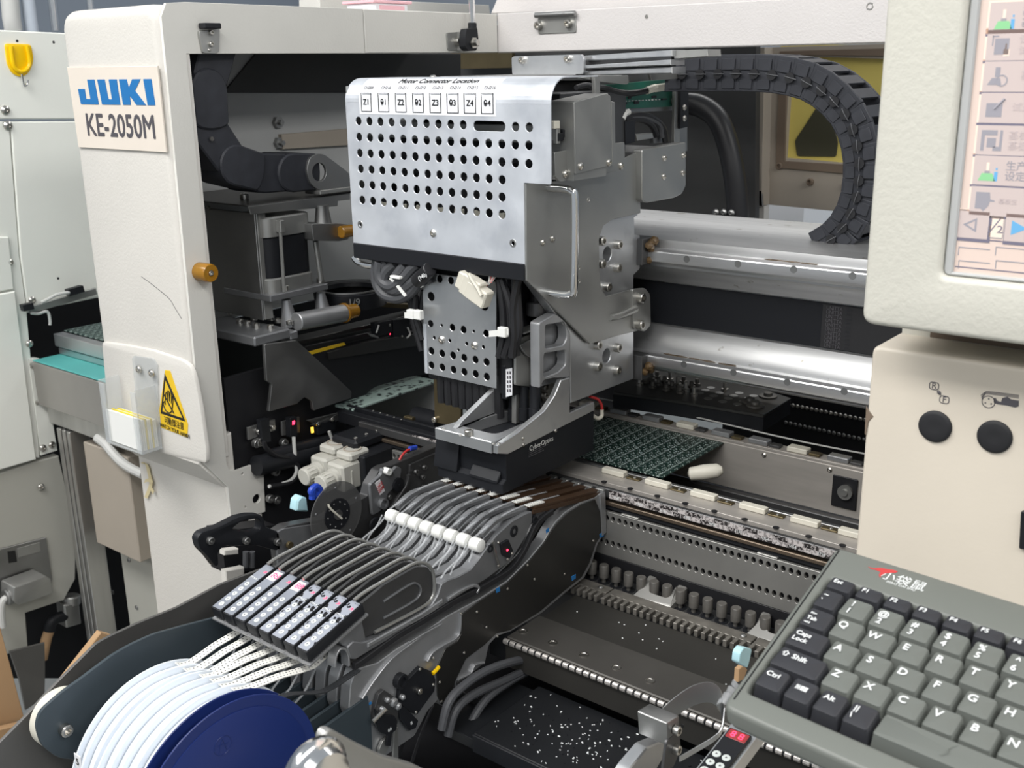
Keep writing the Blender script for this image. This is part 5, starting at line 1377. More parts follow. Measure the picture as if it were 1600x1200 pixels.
sheet('side_cover', 'X', XF + 0.0012, "930,780 938,800 942,832 931,850 921,880 909,902 880,925 845,955 797,985 776,990 757,1008 728,1030 712,1064 700,1095 690,1102 684,1088 682,1045 696,1014 714,1003 721,990 722,960 747,941 793,911 827,877 850,849 861,831 870,819 885,804 908,789", 0.0012, M_['dark_plate'], fd, r=0.0015, b=0.0003)
# ribs of the casting below the side cover
for s_ in ("720,958 719,985 712,998 694,1008 676,1020 668,1034", "757,1036 742,1040 736,1052 716,1062", "664,990 640,1008 612,1030 586,1062 566,1092", "640,1004 660,992 690,975"):
    lp = strip2(smooth2('X', XF + 0.002, s_, 3), 0.0011)
    B().plate([lp], (EX * XF, EY, EZ, EX), 0.0028, 0.0005).obj('casting_rib', M_['cast_light'], fd)
lp = strip2(smooth2('X', XF + 0.003, "556,1043 570,1034 597,1014 625,994 667,969 690,955 718,938 747,924 775,908 800,892 815,873 827,852 838,826 850,811 866,800", 2), 0.0031)
B().plate([lp], (EX * (XF - 0.002), EY, EZ, EX), 0.0045, 0.0006).obj('cable_channel', M_['rubber'], fd)
up_ = "556,1031 590,1010 640,980 713,934 760,905 798,877 819,843 832,815 832,799 822,802 800,814 775,837 762,854 748,874 735,890 715,901 700,906 690,912 684,930 670,952 640,970 596,994 567,1004 552,1002 542,1012 548,1030"
sheet('upper_body', 'X', XF + 0.0004, up_, 0.012, M_['cast'], fd, r=0.002, b=0.001)
for s_ in ("573,1008 612,986 655,962 690,938", "640,972 662,960 684,946"):
    lp = strip2(smooth2('X', XF, s_, 2), 0.0022)
    B().plate([lp], (EX * XF, EY, EZ, EX), 0.002, 0.0008).obj('ridge', M_['cast_light'], fd)
lp = strip2(smooth2('X', XF, "697,936 715,924 738,914 746,918 742,926", 2), 0.0016)
B().plate([lp], (EX * XF, EY, EZ, EX), 0.003, 0.0006).obj('ridge', M_['cast_light'], fd)
# handle: rounded bar loop with thin web
hp = [q - EX * 0.004 for q in pts('X', XF, "558,940 575,927 612,905 648,884 664,881 676,887 682,900 683,924 677,940 662,952 625,972 590,990")]
B().tube(hp, 0.0018, 8, 3).obj('handle', M_['zinc'], fd)
sheet('handle_web', 'X', XF - 0.0055, "556,950 600,914 650,886 668,886 678,900 678,925 664,946 590,988 560,1000", 0.003, M_['cast_dark'], fd, r=0.003)
lp = strip2(smooth2('X', XF - 0.004, "600,940 640,914 652,912 658,920 655,932 640,944 600,966", 3), 0.0009)
B().plate([lp], (EX * (XF - 0.0055), EY, EZ, EX), 0.002, 0.0004).obj('web_rib', M_['cast'], fd)
# keypad box
kr, kf = at('X', XF, 567, 943), at('X', XF, 479, 1020)
kd = (kf - kr); KL = kd.length; kd.normalize(); kn = Vector((0, -kd.z, kd.y))
if kn.z < 0: kn = -kn
lp = rnd([(0, 0), (KL, 0), (KL, 0.0146), (0, 0.0146)], 0.0018, 3)
kx = Vector((-1, 0, 0))
def KP(t, s, h=0.0): return kr + kd * (KL * t) + kx * s + kn * h
fr_k = (kr - kn * 0.0105, kd, kx, kn)
if kd.cross(kx).dot(kn) < 0: fr_k = (kr - kn * 0.0105 + kx * 0.0146, kd, -kx, kn)
B().plate([lp], fr_k, 0.0105, 0.0009, seg=2).obj('keypad_box', M_['black_plastic'], fd)
fo = B().plate([rnd([(0.0015, 0.0013), (KL - 0.0015, 0.0013), (KL - 0.0015, 0.0133), (0.0015, 0.0133)], 0.0012, 2)], (fr_k[0] + kn * 0.0105, fr_k[1], fr_k[2], kn), 0.00025).mesh('keypad_face', M_['keypad_face'])
kp = link('keypad_face', fo, fd)
fow = fo.copy(); fow.materials.clear(); fow.materials.append(M_['keypad_worn'])
bt = B().lathe((0, 0, 0), EZ, [(0, 0.0027), (0.0004, 0.0026), (0.0005, 0.0022)], 14).mesh('button', M_['button_white'])
bi = B().lathe((0, 0, 0), EZ, [(0, 0.0009), (0.0002, 0.0008)], 3).mesh('button_mark', M_['print_grey'])
qk = EZ.rotation_difference(kn)
for t in (0.44, 0.55, 0.66, 0.775, 0.887):
    o = inst('button', bt, KP(t, 0.0073, 0.0003), fd, qk)
    inst('button_mark', bi, KP(t, 0.0073, 0.0008), o)
tray = [KP(-0.02, -0.001, -0.0125), KP(1.03, -0.001, -0.0125), KP(1.03, 0.0156, -0.0125), KP(-0.02, 0.0156, -0.0125)]
b = B(); b.add(tray + [q - kn * 0.0018 for q in tray], [(0, 1, 2, 3), (7, 6, 5, 4), (0, 4, 5, 1), (1, 5, 6, 2), (2, 6, 7, 3), (3, 7, 4, 0)]); b.obj('keypad_tray', M_['cast_light'], fd)
sheet('keypad_leg', 'X', XF - 0.003, "520,985 562,955 572,1000 556,1030 548,1006 536,1010", 0.008, M_['cast'], fd, r=0.002)
# tape exit arch under the keypad
lp = strip2(smooth2('X', XF - 0.002, "522,1042 524,1025 530,1014 538,1014 543,1024 544,1040", 3), 0.0010)
B().plate([lp], (EX * (XF - 0.010), EY, EZ, EX), 0.010, 0.0004).obj('tape_guide_arch', M_['cast_light'], fd)
# roller, arm, films
rc = at('X', XF - 0.0075, 745, 851)
B().lathe(rc - EX * 0.0068, EX, [(0, 0.0050), (0.0010, 0.0068), (0.004, 0.0073), (0.0094, 0.0073), (0.0124, 0.0068), (0.0134, 0.0050)], 16).obj('roller', M_['white_plastic'], fd)
lp = strip2(smooth2('X', XF - 0.003, "757,838 766,828 780,815 800,806 826,797", 3), 0.0032, 0.0025)
B().plate([lp], (EX * (XF - 0.0105), EY, EZ, EX), 0.0060, 0.0009).obj('arm', M_['cast'], fd)
sheet('arm_plate', 'X', XF - 0.004, "748,856 772,832 832,803 834,815 812,838 780,866 755,878 744,884", 0.004, M_['cast_dark'], fd)
for u, v, r_ in ((800, 829, 0.0062), (763, 856, 0.0045), (833, 811, 0.0045)):
    p = at('X', XF - 0.002, u, v)
    B().lathe(p, EX, [(0, r_), (0.003, r_), (0.0034, r_ * 0.9), (0.0034, r_ * 0.5), (0.002, r_ * 0.45), (0.002, 0)], 16, cap=False).obj('cap', M_['black_plastic'], fd)
sn = sheet('sensor', 'X', XF + 0.003, "783,850 795,843 802,860 797,873 786,868", 0.006, M_['black_plastic'], fd, r=0.001)
B().lathe(at('X', XF + 0.003, 792.5, 859.5), EX, [(0, 0.0013), (0.0008, 0.0011)], 10).obj('sensor_lamp', M_['led_red'], sn)
screws('X', XF + 0.003, "800,865 793,874 779,884", 0.0019, fd, 'pan'); screws('X', XF + 0.003, "779,848", 0.0015, fd, 'pan')
B().tube(pts('X', XF + 0.004, "770,846 773,860 779,882"), 0.0012, 6, 2).obj('spring_rod', M_['steel'], fd)
for s_, w_ in (("742,856 728,874 705,896 690,922 676,946", 0.0012), ("748,858 742,880 732,905 728,925", 0.0011), ("738,852 730,870 718,888 712,902", 0.0009)):
    B().ribbon([q - EX * 0.0075 for q in pts('X', XF, s_)], EX * w_, 0.0003, 3).obj('cover_film', M_['clear_film'], fd)
B().ribbon([q - EX * 0.006 for q in pts('X', XF, "748,842 775,820 800,803 836,788 880,776")], EX * 0.0014, 0.0003, 3).obj('cover_film', M_['clear_film'], fd)
# rear tape path
B().ribbon([q - EX * 0.0075 for q in pts('X', XF, "838,795 860,789 900,779 938,768")], EX * 0.0052, 0.003, 2).obj('tape_guide', M_['brown_tape'], fd)
for d in (0.0012, 0.0138):
    lp = strip2(smooth2('X', XF - d, "832,800 862,793 900,783 941,771", 1), 0.0022)
    B().plate([lp], (EX * (XF - d - 0.0006), EY, EZ, EX), 0.0012).obj('guide_edge', M_['brown_tape'], fd)
B().ribbon([q - EX * 0.0075 for q in pts('X', XF, "832,793 846,789 856,786")], EX * 0.0036, 0.0012, 1).obj('punched_tape', M_['carrier_tape'], fd)
p = at('X', XF - 0.0075, 938, 766)
bx('rear_claw', p + Vector((-0.006, -0.004, -0.004)), p + Vector((0.006, 0.006, 0.003)), M_['zinc'], fd, 0.0015)
B().cyl(p + Vector((-0.006, -0.012, 0.002)), p + Vector((0.006, -0.012, 0.002)), 0.003, 10).obj('rear_roller', M_['zinc'], fd)
sheet('rear_post', 'X', XF + 0.002, "938,772 946,768 948,832 941,838", 0.006, M_['cast_light'], fd, r=0.001)
# lower drive: gear cover, ring, latch
gc = sheet('gear_cover', 'X', XF + 0.004, "625,1075 657,1042 676,1050 681,1062 679,1080 652,1117 640,1112 622,1097", 0.005, M_['black_plastic'], fd, r=0.0015, b=0.0005)
screws('X', XF + 0.004, "653,1079", 0.0033, gc, 'cap'); screws('X', XF + 0.004, "656,1046 628,1090 650,1113 677,1070", 0.0018, gc, 'pan')
B().lathe(at('X', XF, 622, 1062), EX, [(0, 0.0075), (0.006, 0.0075), (0.0065, 0.007), (0.0065, 0.0045), (0.004, 0.0045), (0.004, 0)], 18, cap=False).obj('ring_knob', M_['black_plastic'], fd)
B().tube([q + EX * 0.005 for q in pts('X', XF, "670,1050 676,1044 680,1039")], 0.0020, 8, 1).obj('release_tab', M_['hook_yellow'], fd)
sheet('latch_plate', 'X', XF + 0.005, "592,1085 600,1078 612,1086 624,1096 622,1130 614,1140 604,1148 594,1142 584,1128 586,1105", 0.004, M_['cast_dark'], fd, r=0.001)
la = sheet('latch_arm', 'X', XF + 0.0075, "586,1108 600,1117 616,1118 621,1126 620,1140 613,1146 611,1166 604,1166 606,1149 594,1144 590,1130", 0.002, M_['black_plastic'], fd, r=0.001)
text('latch_mark', '66', 0.0052, at('X', XF + 0.0076, 609, 1140), (0, 1, 0.1), EX, M_['print_white'], la, depth=0.0002)
lk_ = sheet('link_plate', 'X', XF + 0.006, "622,1100 634,1106 654,1126 650,1138 640,1142 626,1124", 0.002, M_['black_plastic'], fd, r=0.001)
text('latch_mark', '8', 0.0052, at('X', XF + 0.0061, 643, 1130), (0, 1, 0.1), EX, M_['print_white'], lk_, depth=0.0002)
sheet('latch_finger', 'X', XF + 0.004, "592,1172 598,1158 606,1152 610,1162 603,1178 594,1188", 0.003, M_['zinc'], fd, r=0.001)
sheet('scale_plate', 'X', XF + 0.0025, "616,1140 622,1136 623,1190 614,1196", 0.002, M_['zinc'], fd)
for u, v, r_ in ((608, 1094, 0.005), (615, 1100, 0.004), (598, 1090, 0.003), (590, 1104, 0.0028), (622, 1086, 0.003)):
    B().lathe(at('X', XF, u, v), EX, [(0, r_), (0.007, r_ * 0.9), (0.0085, r_ * 0.5)], 12).obj('pivot_boss', M_['cast_light'], fd)
for k in range(9):
    p = at('X', XF + 0.0085, 584 + k * 2.3, 1127 - k * 2.2)
    B().lathe(p, (0, 0.65, 0.76), [(0, 0.0019), (0.0005, 0.0024), (0.001, 0.0019)], 10).obj('spring_coil', M_['steel'], fd)
B().tube(pts('X', XF + 0.008, "582,1128 592,1118 602,1108"), 0.0024, 8, 1).obj('latch_spring', M_['steel'], fd)
sheet('front_plate', 'X', XF + 0.002, "500,1142 575,1088 580,1120 582,1170 590,1205 520,1215", 0.003, M_['plate_blue'], fd, b=0.0003)
B().ribbon([q + EX * 0.006 for q in pts('X', XF, "668,1102 655,1132 645,1160 636,1190")], Vector((0, 0.003, 0.0015)), 0.0012, 2).obj('drive_belt', M_['rubber'], fd)
screws('X', XF + 0.002, "720,959 777,994 677,1028 687,1066 690,1096 835,905 824,883 793,920 725,1020 760,980 745,956 882,897 927,845", 0.0017, fd, 'pan')
for s_ in ("937,835 944,830 944,838 938,841", "893,901 900,897 900,904 894,908", "775,920 781,917 782,924 776,927", "853,828 858,824 859,830 854,834", "571,1103 580,1096 582,1099 573,1107"):
    sheet('paint_mark', 'X', XF + 0.0016, s_, 0.0004, M_['print_blue'], fd)
text('cast_number', 'K6', 0.008, at('X', XF + 0.0002, 712, 1071), (0, 0.85, 0.35), EX, M_['cast_dark'], fd)
kids_worn = {4, 5, 6, 7}
feeders = {}
for i in range(8):
    dx = -(7 - i) * PITCH
    f = fd if i == 7 else copy_tree(fd, (dx, 0, 0))
    f['label'] = fl(i)
    feeders[i] = f
for i, f in feeders.items():
    dv = Vector((-(7 - i) * PITCH, 0, 0))
    for c in f.children:
        if c.name.startswith('keypad_face') and i in kids_worn: c.data = fow
    if i in (1, 3):
        lp = rnd([(KL * 0.06, 0.0018), (KL * 0.24, 0.0018), (KL * 0.24, 0.0125), (KL * 0.06, 0.0125)], 0.0004, 1)
        dsp = B().plate([lp], (fr_k[0] + kn * 0.0108 + dv, fr_k[1], fr_k[2], kn), 0.0003).obj('display', M_['display_white'], f)
        text('display_digits', '88', 0.0095, KP(0.15, 0.0065, 0.0006) + dv, EX * 1.0 + kd * -0.0, kn, M_['led_red'], dsp, depth=0.0002, shear=0.1)
    else:
        text('keypad_mark', '\u2197', 0.0050, KP(0.15, 0.004, 0.0004) + dv, EX, kn, M_['led_red'], f, depth=0.0002)
        text('keypad_text', 'ITTRAC', 0.0035, KP(0.31, 0.0073, 0.0004) + dv, EX, kn, M_['print_white'], f, depth=0.0002)

# ================================================================== tape reels
def reel(i):
    x = -0.634 - 0.0186 * (7 - i)
    t = (7 - i) / 7
    cy, cz = 0.4155 + (0.4415 - 0.4155) * t, -0.554 + (-0.587 + 0.554) * t
    rs = random.Random(40 + i)
    cy += rs.uniform(-0.002, 0.002) if 0 < i < 7 else 0; cz += rs.uniform(-0.003, 0.003) if 0 < i < 7 else 0
    return x, cy, cz
RR = 0.0868
for i in range(8):
    x, cy, cz = reel(i)
    blue = i == 7
    lab = 'deep blue plastic tape reel at the right end of the reel row' if blue else 'white plastic component reel, %s of the seven white ones' % (['leftmost', 'second from the left', 'third from the left', 'fourth from the left', 'fifth from the left', 'sixth from the left', 'rightmost'][i])
    t = thing('tape_reel', lab, 'tape reel', (x, cy, cz - RR), 'tape reels below the feeders')
    m_ = M_['reel_blue' if blue else 'reel_white']
    for s_ in (-1, 1):
        xa = x + s_ * 0.0066
        B().lathe((xa - 0.0007, cy, cz), EX, [(0, 0.028), (0, RR - 0.0005), (0.0004, RR), (0.0010, RR), (0.0014, RR - 0.0005), (0.0014, 0.028)], 72, cap=False).obj('flange', m_, t)
    if blue:
        B().lathe((x + 0.0066, cy, cz), EX, [(0, RR - 0.0095), (0.0016, RR - 0.0095), (0.0018, RR - 0.010), (0.0018, 0.012), (0.0006, 0.011)], 72, cap=False).obj('face_plate', m_, t)
        c = at('X', x + 0.0086, 348, 1165)
        lg = B(); lg.tube([c + Vector((0, 0.008 * cos(a * pi / 8), 0.008 * sin(a * pi / 8))) for a in range(16)], 0.0003, 5, 1, closed=True)
        lg.tube([c + Vector((0, -0.004, -0.005)), c + Vector((0, 0.0, 0.006)), c + Vector((0, 0.003, -0.005))], 0.0003, 5, 2)
        lg.tube([c + Vector((0, -0.005, 0.002)), c + Vector((0, 0.005, 0.0))], 0.0003, 5, 1)
        lg.obj('embossed_mark', m_, t)
    B().lathe((x - 0.0058, cy, cz), EX, [(0, 0.029), (0.0116, 0.029)], 40).obj('hub', m_, t)
    B().lathe((x - 0.0048, cy, cz), EX, [(0, RR * (0.75 if blue else 0.93)), (0.0096, RR * (0.75 if blue else 0.93))], 72).obj('tape_winding', M_['carrier_tape_black' if blue else 'reel_white'], t)
    # tape running up to its feeder
    fx = XF - 0.0075 - (7 - i) * PITCH
    s0 = Vector((x, cy + 0.035, cz + RR * 0.89)); 
    if blue:
        path = [Vector((x, cy + 0.055, cz + RR * 0.72)), Vector((x - 0.002, cy + 0.072, cz + RR * 0.66)), at('X', XF + 0.004, 505, 1080), at('X', XF + 0.003, 545, 1056), at('X', XF + 0.003, 560, 1046)]
        B().ribbon(path, EX * 0.0036, 0.0009, 3).obj('carrier_tape', M_['carrier_tape_black'], t)
    else:
        e = Vector((fx + 0.006, 0.533, -0.503))
        mid = s0.lerp(e, 0.5) + EZ * (0.004 - 0.002 * (i % 3))
        e2 = Vector((fx + 0.004, 0.556, -0.497))
        B().ribbon([s0 + Vector((0, -0.012, 0.0045)), s0, s0.lerp(e, 0.5) + EZ * 0.0012, e, e2], EX * 0.0040 - EZ * 0.0005, 0.0009, 2).obj('carrier_tape', M_['carrier_tape'], t)
        B().ribbon([Vector((x - 0.004, cy + 0.07, cz + RR * 0.4)), Vector((fx, 0.525, -0.53)), Vector((fx + 0.002, 0.548, -0.50))], EX * 0.0012, 0.0003, 3).obj('peeled_film', M_['clear_film'], t)
# little label and holes on the left reel
x, cy, cz = reel(0)
lf = bx('reel_label', Vector((x - 0.004, cy - 0.0790, cz + 0.033)), Vector((x + 0.006, cy - 0.0780, cz + 0.047)), M_['paper'], None); tag(lf, 'tiny white paper label with a number stuck on the leftmost reel edge', 'label')
text('label_text', '5', 0.009, (x + 0.001, cy - 0.0792, cz + 0.040), EX, -EY, M_['print_black'], lf)

# ================================================================== reel holder plates
q = sheet('holder_plate', 'X', -0.792, "56,1135 62,1112 95,1083 130,1058 175,1024 205,1007 240,991 290,977 345,963 420,950 560,1000 600,1240 300,1300 180,1255 122,1188 90,1184 65,1165", 0.003, M_['plate_blue'], None, r=0.006); tag(q, 'dark blue steel side plate left of the white reels', 'plate')
screws('X', -0.792, "100,1139", 0.0055, q, 'cap')
q = sheet('holder_plate', 'X', -0.832, "-30,1192 0,1160 40,1120 80,1076 110,1046 150,1006 168,996 215,974 275,950 345,913 420,885 520,880 600,1000 600,1250 100,1290 -30,1290", 0.003, M_['holder_steel'], None, r=0.004); tag(q, 'bare dark steel holder plate behind the blue plate, with a bright edge', 'plate')
q = B().lathe(at('X', -0.822, 92, 1118), EX, [(0, 0.012), (0, 0.0265), (0.014, 0.0265), (0.014, 0.012)], 40, cap=False).obj('paper_coil', M_['ivory_plastic'], None); tag(q, 'cream coloured paper tape coil between the two holder plates', 'tape coil')
# cart box below the feeders: added to keep the space under the tapes dark
ct = thing('feeder_filler', 'black feeder cart box added under the tape feeders to darken the space', 'filler', (-0.72, 0.68, -1.4))
bx('filler_body', (-1.08, 0.67, -1.36), (-0.30, 0.95, -0.81), M_['black_paint'], ct)

bx('filler_front', (-0.785, 0.615, -0.80), (-0.655, 0.619, -0.70), M_['dark_plate'], ct)
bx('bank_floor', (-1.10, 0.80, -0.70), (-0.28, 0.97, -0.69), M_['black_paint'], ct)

# ================================================================== older feeder and hook lever left of the row
XO = -0.905
of = thing('old_feeder', 'dark older tape feeder with a smoked disc and red label', 'tape feeder', at('X', XO, 560, 880))
obody = "430,833 447,822 500,812 552,786 574,775 578,758 592,735 600,730 612,727 640,715 700,690 702,765 660,790 620,812 560,860 500,900 440,905"
sheet('body', 'X', XO, obody, 0.013, M_['cast_dark'], of, r=0.002, b=0.0008)
sheet('front_plate', 'X', XO + 0.002, "432,832 444,826 500,818 520,880 500,905 436,900", 0.003, M_['cast'], of, r=0.002)
sheet('rear_plate', 'X', XO + 0.003, "641,726 690,704 700,700 700,742 684,756 676,770 640,790 618,806 610,812 604,806 632,760 640,745", 0.004, M_['cast_dark'], of, r=0.002)
sheet('bracket', 'X', XO + 0.006, "578,757 596,741 597,732 607,731 608,742 620,728 628,732 626,748 616,762 606,772 604,784 594,800 582,806 580,780", 0.004, M_['cast'], of, r=0.003, b=0.001)
B().lathe(at('X', XO + 0.004, 601, 735), EX, [(0, 0.0045), (0.009, 0.0045), (0.009, 0.002), (0.006, 0.002)], 14).obj('bush', M_['white_plastic'], of)
for u, v, r_ in ((621, 757, 0.009), (585, 819, 0.009)):
    B().lathe(at('X', XO + 0.006, u, v), EX, [(0, r_), (0.003, r_), (0.0035, r_ * 0.8), (0.0035, 0.002), (0.0045, 0.002)], 18).obj('wheel', M_['black_plastic'], of)
B().lathe(at('X', XO + 0.006, 596, 786), EX, [(0, 0.007), (0.006, 0.007), (0.006, 0.0045), (0.002, 0.0045)], 16).obj('boss', M_['cast'], of)
sheet('red_label', 'X', XO + 0.0064, "586,755 594,749 602,767 594,774", 0.0004, M_['paper'], of)
text('label_text', '\u65b9\u5411', 0.006, at('X', XO + 0.0066, 592, 764), (0, 0.35, -0.9), EX, M_['print_red'], of)
text('label_text', '\u6ce8\u610f', 0.006, at('X', XO + 0.0066, 596, 759), (0, 0.35, -0.9), EX, M_['print_red'], of)
lp = strip2(smooth2('X', XO + 0.01, "566,850 600,812 636,760 640,742", 2), 0.0022)
B().plate([lp], (EX * (XO + 0.006), EY, EZ, EX), 0.004, 0.0006).obj('arm', M_['cast_dark'], of)
screws('X', XO + 0.004, "662,730 659,745 661,760 649,737 687,722 610,740 607,776", 0.0032, of, 'cap', M_['zinc_dark'])
dc = at('X', XO + 0.012, 525, 803)
B().lathe(dc, EX, [(0, 0.012), (0, 0.0395), (0.0016, 0.0395), (0.0016, 0.012)], 48, cap=False).obj('disc', M_['clear_disc'], of)
B().lathe(dc + EX * 0.0017, EX, [(0, 0.0195), (0.0014, 0.0195), (0.0014, 0.0)], 36, cap=False).obj('disc_hub', M_['black_plastic'], of)
B().lathe(dc + EX * 0.003, EX, [(0, 0.006), (0.002, 0.006), (0.002, 0.0035), (0.0005, 0.0035)], 18).obj('disc_nut', M_['zinc_dark'], of)
B().tube([dc + Vector((0.004, -0.014, 0.018)), dc + Vector((0.005, -0.012, 0.012)), dc + Vector((0.005, 0.004, -0.006))], 0.0013, 6, 2).obj('pointer', M_['ivory_plastic'], of)
for k in range(10):
    a = 2 * pi * k / 10; screw(dc + Vector((0.0031, 0.015 * cos(a), 0.015 * sin(a))), EX, 0.0011, of, 'pan', M_['zinc_dark'])
for k in range(5):
    a = 2 * pi * k / 5 + 0.3; screw(dc + Vector((0.0016, 0.033 * cos(a), 0.033 * sin(a))), EX, 0.0016, of, 'pan', M_['cast'])
B().lathe(at('X', XO + 0.006, 451, 851), EX, [(0, 0.0042), (0.004, 0.004), (0.004, 0.002)], 14).obj('bolt', M_['brass_dull'], of)
B().tube(pts('X', XO - 0.006, "622,724 628,712 636,704 642,702"), 0.0016, 8).obj('wire', M_['red_wire'], of)
B().cyl(at('X', XO - 0.006, 640, 701), at('X', XO - 0.006, 650, 699), 0.0032, 10).obj('wire_terminal', M_['blue_plastic'], of)
q = thing('hook_lever', 'black cast hook lever with an oval opening in front of the old feeder', 'lever', at('X', XO, 420, 860))
hk_o = "308,842 315,832 343,823 372,808 390,804 407,804 413,810 415,823 437,832 439,860 430,860 400,852 370,853 350,853 341,863 342,883 337,886 325,870 312,857"
hk_h = trace('X', XO + 0.002, "362,827 377,815 403,810 408,815 407,828 390,832", 0.004)
sheet('lever', 'X', XO + 0.002, hk_o, 0.010, M_['black_plastic'], q, holes=[hk_h], r=0.003, b=0.0015, seg=2)
screws('X', XO + 0.002, "327,844 383,844 432,846", 0.0042, q, 'cap', M_['zinc_dark'])
q = B().tube([p for p in pts('X', -0.93, "490,762 486,768 492,776 500,770 498,762 490,762 488,780")], 0.0042, 8).obj('valve_knob', M_['blue_plastic'], None); tag(q, 'bent blue plastic valve knob above the smoked disc', 'knob')
q = sheet('plastic_tab', 'X', -0.93, "463,799 465,782 472,775 480,778 483,800", 0.012, M_['cyan_plastic'], None, r=0.002, b=0.002); tag(q, 'pale cyan plastic tab left of the smoked disc', 'tab')
# small white plates behind the hook lever
for s_, lab in (("351,860 373,857 373,866 351,868", 'small white bar behind the tip of the hook lever'), ("353,892 376,888 382,886 382,906 354,915", 'white plate with a screw low beside the column, below the hook lever')):
    w = sheet('white_plate', 'X', -1.05, s_, 0.01, M_['beige'], None, b=0.001); tag(w, lab, 'plate')
screws('X', -1.05, "357,909", 0.003, w, 'pan')
q = thing('black_valves', 'black valve block with tubes beside the column below the hook lever', 'valve', at('X', -1.08, 375, 890))
sheet('block', 'X', -1.08, "345,830 430,820 430,890 352,895", 0.03, M_['black_paint'], q)
for u in (384, 394): B().cyl(at('X', -1.06, u, 862), at('X', -1.06, u, 886), 0.004, 10).obj('tube', M_['cable_grey'], q)

# air regulators
def regulator(xo, u, v, lab, s):
    t = thing('air_regulator', lab, 'regulator', at('X', xo, u, v + 15), 'air regulators')
    c = at('X', xo, u, v)
    B().lathe(c, EY * 1.0 + EZ * 0.06, [(0, 0.0105), (0.001, 0.0118), (0.016, 0.012), (0.0165, 0.0105), (0.020, 0.0102), (0.021, 0.013), (0.026, 0.0135)], 22).obj('knob', M_['reg_plastic'], t)
    for k in range(16):
        a = 2 * pi * k / 16
        bx('knob_rib', c + Vector((0.0122 * cos(a) - 0.0006, 0.004, 0.0122 * sin(a) - 0.0006)), c + Vector((0.0122 * cos(a) + 0.0006, 0.015, 0.0122 * sin(a) + 0.0006)), M_['reg_plastic'], t, 0)
    bx('body', c + Vector((-0.016, 0.026, -0.018)), c + Vector((0.016, 0.085, 0.020)), M_['reg_plastic'], t, 0.003)
    bx('body_rib', c + Vector((0.0162, 0.04, -0.012)), c + Vector((0.0175, 0.043, 0.010)), M_['reg_plastic'], t, 0.0004)
    g = bx('gauge_base', c + Vector((-0.015, 0.042, 0.0202)), c + Vector((0.015, 0.078, 0.032)), M_['reg_plastic'], t, 0.003)
    B().lathe(c + Vector((0, 0.060, 0.0322)), EZ, [(0, 0.0125), (0.001, 0.0125), (0.001, 0.0105), (-0.002, 0.010), (-0.002, 0)], 24, cap=False).obj('gauge_ring', M_['tan_paint'], g)
regulator(-1.055, 474, 746, 'beige air regulator with a ribbed knob, left of the two', 1)
regulator(-1.02, 500, 757, 'beige air regulator with a ribbed knob, right of the two', 1)
# ================================================================== feeder bank behind the feeders
bk = thing('feeder_bank', 'steel feeder bank with perforated plate, pins and toothed rack', 'feeder bank', (-0.5, 0.95, -0.65))
YP = 0.965
holes = []
x = -1.034
xs = []
while x < -0.02:
    for z in (-0.5085, -0.5395):
        holes.append([(x + 0.0026 * cos(a * pi / 5), z + 0.0036 * sin(a * pi / 5)) for a in range(10)])
    xs.append(x); x += 0.0085
sheet('perforated_plate', 'Y', YP, [(-1.06, -0.5565), (0.0, -0.5565), (0.0, -0.5005), (-1.06, -0.5005)], 0.004, M_['perf_steel'], bk, holes=holes, b=0.0004)
bx('plate_backing', (-1.06, YP + 0.006, -0.5565), (0.0, YP + 0.009, -0.5005), M_['black_paint'], bk)
for u, v in ((986, 806), (1199, 868)):
    q = at('Z', -0.4995, u, v); bx('cover_clip', (q.x - 0.012, YP + 0.0005, -0.5003), (q.x + 0.012, YP + 0.009, -0.4985), M_['perf_steel'], bk)
# grooves and the brown bar above the plate
bx('groove_bar', (-1.06, 0.9685, -0.4990), (0.0, 0.985, -0.4925), M_['black_plastic'], bk)
bx('brown_bar', (-1.06, 0.966, -0.4935), (0.0, 0.974, -0.4885), M_['bar_brown'], bk)
bx('groove_bar', (-1.06, 0.9720, -0.4880), (0.0, 0.985, -0.4800), M_['black_plastic'], bk)
bx('slot_strip_holder', (-1.06, 0.9655, -0.4835), (0.0, 0.972, -0.4725), M_['cast_dark'], bk)
sst = bx('slot_strip', (-0.640, 0.9648, -0.4832), (-0.30, 0.9654, -0.4730), M_['slot_strip'], bk, 0)
k = 41
for i in range(20):
    xx = -0.630 + i * 0.0155
    if xx > -0.32: break
    text('slot_number', '%02d%02d' % (k, k + 1), 0.0042, (xx, 0.9647, -0.4758 if i % 2 else -0.4804), EX, -EY, M_['print_black' if (i % 2) else 'print_white'], sst, depth=0.0001)
    k += 1
# pins on the shelf
bx('pin_shelf', (-1.06, 0.912, -0.592), (0.0, 0.966, -0.5815), M_['cast_dark'], bk)
bx('pin_recess', (-1.06, 0.9655, -0.5810), (0.0, 0.975, -0.5570), M_['black_paint'], bk)
pm = B().lathe((0, 0, 0), EZ, [(0, 0.0026), (0.006, 0.0026), (0.0062, 0.0056), (0.0205, 0.0058), (0.0217, 0.0050)], 16).mesh('pin', M_['pin_steel'])
ph = B().lathe((0, 0, 0), EZ, [(0, 0.0076), (0.0006, 0.0076), (0.0006, 0.0050), (0.0002, 0.0048)], 16).mesh('pin_hole', M_['black_plastic'])
for i in range(34):
    xx = -0.6345 + (i - 4) * 0.0170
    if xx > -0.06: break
    p = inst('pin', pm, (xx, 0.9475, -0.5812), bk); inst('pin_hole', ph, (xx, 0.9475, -0.5814), p)
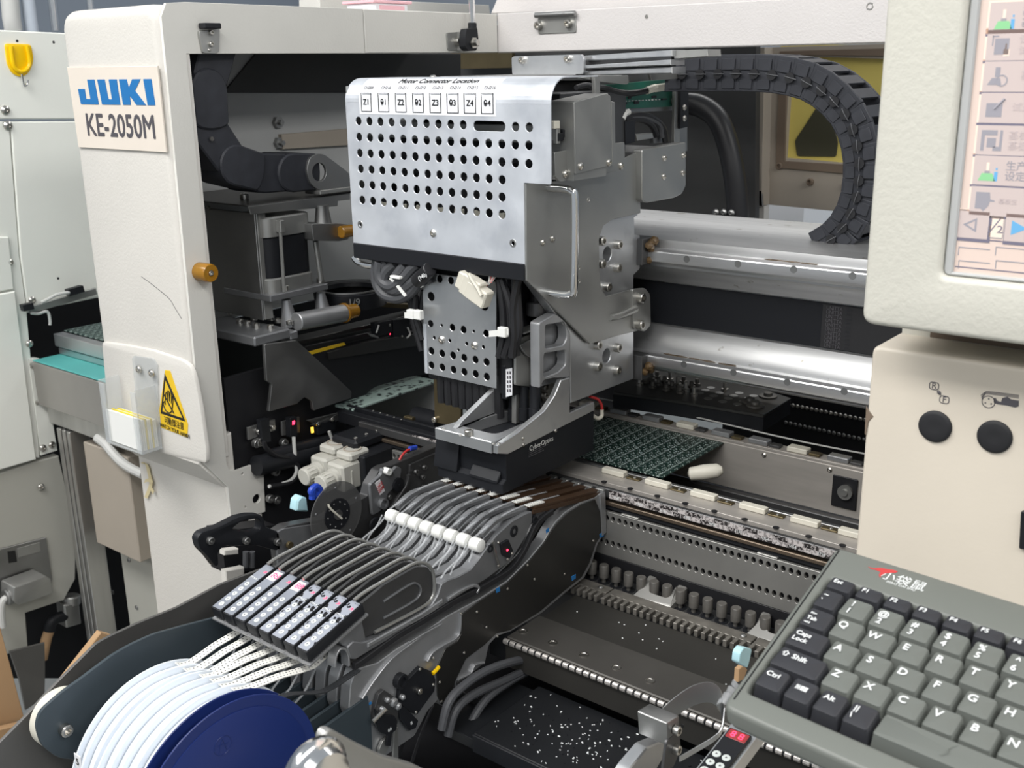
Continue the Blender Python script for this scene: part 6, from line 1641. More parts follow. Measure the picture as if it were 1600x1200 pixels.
# wedge blocks holding pairs of pins
for xc in (-0.558, -0.417, -0.275, -0.70):
    lp = rnd([(xc - 0.030, 0.931), (xc + 0.004, 0.931), (xc + 0.020, 0.934), (xc + 0.026, 0.9640), (xc + 0.014, 0.9640), (xc + 0.0135, 0.953), (xc + 0.008, 0.943), (xc - 0.008, 0.943), (xc - 0.0135, 0.953), (xc - 0.014, 0.9640), (xc - 0.025, 0.9640), (xc - 0.023, 0.946)], 0.003, 3)
    b = B().plate([lp], (EZ * -0.5812, EX, EY, EZ), 0.018, 0.0012)
    for v in b.v:
        if v.z > -0.58: v.z -= 0.0165 * min(1, max(0, (0.956 - v.y) / 0.025))
    b.obj('wedge_block', M_['perf_steel'], bk)
# toothed rack in three lengths
for xa, xb in ((-0.66, -0.612), (-0.610, -0.432), (-0.430, -0.30)):
    n_ = int(round((xb - xa) / 0.0085)); w = (xb - xa) / n_
    lp = [(xb, 0.9330), (xa, 0.9330)]
    for i in range(n_):
        x0 = xa + i * w
        lp += [(x0, 0.9055), (x0 + w * 0.50, 0.9055), (x0 + w * 0.50, 0.9180), (x0 + w * 0.98, 0.9180)]
    lp[-1] = (xb, 0.9180)
    B().plate([lp], (EZ * -0.5840, EX, EY, EZ), 0.0075, 0.0005).obj('toothed_rack', M_['rack_steel'], bk)
    for q in ((xb - 0.012, 0.9235),): screw((q[0], q[1] + 0.002, -0.5765), EZ, 0.0034, bk, 'pan', M_['zinc_dark'])
# ================================================================== deck with piano hinge
dk = thing('front_deck', 'dark steel deck plate with a piano hinge in front of the feeder bank', 'deck', (-0.5, 0.84, -0.62))
bx('rear_plate', (-0.645, 0.835, -0.5925), (0.0, 0.9045, -0.5835), M_['deck'], dk)
bx('front_plate', (-0.645, 0.779, -0.5860), (0.0, 0.8365, -0.5795), M_['deck_light'], dk, 0.0012)
ws = B().lathe((0, 0, 0), EZ, [(0, 0.0050), (0.0008, 0.0050), (0.0008, 0.0034), (0.0002, 0.003), (0.0002, 0)], 18, cap=False).mesh('countersunk_screw', M_['steel'])
for i in range(10):
    q = at('Z', -0.5794, 834, 996).lerp(at('Z', -0.5794, 1112, 1106), i / 5)
    inst('screw', ws, (-0.637 + i * 0.0395, 0.7975, -0.5794), dk)
x = -0.645
hm = B().cyl((0, 0, 0), (0.0066, 0, 0), 0.0032, 10, bev=0.0004).mesh('hinge_knuckle', M_['hinge_steel'])
while x < -0.20:
    inst('hinge_knuckle', hm, (x, 0.7755, -0.5832), dk); x += 0.0086
B().cyl((-0.645, 0.7755, -0.5832), (-0.2, 0.7755, -0.5832), 0.0025, 8).obj('hinge_pin', M_['black_plastic'], dk)
bx('hinge_leaf', (-0.645, 0.7765, -0.6140), (0.0, 0.7785, -0.5865), M_['deck'], dk)
for u, v in ((1066, 1116), (1066, 1134)): 
    q = at('Y', 0.7763, u, v); sheet('leaf_hole', 'Y', 0.7763, circ((q.x, q.z), 0.0022, 10), 0.0003, M_['print_black'], dk)
bx('end_block', (-0.672, 0.782, -0.612), (-0.646, 0.80, -0.575), M_['black_plastic'], dk)
# white flecks: tiny parts lying about on the deck
# ================================================================== chip tray and scrap chips
tr = thing('scrap_tray', 'black scrap tray below the deck hinge, strewn with tiny chips', 'tray', (-0.45, 0.72, -0.66))
bx('tray_top', (-0.600, 0.672, -0.6235), (-0.05, 0.776, -0.6205), M_['tray_black'], tr, 0.0008)
bx('tray_lip', (-0.600, 0.669, -0.640), (-0.05, 0.6718, -0.6205), M_['black_plastic'], tr, 0.0008)
bx('tray_side', (-0.640, 0.672, -0.640), (-0.6005, 0.776, -0.628), M_['tray_black'], tr, 0.0008)
rs = random.Random(11)
b = B()
for i in range(230):
    if rs.random() < 0.6: x, y = rs.gauss(-0.50, 0.05), rs.gauss(0.722, 0.024)
    else: x, y = rs.uniform(-0.595, -0.33), rs.uniform(0.674, 0.775)
    if not (-0.597 < x < -0.25 and 0.675 < y < 0.774): continue
    l, w = (0.0015, 0.0007) if rs.random() < 0.85 else (0.0024, 0.0014)
    Mx = Matrix.Translation((x, y, -0.6202)) @ Matrix.Rotation(rs.random() * pi, 4, 'Z')
    b.box((-l / 2, -w / 2, 0), (l / 2, w / 2, 0.0006), 0, mi=0 if rs.random() < 0.68 else 1, M=Mx)
for i in range(14):
    x, y = rs.uniform(-0.62, -0.40), rs.uniform(0.84, 0.90)
    Mx = Matrix.Translation((x, y, -0.5834)) @ Matrix.Rotation(rs.random() * pi, 4, 'Z')
    b.box((-0.0008, -0.0005, 0), (0.0008, 0.0005, 0.0006), 0, mi=0, M=Mx)
q = b.obj('scrap_chips', [M_['print_white'], M_['black_plastic']], None); tag(q, 'tiny white and black electronic chips scattered over the scrap tray', 'chips', kind='stuff')
# cables under the deck
for s_, lab in (("690,1140 700,1100 720,1075 760,1048 810,1032 850,1030", 'grey cable curving out from under the feeder, uppermost of three'), ("700,1150 712,1110 740,1085 790,1062 840,1038", 'grey cable curving out from under the feeder, middle of three'), ("735,1130 760,1092 800,1062 850,1036", 'grey cable curving out from under the feeder, lowest of three')):
    q = B().tube(pts('X', -0.625, s_), 0.0045, 10).obj('cable', M_['cable_grey'], None); tag(q, lab, 'cable', 'cables under the deck')
q = bx('grey_bin', (-0.635, 0.50, -0.80), (-0.40, 0.655, -0.665), M_['plate_blue'], None, 0.002); tag(q, 'dark grey bin edge below the feeder latch', 'bin')

# ================================================================== board conveyor and circuit board
cv2 = thing('board_conveyor', 'steel board conveyor with two rails and clamp blocks', 'conveyor', (-0.5, 1.08, -0.55))
fr_l = [(-0.80, 0.986), (0.0, 0.986), (0.0, 1.012), (-0.80, 1.012)]
bx('front_rail', (-0.79, 0.976, -0.4985), (0.0, 1.012, -0.4700), M_['rail_pale'], cv2, 0.0003)
bx('front_rail_lip', (-0.79, 1.0125, -0.4760), (0.0, 1.0185, -0.4685), M_['zinc_dark'], cv2, 0.0006)
i = 0
for u, v in ((961, 736), (1028, 754), (1101, 772), (1178, 792), (1259, 813), (1334, 833)):
    q = at('Z', -0.466, u, v)
    bx('clamp_block', (q.x - 0.0155, 0.9985, -0.4698), (q.x + 0.0155, 1.0085, -0.4635), M_['ivory_plastic'], cv2, 0.0008)
    bx('clamp_plate', (q.x + 0.018, 1.000, -0.4698), (q.x + 0.036, 1.008, -0.4680), M_['brass_dull'], cv2, 0.0004)
    screw((q.x + 0.028, 1.004, -0.468), EZ, 0.002, cv2, 'pan')
for j in range(16):
    xx = -0.655 + j * 0.0362
    B().lathe((xx, 0.9765, -0.4702), EZ, [(0, 0.0036), (0.0006, 0.0036)], 12).obj('rail_notch', M_['black_paint'], cv2)
bx('rear_rail', (-0.95, 1.1685, -0.5250), (0.0, 1.182, -0.4640), M_['rail_pale'], cv2, 0.001)
bx('rear_rail_top', (-0.95, 1.1690, -0.4638), (0.0, 1.190, -0.4600), M_['rail_pale'], cv2, 0.0006)
bx('rear_ledge', (-0.95, 1.158, -0.545), (0.0, 1.1683, -0.5255), M_['cast_dark'], cv2, 0.001)
for j in range(13):
    xx = -0.83 + j * 0.052
    bx('rear_clamp', (xx, 1.172, -0.4598), (xx + 0.026, 1.186, -0.4535), M_['cast_light' if j % 3 else 'ivory_plastic'], cv2, 0.001)
    bx('rear_bracket', (xx + 0.028, 1.173, -0.4598), (xx + 0.042, 1.184, -0.4565), M_['cast_dark' if j % 2 else 'brass_dull'], cv2, 0.0006)
for j in range(10): screw((-0.80 + j * 0.085, 1.1683, -0.470), -EY, 0.0032, cv2, 'pan')
bx('roller_pocket', (-0.455, 1.166, -0.514), (-0.424, 1.1684, -0.474), M_['black_paint'], cv2, 0.004)
B().lathe((-0.4375, 1.1658, -0.492), -EY, [(0, 0.009), (0.004, 0.009), (0.004, 0.004), (0.006, 0.004)], 18).obj('roller', M_['zinc'], cv2)
B().tube([(-0.90, 1.19, -0.452), (-0.70, 1.195, -0.449), (-0.5, 1.192, -0.451), (-0.3, 1.196, -0.448), (-0.1, 1.19, -0.45)], 0.0011, 8).obj('conveyor_cord', M_['cable_white'], cv2)
bx('conveyor_floor', (-0.95, 1.02, -0.58), (0.0, 1.157, -0.57), M_['cast_dark'], cv2)
bx('floor_rail', (-0.60, 1.10, -0.569), (0.0, 1.118, -0.552), M_['dark_plate'], cv2, 0.001)
bx('floor_rail', (-0.60, 1.055, -0.569), (0.0, 1.066, -0.545), M_['deck_light'], cv2, 0.001)
pcb = thing('circuit_board', 'dark green circuit board panel clamped in the conveyor beside the head', 'circuit board', (-0.69, 1.09, -0.467))
bx('panel', (-0.80, 1.0190, -0.4668), (-0.601, 1.1680, -0.4652), M_['pcb_panel'], pcb, 0.0002)
for u, v in ((1063, 743), (1083, 730)):
    pass
q = B().lathe(at('Z', -0.475, 1075, 741), Vector((0.6, 0.25, 0.15)), [(0, 0.002), (0.003, 0.008), (0.02, 0.0095), (0.036, 0.0085), (0.042, 0.004)], 16).obj('support_roll', M_['ivory_plastic'], None); tag(q, 'white rounded support roll under the circuit board corner', 'support')
# ================================================================== right front column with buttons
XC = -0.2595; YCF = 0.72
rc_ = thing('control_column', 'cream painted control column with two round black buttons', 'control column', (-0.05, 0.85, -1.4))
lp = rnd([(XC, -1.36), (0.30, -1.36), (0.30, -0.1915), (XC, -0.1915)], [0, 0, 0.005, 0.006], 4)
sheet('front_panel', 'Y', YCF, lp, 0.05, M_['column_paint'], rc_, b=0.003, seg=3)
bx('column_body', (XC + 0.001, YCF + 0.051, -1.36), (0.30, 1.25, -0.196), M_['column_paint'], rc_, 0.002)
bx('neck', (XC + 0.004, 0.766, -0.195), (0.30, 1.2, -0.10), M_['monitor_paint'], rc_, 0.001)
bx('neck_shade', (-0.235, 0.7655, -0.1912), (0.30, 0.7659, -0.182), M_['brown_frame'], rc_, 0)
bt_ = []
for u, v, lab in ((1461.5, 666, 'left'), (1554.5, 682, 'right')):
    q = at('Y', YCF, u, v)
    b_ = B().lathe(q, -EY, [(0, 0.0112), (0.0012, 0.0112), (0.0018, 0.0105), (0.0024, 0.0088), (0.0022, 0.004), (0.0021, 0)], 32, cap=False).obj('button', M_['rubber'], rc_)
# printed symbols
def ring(name, c, w, h, th, m_, par):
    lp = rrect(c.x - w / 2, c.z - h / 2, c.x + w / 2, c.z + h / 2, min(w, h) * 0.35, 4)
    li = rrect(c.x - w / 2 + th, c.z - h / 2 + th, c.x + w / 2 - th, c.z + h / 2 - th, min(w, h) * 0.28, 4)
    return B().plate([lp, li], (EY * c.y, EX, EZ, -EY), 0.0002).obj(name, m_, par)
yq = YCF - 0.0001
for (u, v, ch) in ((1459.5, 603, 'R'), (1475.5, 624.5, 'F')):
    c = at('Y', yq, u, v); ring('symbol_frame', c, 0.0066, 0.0056, 0.0005, M_['print_grey'], rc_)
    text('symbol_letter', ch, 0.0058, c, EX, -EY, M_['print_grey'], rc_, depth=0.0002)
a, c = at('Y', yq, 1465, 610), at('Y', yq, 1470, 617)
B().tube([a, a.lerp(c, 0.35), a.lerp(c, 0.65), c], lambda t: 0.0003 + 0.0010 * (1 - abs(2 * t - 1)) ** 0.5, 6, 2).obj('symbol_arrow', M_['print_grey'], rc_)
c = at('Y', yq, 1544.5, 628)
B().plate([circ((c.x, c.z), 0.0043, 24), circ((c.x, c.z), 0.0038, 24)], (EY * yq, EX, EZ, -EY), 0.0002).obj('symbol_reel', M_['print_grey'], rc_)
for k in range(3):
    B().plate([[(c.x + 0.002 * cos(a), c.z + 0.002 * sin(a)) for a in (k * 2.1 + 1.0, k * 2.1 + 1.5, k * 2.1 + 1.25)] if False else circ((c.x + 0.0021 * cos(k * 2.094 + 1.57), c.z + 0.0021 * sin(k * 2.094 + 1.57)), 0.0006, 6)], (EY * yq, EX, EZ, -EY), 0.0002).obj('symbol_reel', M_['print_grey'], rc_)
sheet('symbol_feeder', 'Y', yq, "1552,622 1556,622 1558,626 1564,628 1566,622 1574,620 1580,624 1592,626 1592,635 1586,637 1574,634 1560,632 1553,630", -0.0002, M_['print_grey'], rc_)
for d in (0, 3, 6):
    B().tube(pts('Y', yq, "%g,%g %g,%g %g,%g %g,%g" % (1534 - d * 0.2, 624 - d, 1538, 617.5 - d * 0.6, 1546, 615.5 - d * 0.6, 1592, 622 - d * 0.7)), 0.00025, 5, 3).obj('symbol_tape', M_['print_grey'], rc_)
# chipped paint on the left edge, dark slot at right
sheet('paint_chip', 'Y', YCF - 0.0002, "1353.5,633 1357,641 1365,651 1357,659 1353,680 1351,678", -0.0002, M_['brown_frame'], rc_)
sl = sheet('switch_recess', 'Y', YCF - 0.0003, "1597,797 1680,806 1680,870 1594,855", -0.003, M_['black_plastic'], rc_, r=0.001)
sheet('switch', 'Y', YCF - 0.0035, "1603,835 1680,845 1680,864 1602,853", -0.001, M_['amber'], sl)

# ================================================================== touch monitor
YM = 0.68; XM = -0.254
mo = thing('touch_monitor', 'off-white touch screen housing with a lit pinkish menu above the control column', 'monitor', (-0.05, 0.72, -0.167))
x_l = -0.2062; z_b = -0.1305
outer = rnd([(XM, -0.1675), (0.22, -0.1675), (0.22, 0.16), (XM, 0.16)], 0.009, 5)
inner = rnd([(x_l, z_b), (0.16, z_b), (0.16, 0.13), (x_l, 0.13)], 0.005, 4)
hs_ = sheet('housing', 'Y', YM, outer, 0.06, M_['monitor_paint'], mo, holes=[inner], b=0.004, seg=3)
bx('housing_back', (XM + 0.002, YM + 0.0605, -0.165), (0.21, YM + 0.085, 0.158), M_['monitor_paint'], mo)
bz = rnd([(x_l + 0.0004, z_b + 0.0004), (0.1596, z_b + 0.0004), (0.1596, 0.1296), (x_l + 0.0004, 0.1296)], 0.004, 4)
bi_ = [(x_l + 0.0060, z_b + 0.0028), (0.152, z_b + 0.0028), (0.152, 0.124), (x_l + 0.0060, 0.124)]
sheet('bezel', 'Y', YM + 0.004, bz, 0.004, M_['cable_grey'] if False else M_['inner_grey'], mo, holes=[bi_], b=0.001)
def smat(name, col, e):
    return mat(name, col, 0.35, emis=col, estr=e)
S_bg = smat('screen_bg', (0.62, 0.50, 0.44), 0.30); S_btn = smat('screen_button', (0.50, 0.42, 0.40), 0.30); S_hi = smat('screen_light', (0.74, 0.61, 0.52), 0.33)
S_sh = smat('screen_shadow', (0.16, 0.15, 0.20), 0.25); S_ic = smat('screen_icon', (0.27, 0.26, 0.29), 0.35); S_gr = smat('screen_green', (0.22, 0.48, 0.24), 0.4); S_bl = smat('screen_blue', (0.12, 0.33, 0.55), 0.4)
ysn = YM + 0.0065
sc_ = bx('screen', (x_l + 0.0055, ysn, z_b + 0.002), (0.153, ysn + 0.001, 0.1245), S_bg, mo, 0)
def spoly(name, s, m_, lift=1):
    return sheet(name, 'Y', ysn - 0.0001 * lift, s, 0.00008, m_, sc_, b=0)
def sbox(name, u0, v0, u1, v1, m_, lift):
    a = at('Y', ysn, u0, v0); c = at('Y', ysn, u1, v1)
    return bx(name, (a.x, ysn - 0.00012 * lift, c.z), (c.x, ysn - 0.00012 * (lift - 1), a.z), m_, sc_, 0)
sw = 0.0335
yy = ysn
xb0 = at('Y', ysn, 1523, 250).x; xb1 = xb0 + 0.075
zs = [at('Y', ysn, 1530, v).z for v in (30, 72, 120.5, 169, 219, 266, 314)]
for i, zc in enumerate(zs):
    h = 0.0088
    bx('menu_button_light', (xb0 - 0.0012, yy - 0.0002, zc - h), (xb1, yy - 0.0001, zc + h + 0.001), S_hi, sc_, 0)
    bx('menu_button_shadow', (xb0 - 0.0012, yy - 0.0003, zc - h - 0.001), (xb1, yy - 0.0002, zc - h + 0.0004), S_sh, sc_, 0)
    bb = bx('menu_button', (xb0, yy - 0.0004, zc - h + 0.0004), (xb1, yy - 0.0003, zc + h), S_btn, sc_, 0)
    xi = xb0 + 0.0085
    yk = yy - 0.0005
    def ib(x0, z0, x1, z1, m_, nm='menu_icon'): return bx(nm, (xi + x0, yk, zc + z0), (xi + x1, yk + 0.0001, zc + z1), m_, bb and sc_, 0)
    if i in (0, 5):
        B().plate([[(xi - 0.0055, zc - 0.006), (xi + 0.0045, zc - 0.006), (xi + 0.0025, zc - 0.0015), (xi - 0.0035, zc - 0.0015)]], (EY * (yk + 0.0001), EX, EZ, -EY), 0.0001).obj('menu_icon', S_gr, sc_)
        ib(0.0035, -0.006, 0.0055, -0.0005, S_bl); ib(0.0042, 0.0005, 0.0052, 0.0018, S_bl)
        ib(-0.002, -0.0015, 0.001, -0.0002, S_ic); ib(-0.0012, 0.0002, 0.0004, 0.0048, S_hi)
    elif i == 1:
        ib(-0.004, -0.005, 0.004, 0.004, S_ic); ib(-0.0055, 0.0, -0.0048, 0.0055, S_ic); ib(-0.0055, 0.0048, -0.002, 0.0056, S_ic)
        ib(0.0012, -0.006, 0.0046, -0.002, S_hi); ib(0.002, -0.002, 0.0029, 0.001, S_hi)
    elif i == 2:
        B().plate([[(xi - 0.006, zc - 0.0045), (xi + 0.002, zc - 0.0045), (xi + 0.001, zc - 0.0005), (xi - 0.0035, zc - 0.0005)]], (EY * (yk + 0.0001), EX, EZ, -EY), 0.0001).obj('menu_icon', S_ic, sc_)
        ib(-0.002, 0.0, 0.0008, 0.0055, S_ic)
        B().plate([circ((xi + 0.002, zc - 0.002), 0.0034, 12), circ((xi + 0.002, zc - 0.002), 0.0027, 12)], (EY * (yk + 0.0), EX, EZ, -EY), 0.0001).obj('menu_icon', S_ic, sc_)
    elif i == 3:
        ib(-0.005, -0.005, 0.004, 0.003, S_ic)
        B().tube([(xi - 0.0005, yk, zc - 0.0005), (xi + 0.005, yk, zc + 0.0055)], 0.0008, 4, 1).obj('menu_icon', S_ic, sc_)
    elif i == 4:
        ib(-0.006, -0.006, -0.004, 0.006, S_ic); ib(-0.004, 0.003, 0.003, 0.006, S_ic); ib(0.0045, -0.006, 0.006, 0.006, S_ic); ib(-0.0025, -0.004, 0.0025, 0.0015, S_ic); ib(0.001, -0.006, 0.0045, -0.0035, S_ic)
    else:
        B().plate([[(xi - 0.0055, zc - 0.0045), (xi - 0.002, zc - 0.0045), (xi - 0.0005, zc - 0.006), (xi + 0.002, zc - 0.003), (xi + 0.003, zc), (xi + 0.0055, zc), (xi + 0.0055, zc + 0.0008), (xi + 0.003, zc + 0.0014), (xi + 0.0024, zc + 0.0055), (xi - 0.0055, zc + 0.0055)]], (EY * (yk + 0.0001), EX, EZ, -EY), 0.0001).obj('menu_icon', S_ic, sc_)
    # caption: two lines of small characters
    cap = {5: ('\u751f\u4ea7\u8d44\u6599', '\u8bbe\u5b9a\u7ba1\u7406')}.get(i)
    if cap:
        for k, s_ in enumerate(cap): text('menu_text', s_, 0.0060, (xi + 0.0215, yk, zc + 0.003 - 0.006 * k), EX, -EY, S_ic, sc_, depth=0.0001)
    else:
        n_ = {0: 4, 1: 4, 2: 3, 3: 4, 4: 4, 6: 3}[i]
        S_ = S_ic if i == 0 else M_.get('screen_faint') or smat('screen_faint', (0.42, 0.36, 0.36), 0.42)
        for k in range(2 if i in (0, 1, 4) else 1):
            text('menu_text', '\u8bd5\u8fd0\u884c\u64cd'[:n_] if i % 2 else '\u57fa\u677f\u751f\u4ea7'[:n_], 0.0056 if i not in (6,) else 0.0036, (xi + 0.0205 if i != 6 else xi + 0.013, yk, zc + (0.003 - 0.006 * k if i in (0, 1, 4) else 0.0005)), EX, -EY, S_, sc_, depth=0.0001)
# paging row and lower boxes
zc = at('Y', ysn, 1530, 352).z
for x0, w in ((at('Y', ysn, 1497, 350).x, 0.0185), (at('Y', ysn, 1570, 360).x, 0.0185)):
    bx('page_button_light', (x0 - 0.0008, yy - 0.0002, zc - 0.0085), (x0 + w, yy - 0.0001, zc + 0.0092), S_hi, sc_, 0)
    bx('page_button_shadow', (x0 - 0.0004, yy - 0.0003, zc - 0.0102), (x0 + w + 0.001, yy - 0.0002, zc + 0.0075), S_sh, sc_, 0)
    bx('page_button', (x0, yy - 0.0004, zc - 0.0082), (x0 + w - 0.0006, yy - 0.0003, zc + 0.0082), S_btn, sc_, 0)
a = at('Y', ysn, 1517, 351)
B().plate([[(a.x - 0.0045, zc), (a.x + 0.0035, zc - 0.0044), (a.x + 0.0035, zc + 0.0044)], [(a.x - 0.0022, zc), (a.x + 0.0024, zc - 0.0026), (a.x + 0.0024, zc + 0.0026)]], (EY * (yy - 0.0004), EX, EZ, -EY), 0.0001).obj('page_arrow', S_ic, sc_)
a = at('Y', ysn, 1593, 357)
B().plate([[(a.x - 0.0045, zc - 0.0044), (a.x + 0.0045, zc), (a.x - 0.0045, zc + 0.0044)]], (EY * (yy - 0.0004), EX, EZ, -EY), 0.0001).obj('page_arrow', S_bl, sc_)
a = at('Y', ysn, 1557, 354)
bx('page_box_edge', (a.x - 0.0043, yy - 0.0002, zc - 0.0072), (a.x + 0.0043, yy - 0.0001, zc + 0.0076), S_ic, sc_, 0)
bx('page_box', (a.x - 0.0038, yy - 0.0003, zc - 0.0066), (a.x + 0.0038, yy - 0.0002, zc + 0.0070), S_hi, sc_, 0)
text('page_text', '\u00bd', 0.0125, (a.x, yy - 0.0003, zc), EX, -EY, S_sh, sc_, depth=0.0001)
for v in (386, 407):
    for u in (1498, 1556):
        a = at('Y', ysn, u, v)
        bx('field_line', (a.x, yy - 0.0002, a.z - 0.0003), (a.x + 0.0185, yy - 0.0001, a.z + 0.0003), S_ic, sc_, 0)
        bx('field_line', (a.x, yy - 0.0002, a.z - 0.005), (a.x + 0.0005, yy - 0.0001, a.z), S_ic, sc_, 0)
for v in (327, 371, 416):
    a = at('Y', ysn, 1492, v)
    bx('screen_rule', (a.x, yy - 0.0002, a.z - 0.0004), (0.15, yy - 0.0001, a.z + 0.0003), S_sh, sc_, 0)

# ================================================================== keyboard
Rk = Matrix(((0.9965, 0.0810, -0.0197), (-0.0833, 0.9665, -0.2426), (-0.0006, 0.2434, 0.9699)))
KO = Vector((-0.2029, 0.5563, -0.3179))           # centre of the Q cap top
kb = thing('keyboard', 'olive grey computer keyboard with white lettering resting in front of the control column', 'keyboard', KO, mat=Rk)
X0k, X1k, Y0k, Y1k = -0.042, 0.22, -0.0885, 0.0705
def xleft(y): return -0.0291 + (0.039 - y) / 0.1067 * 0.0072      # the left key edge runs slightly inwards to the front
outl = [(-0.0286, Y0k), (X1k, Y0k), (X1k, Y1k), (X0k, Y1k)]
win = rnd([(xleft(-0.071) - 0.001, -0.0712), (0.20, -0.0712), (0.20, 0.0400), (xleft(0.04) - 0.001, 0.0400)], 0.002, 2)
B().plate([rnd(outl, [0.007, 0.006, 0.006, 0.006], 4), win], (Vector((0, 0, -0.0145)), EX, EY, EZ), 0.0110, 0.0030, seg=3).obj('case', M_['kb_body'], kb)
B().plate([rnd(inset(outl, 0.002), 0.006, 4)], (Vector((0, 0, -0.0185)), EX, EY, EZ), 0.0039, 0.001).obj('case_bottom', M_['kb_body'], kb)
B().tube([(-0.0255, Y0k + 0.008, -0.0034), (-0.0385, Y1k - 0.004, -0.0034)], 0.0005, 6, 1).obj('side_ridge', M_['kb_well'], kb)
B().plate([win], (Vector((0, 0, -0.0143)), EX, EY, EZ), 0.0040).obj('key_well', M_['kb_well'], kb)
P_ = 0.019
def key(cx, cy, w, hgt, leg, dark, sub=None, dx=None, size=0.0058, top=0.0):
    """tapered key cap: wide skirt, smaller dished top"""
    b = B()
    sw, sh = w / 2 - 0.0006, hgt / 2 - 0.0006
    tw, th = sw - 0.0018, sh - 0.0019
    yo = 0.0010
    n_ = 2
    low = [(cx + a, cy + c) for a, c in rrect(-sw, -sh, sw, sh, 0.0012, n_)]
    mid = [(cx + a, cy + yo * 0.6 + c) for a, c in rrect(-tw - 0.0007, -th - 0.0007, tw + 0.0007, th + 0.0007, 0.0014, n_)]
    upp = [(cx + a, cy + yo * 0.6 + c) for a, c in rrect(-tw, -th, tw, th, 0.0012, n_)]
    L = len(low)
    vs = [(x, y, -0.0095) for x, y in low] + [(x, y, top - 0.0007) for x, y in mid] + [(x, y, top - 0.0001 + 0.0004 * ((y - cy) / max(th, 1e-6))) for x, y in upp] + [(cx, cy + yo * 0.6, top - 0.0006)]
    fs = []
    for j in range(2):
        for i in range(L):
            fs.append((j * L + i, j * L + (i + 1) % L, (j + 1) * L + (i + 1) % L, (j + 1) * L + i))
    for i in range(L): fs.append((2 * L + i, 2 * L + (i + 1) % L, 3 * L))
    b.add(vs, fs)
    o = b.obj('key', M_['kb_key_dark' if dark else 'kb_key'], kb, ang=50)
    lx = cx - tw + 0.0012 if dx is None else cx + dx
    al = 'LEFT' if dx is None else 'CENTER'
    if leg:
        lines = leg if isinstance(leg, (list, tuple)) else [leg]
        for k, s_ in enumerate(lines):
            yl = cy + th * 0.45 - k * size * 1.05 if len(lines) > 1 else cy + th * 0.38
            text('legend', s_, size, (lx, yl + yo * 0.6, top + 0.0001), EX, EZ, M_['print_white'], o, depth=0.0002, align=al, bold=size * 0.02)
    return o
rows = [('QWERTYUIOP', 0.0, 0.0), ('ASDFGHJKL', 0.353, -P_), ('ZXCVBNM', 0.814, -2 * P_)]
for s_, off, y in rows:
    for i, ch in enumerate(s_):
        cx = (i + off) * P_
        if cx < 0.185: key(cx + 0.0022, y - 0.0028, P_, P_, ch, False, dx=-0.0035, size=0.0072)
for i, (a, c) in enumerate(zip('!@#$%^&*(', '123456789')):
    cx = (i - 0.209) * P_
    if cx < 0.185: key(cx + 0.0022, P_ - 0.0028, P_, P_, [a, c], False, dx=-0.0030, size=0.0064)
xl_ = -0.0295
# plain keys that close the right end of every row
def fill_row(x, y, h=P_, dark=True):
    while x < 0.1985 - 0.008:
        w = min(P_, 0.1985 - x)
        if 0.1985 - x - w < 0.008: w = 0.1985 - x
        key(x + w / 2, y, w, h, None, dark); x += w
for s_, off, y in rows:
    last = max(i for i in range(len(s_)) if (i + off) * P_ < 0.185)
    fill_row((last + off) * P_ + 0.0022 + P_ / 2, y - 0.0028)
fill_row((8 - 0.209) * P_ + 0.0022 + P_ / 2, P_ - 0.0028)
fill_row(0.15, -3 * P_ - 0.0022)
def lkey(x0, x1, y, leg, h=P_, size=0.0052, dark=True): return key((x0 + x1) / 2, y, x1 - x0, h, leg, dark, size=size)
xn = lambda i, off, y: (i + off) * P_ + 0.0022 - P_ / 2
lkey(xleft(P_ - 0.0028), xn(0, -0.209, 0), P_ - 0.0028, ['~', '`'], size=0.0056)
lkey(xleft(-0.0028), xn(0, 0, 0), -0.0028, ['\u21e4', 'Tab', '\u21e5'], size=0.0042)
lkey(xleft(-P_ - 0.0028), xn(0, 0.353, 0), -P_ - 0.0028, ['Caps', 'Lock'], size=0.0048)
lkey(xleft(-2 * P_ - 0.0028), xn(0, 0.814, 0), -2 * P_ - 0.0028, '\u21e7 Shift', size=0.0052)
yb_ = -3 * P_ - 0.0022
lkey(xleft(yb_), -0.0045, yb_, 'Ctrl', size=0.0050)
wk = lkey(-0.0045, 0.0130, yb_, None)
for gx, gy in ((0, 0), (0.0021, 0), (0, -0.0018), (0.0021, -0.0018)):
    bx('legend', (0.0030 + gx, yb_ + 0.0022 + gy, 0.0), (0.0048 + gx, yb_ + 0.0037 + gy, 0.0002), M_['print_white'], wk, 0)
for k in range(3): bx('legend', (0.0002 + k * 0.0009, yb_ + 0.0004, 0.0), (0.0007 + k * 0.0009, yb_ + 0.0037, 0.0002), M_['print_white'], wk, 0)
lkey(0.0130, 0.0302, yb_, 'Alt', size=0.0050)
lkey(0.0302, 0.0475, yb_, ['||', '\\'], size=0.0052)
sp = key((0.0475 + 0.15) / 2, yb_, 0.15 - 0.0475, P_, None, False)
B().tube([(0.083, yb_ - 0.004, 0.0004), (0.0855, yb_ - 0.001, 0.0003), (0.0850, yb_ + 0.002, 0.0002), (0.0868, yb_ + 0.005, 0.0002), (0.0880, yb_ + 0.0065, 0.0003)], 0.0002, 5, 3).obj('scratch', M_['kb_body'], sp)
yf_ = 1.72 * P_ - 0.0005
lkey(xleft(yf_), -0.0105, yf_, 'Esc', h=0.0135, size=0.0046)
for i in range(11): lkey(-0.0100 + i * 0.0178, 0.0078 + i * 0.0178, yf_, 'F%d' % (i + 1), h=0.0135, size=0.0046)
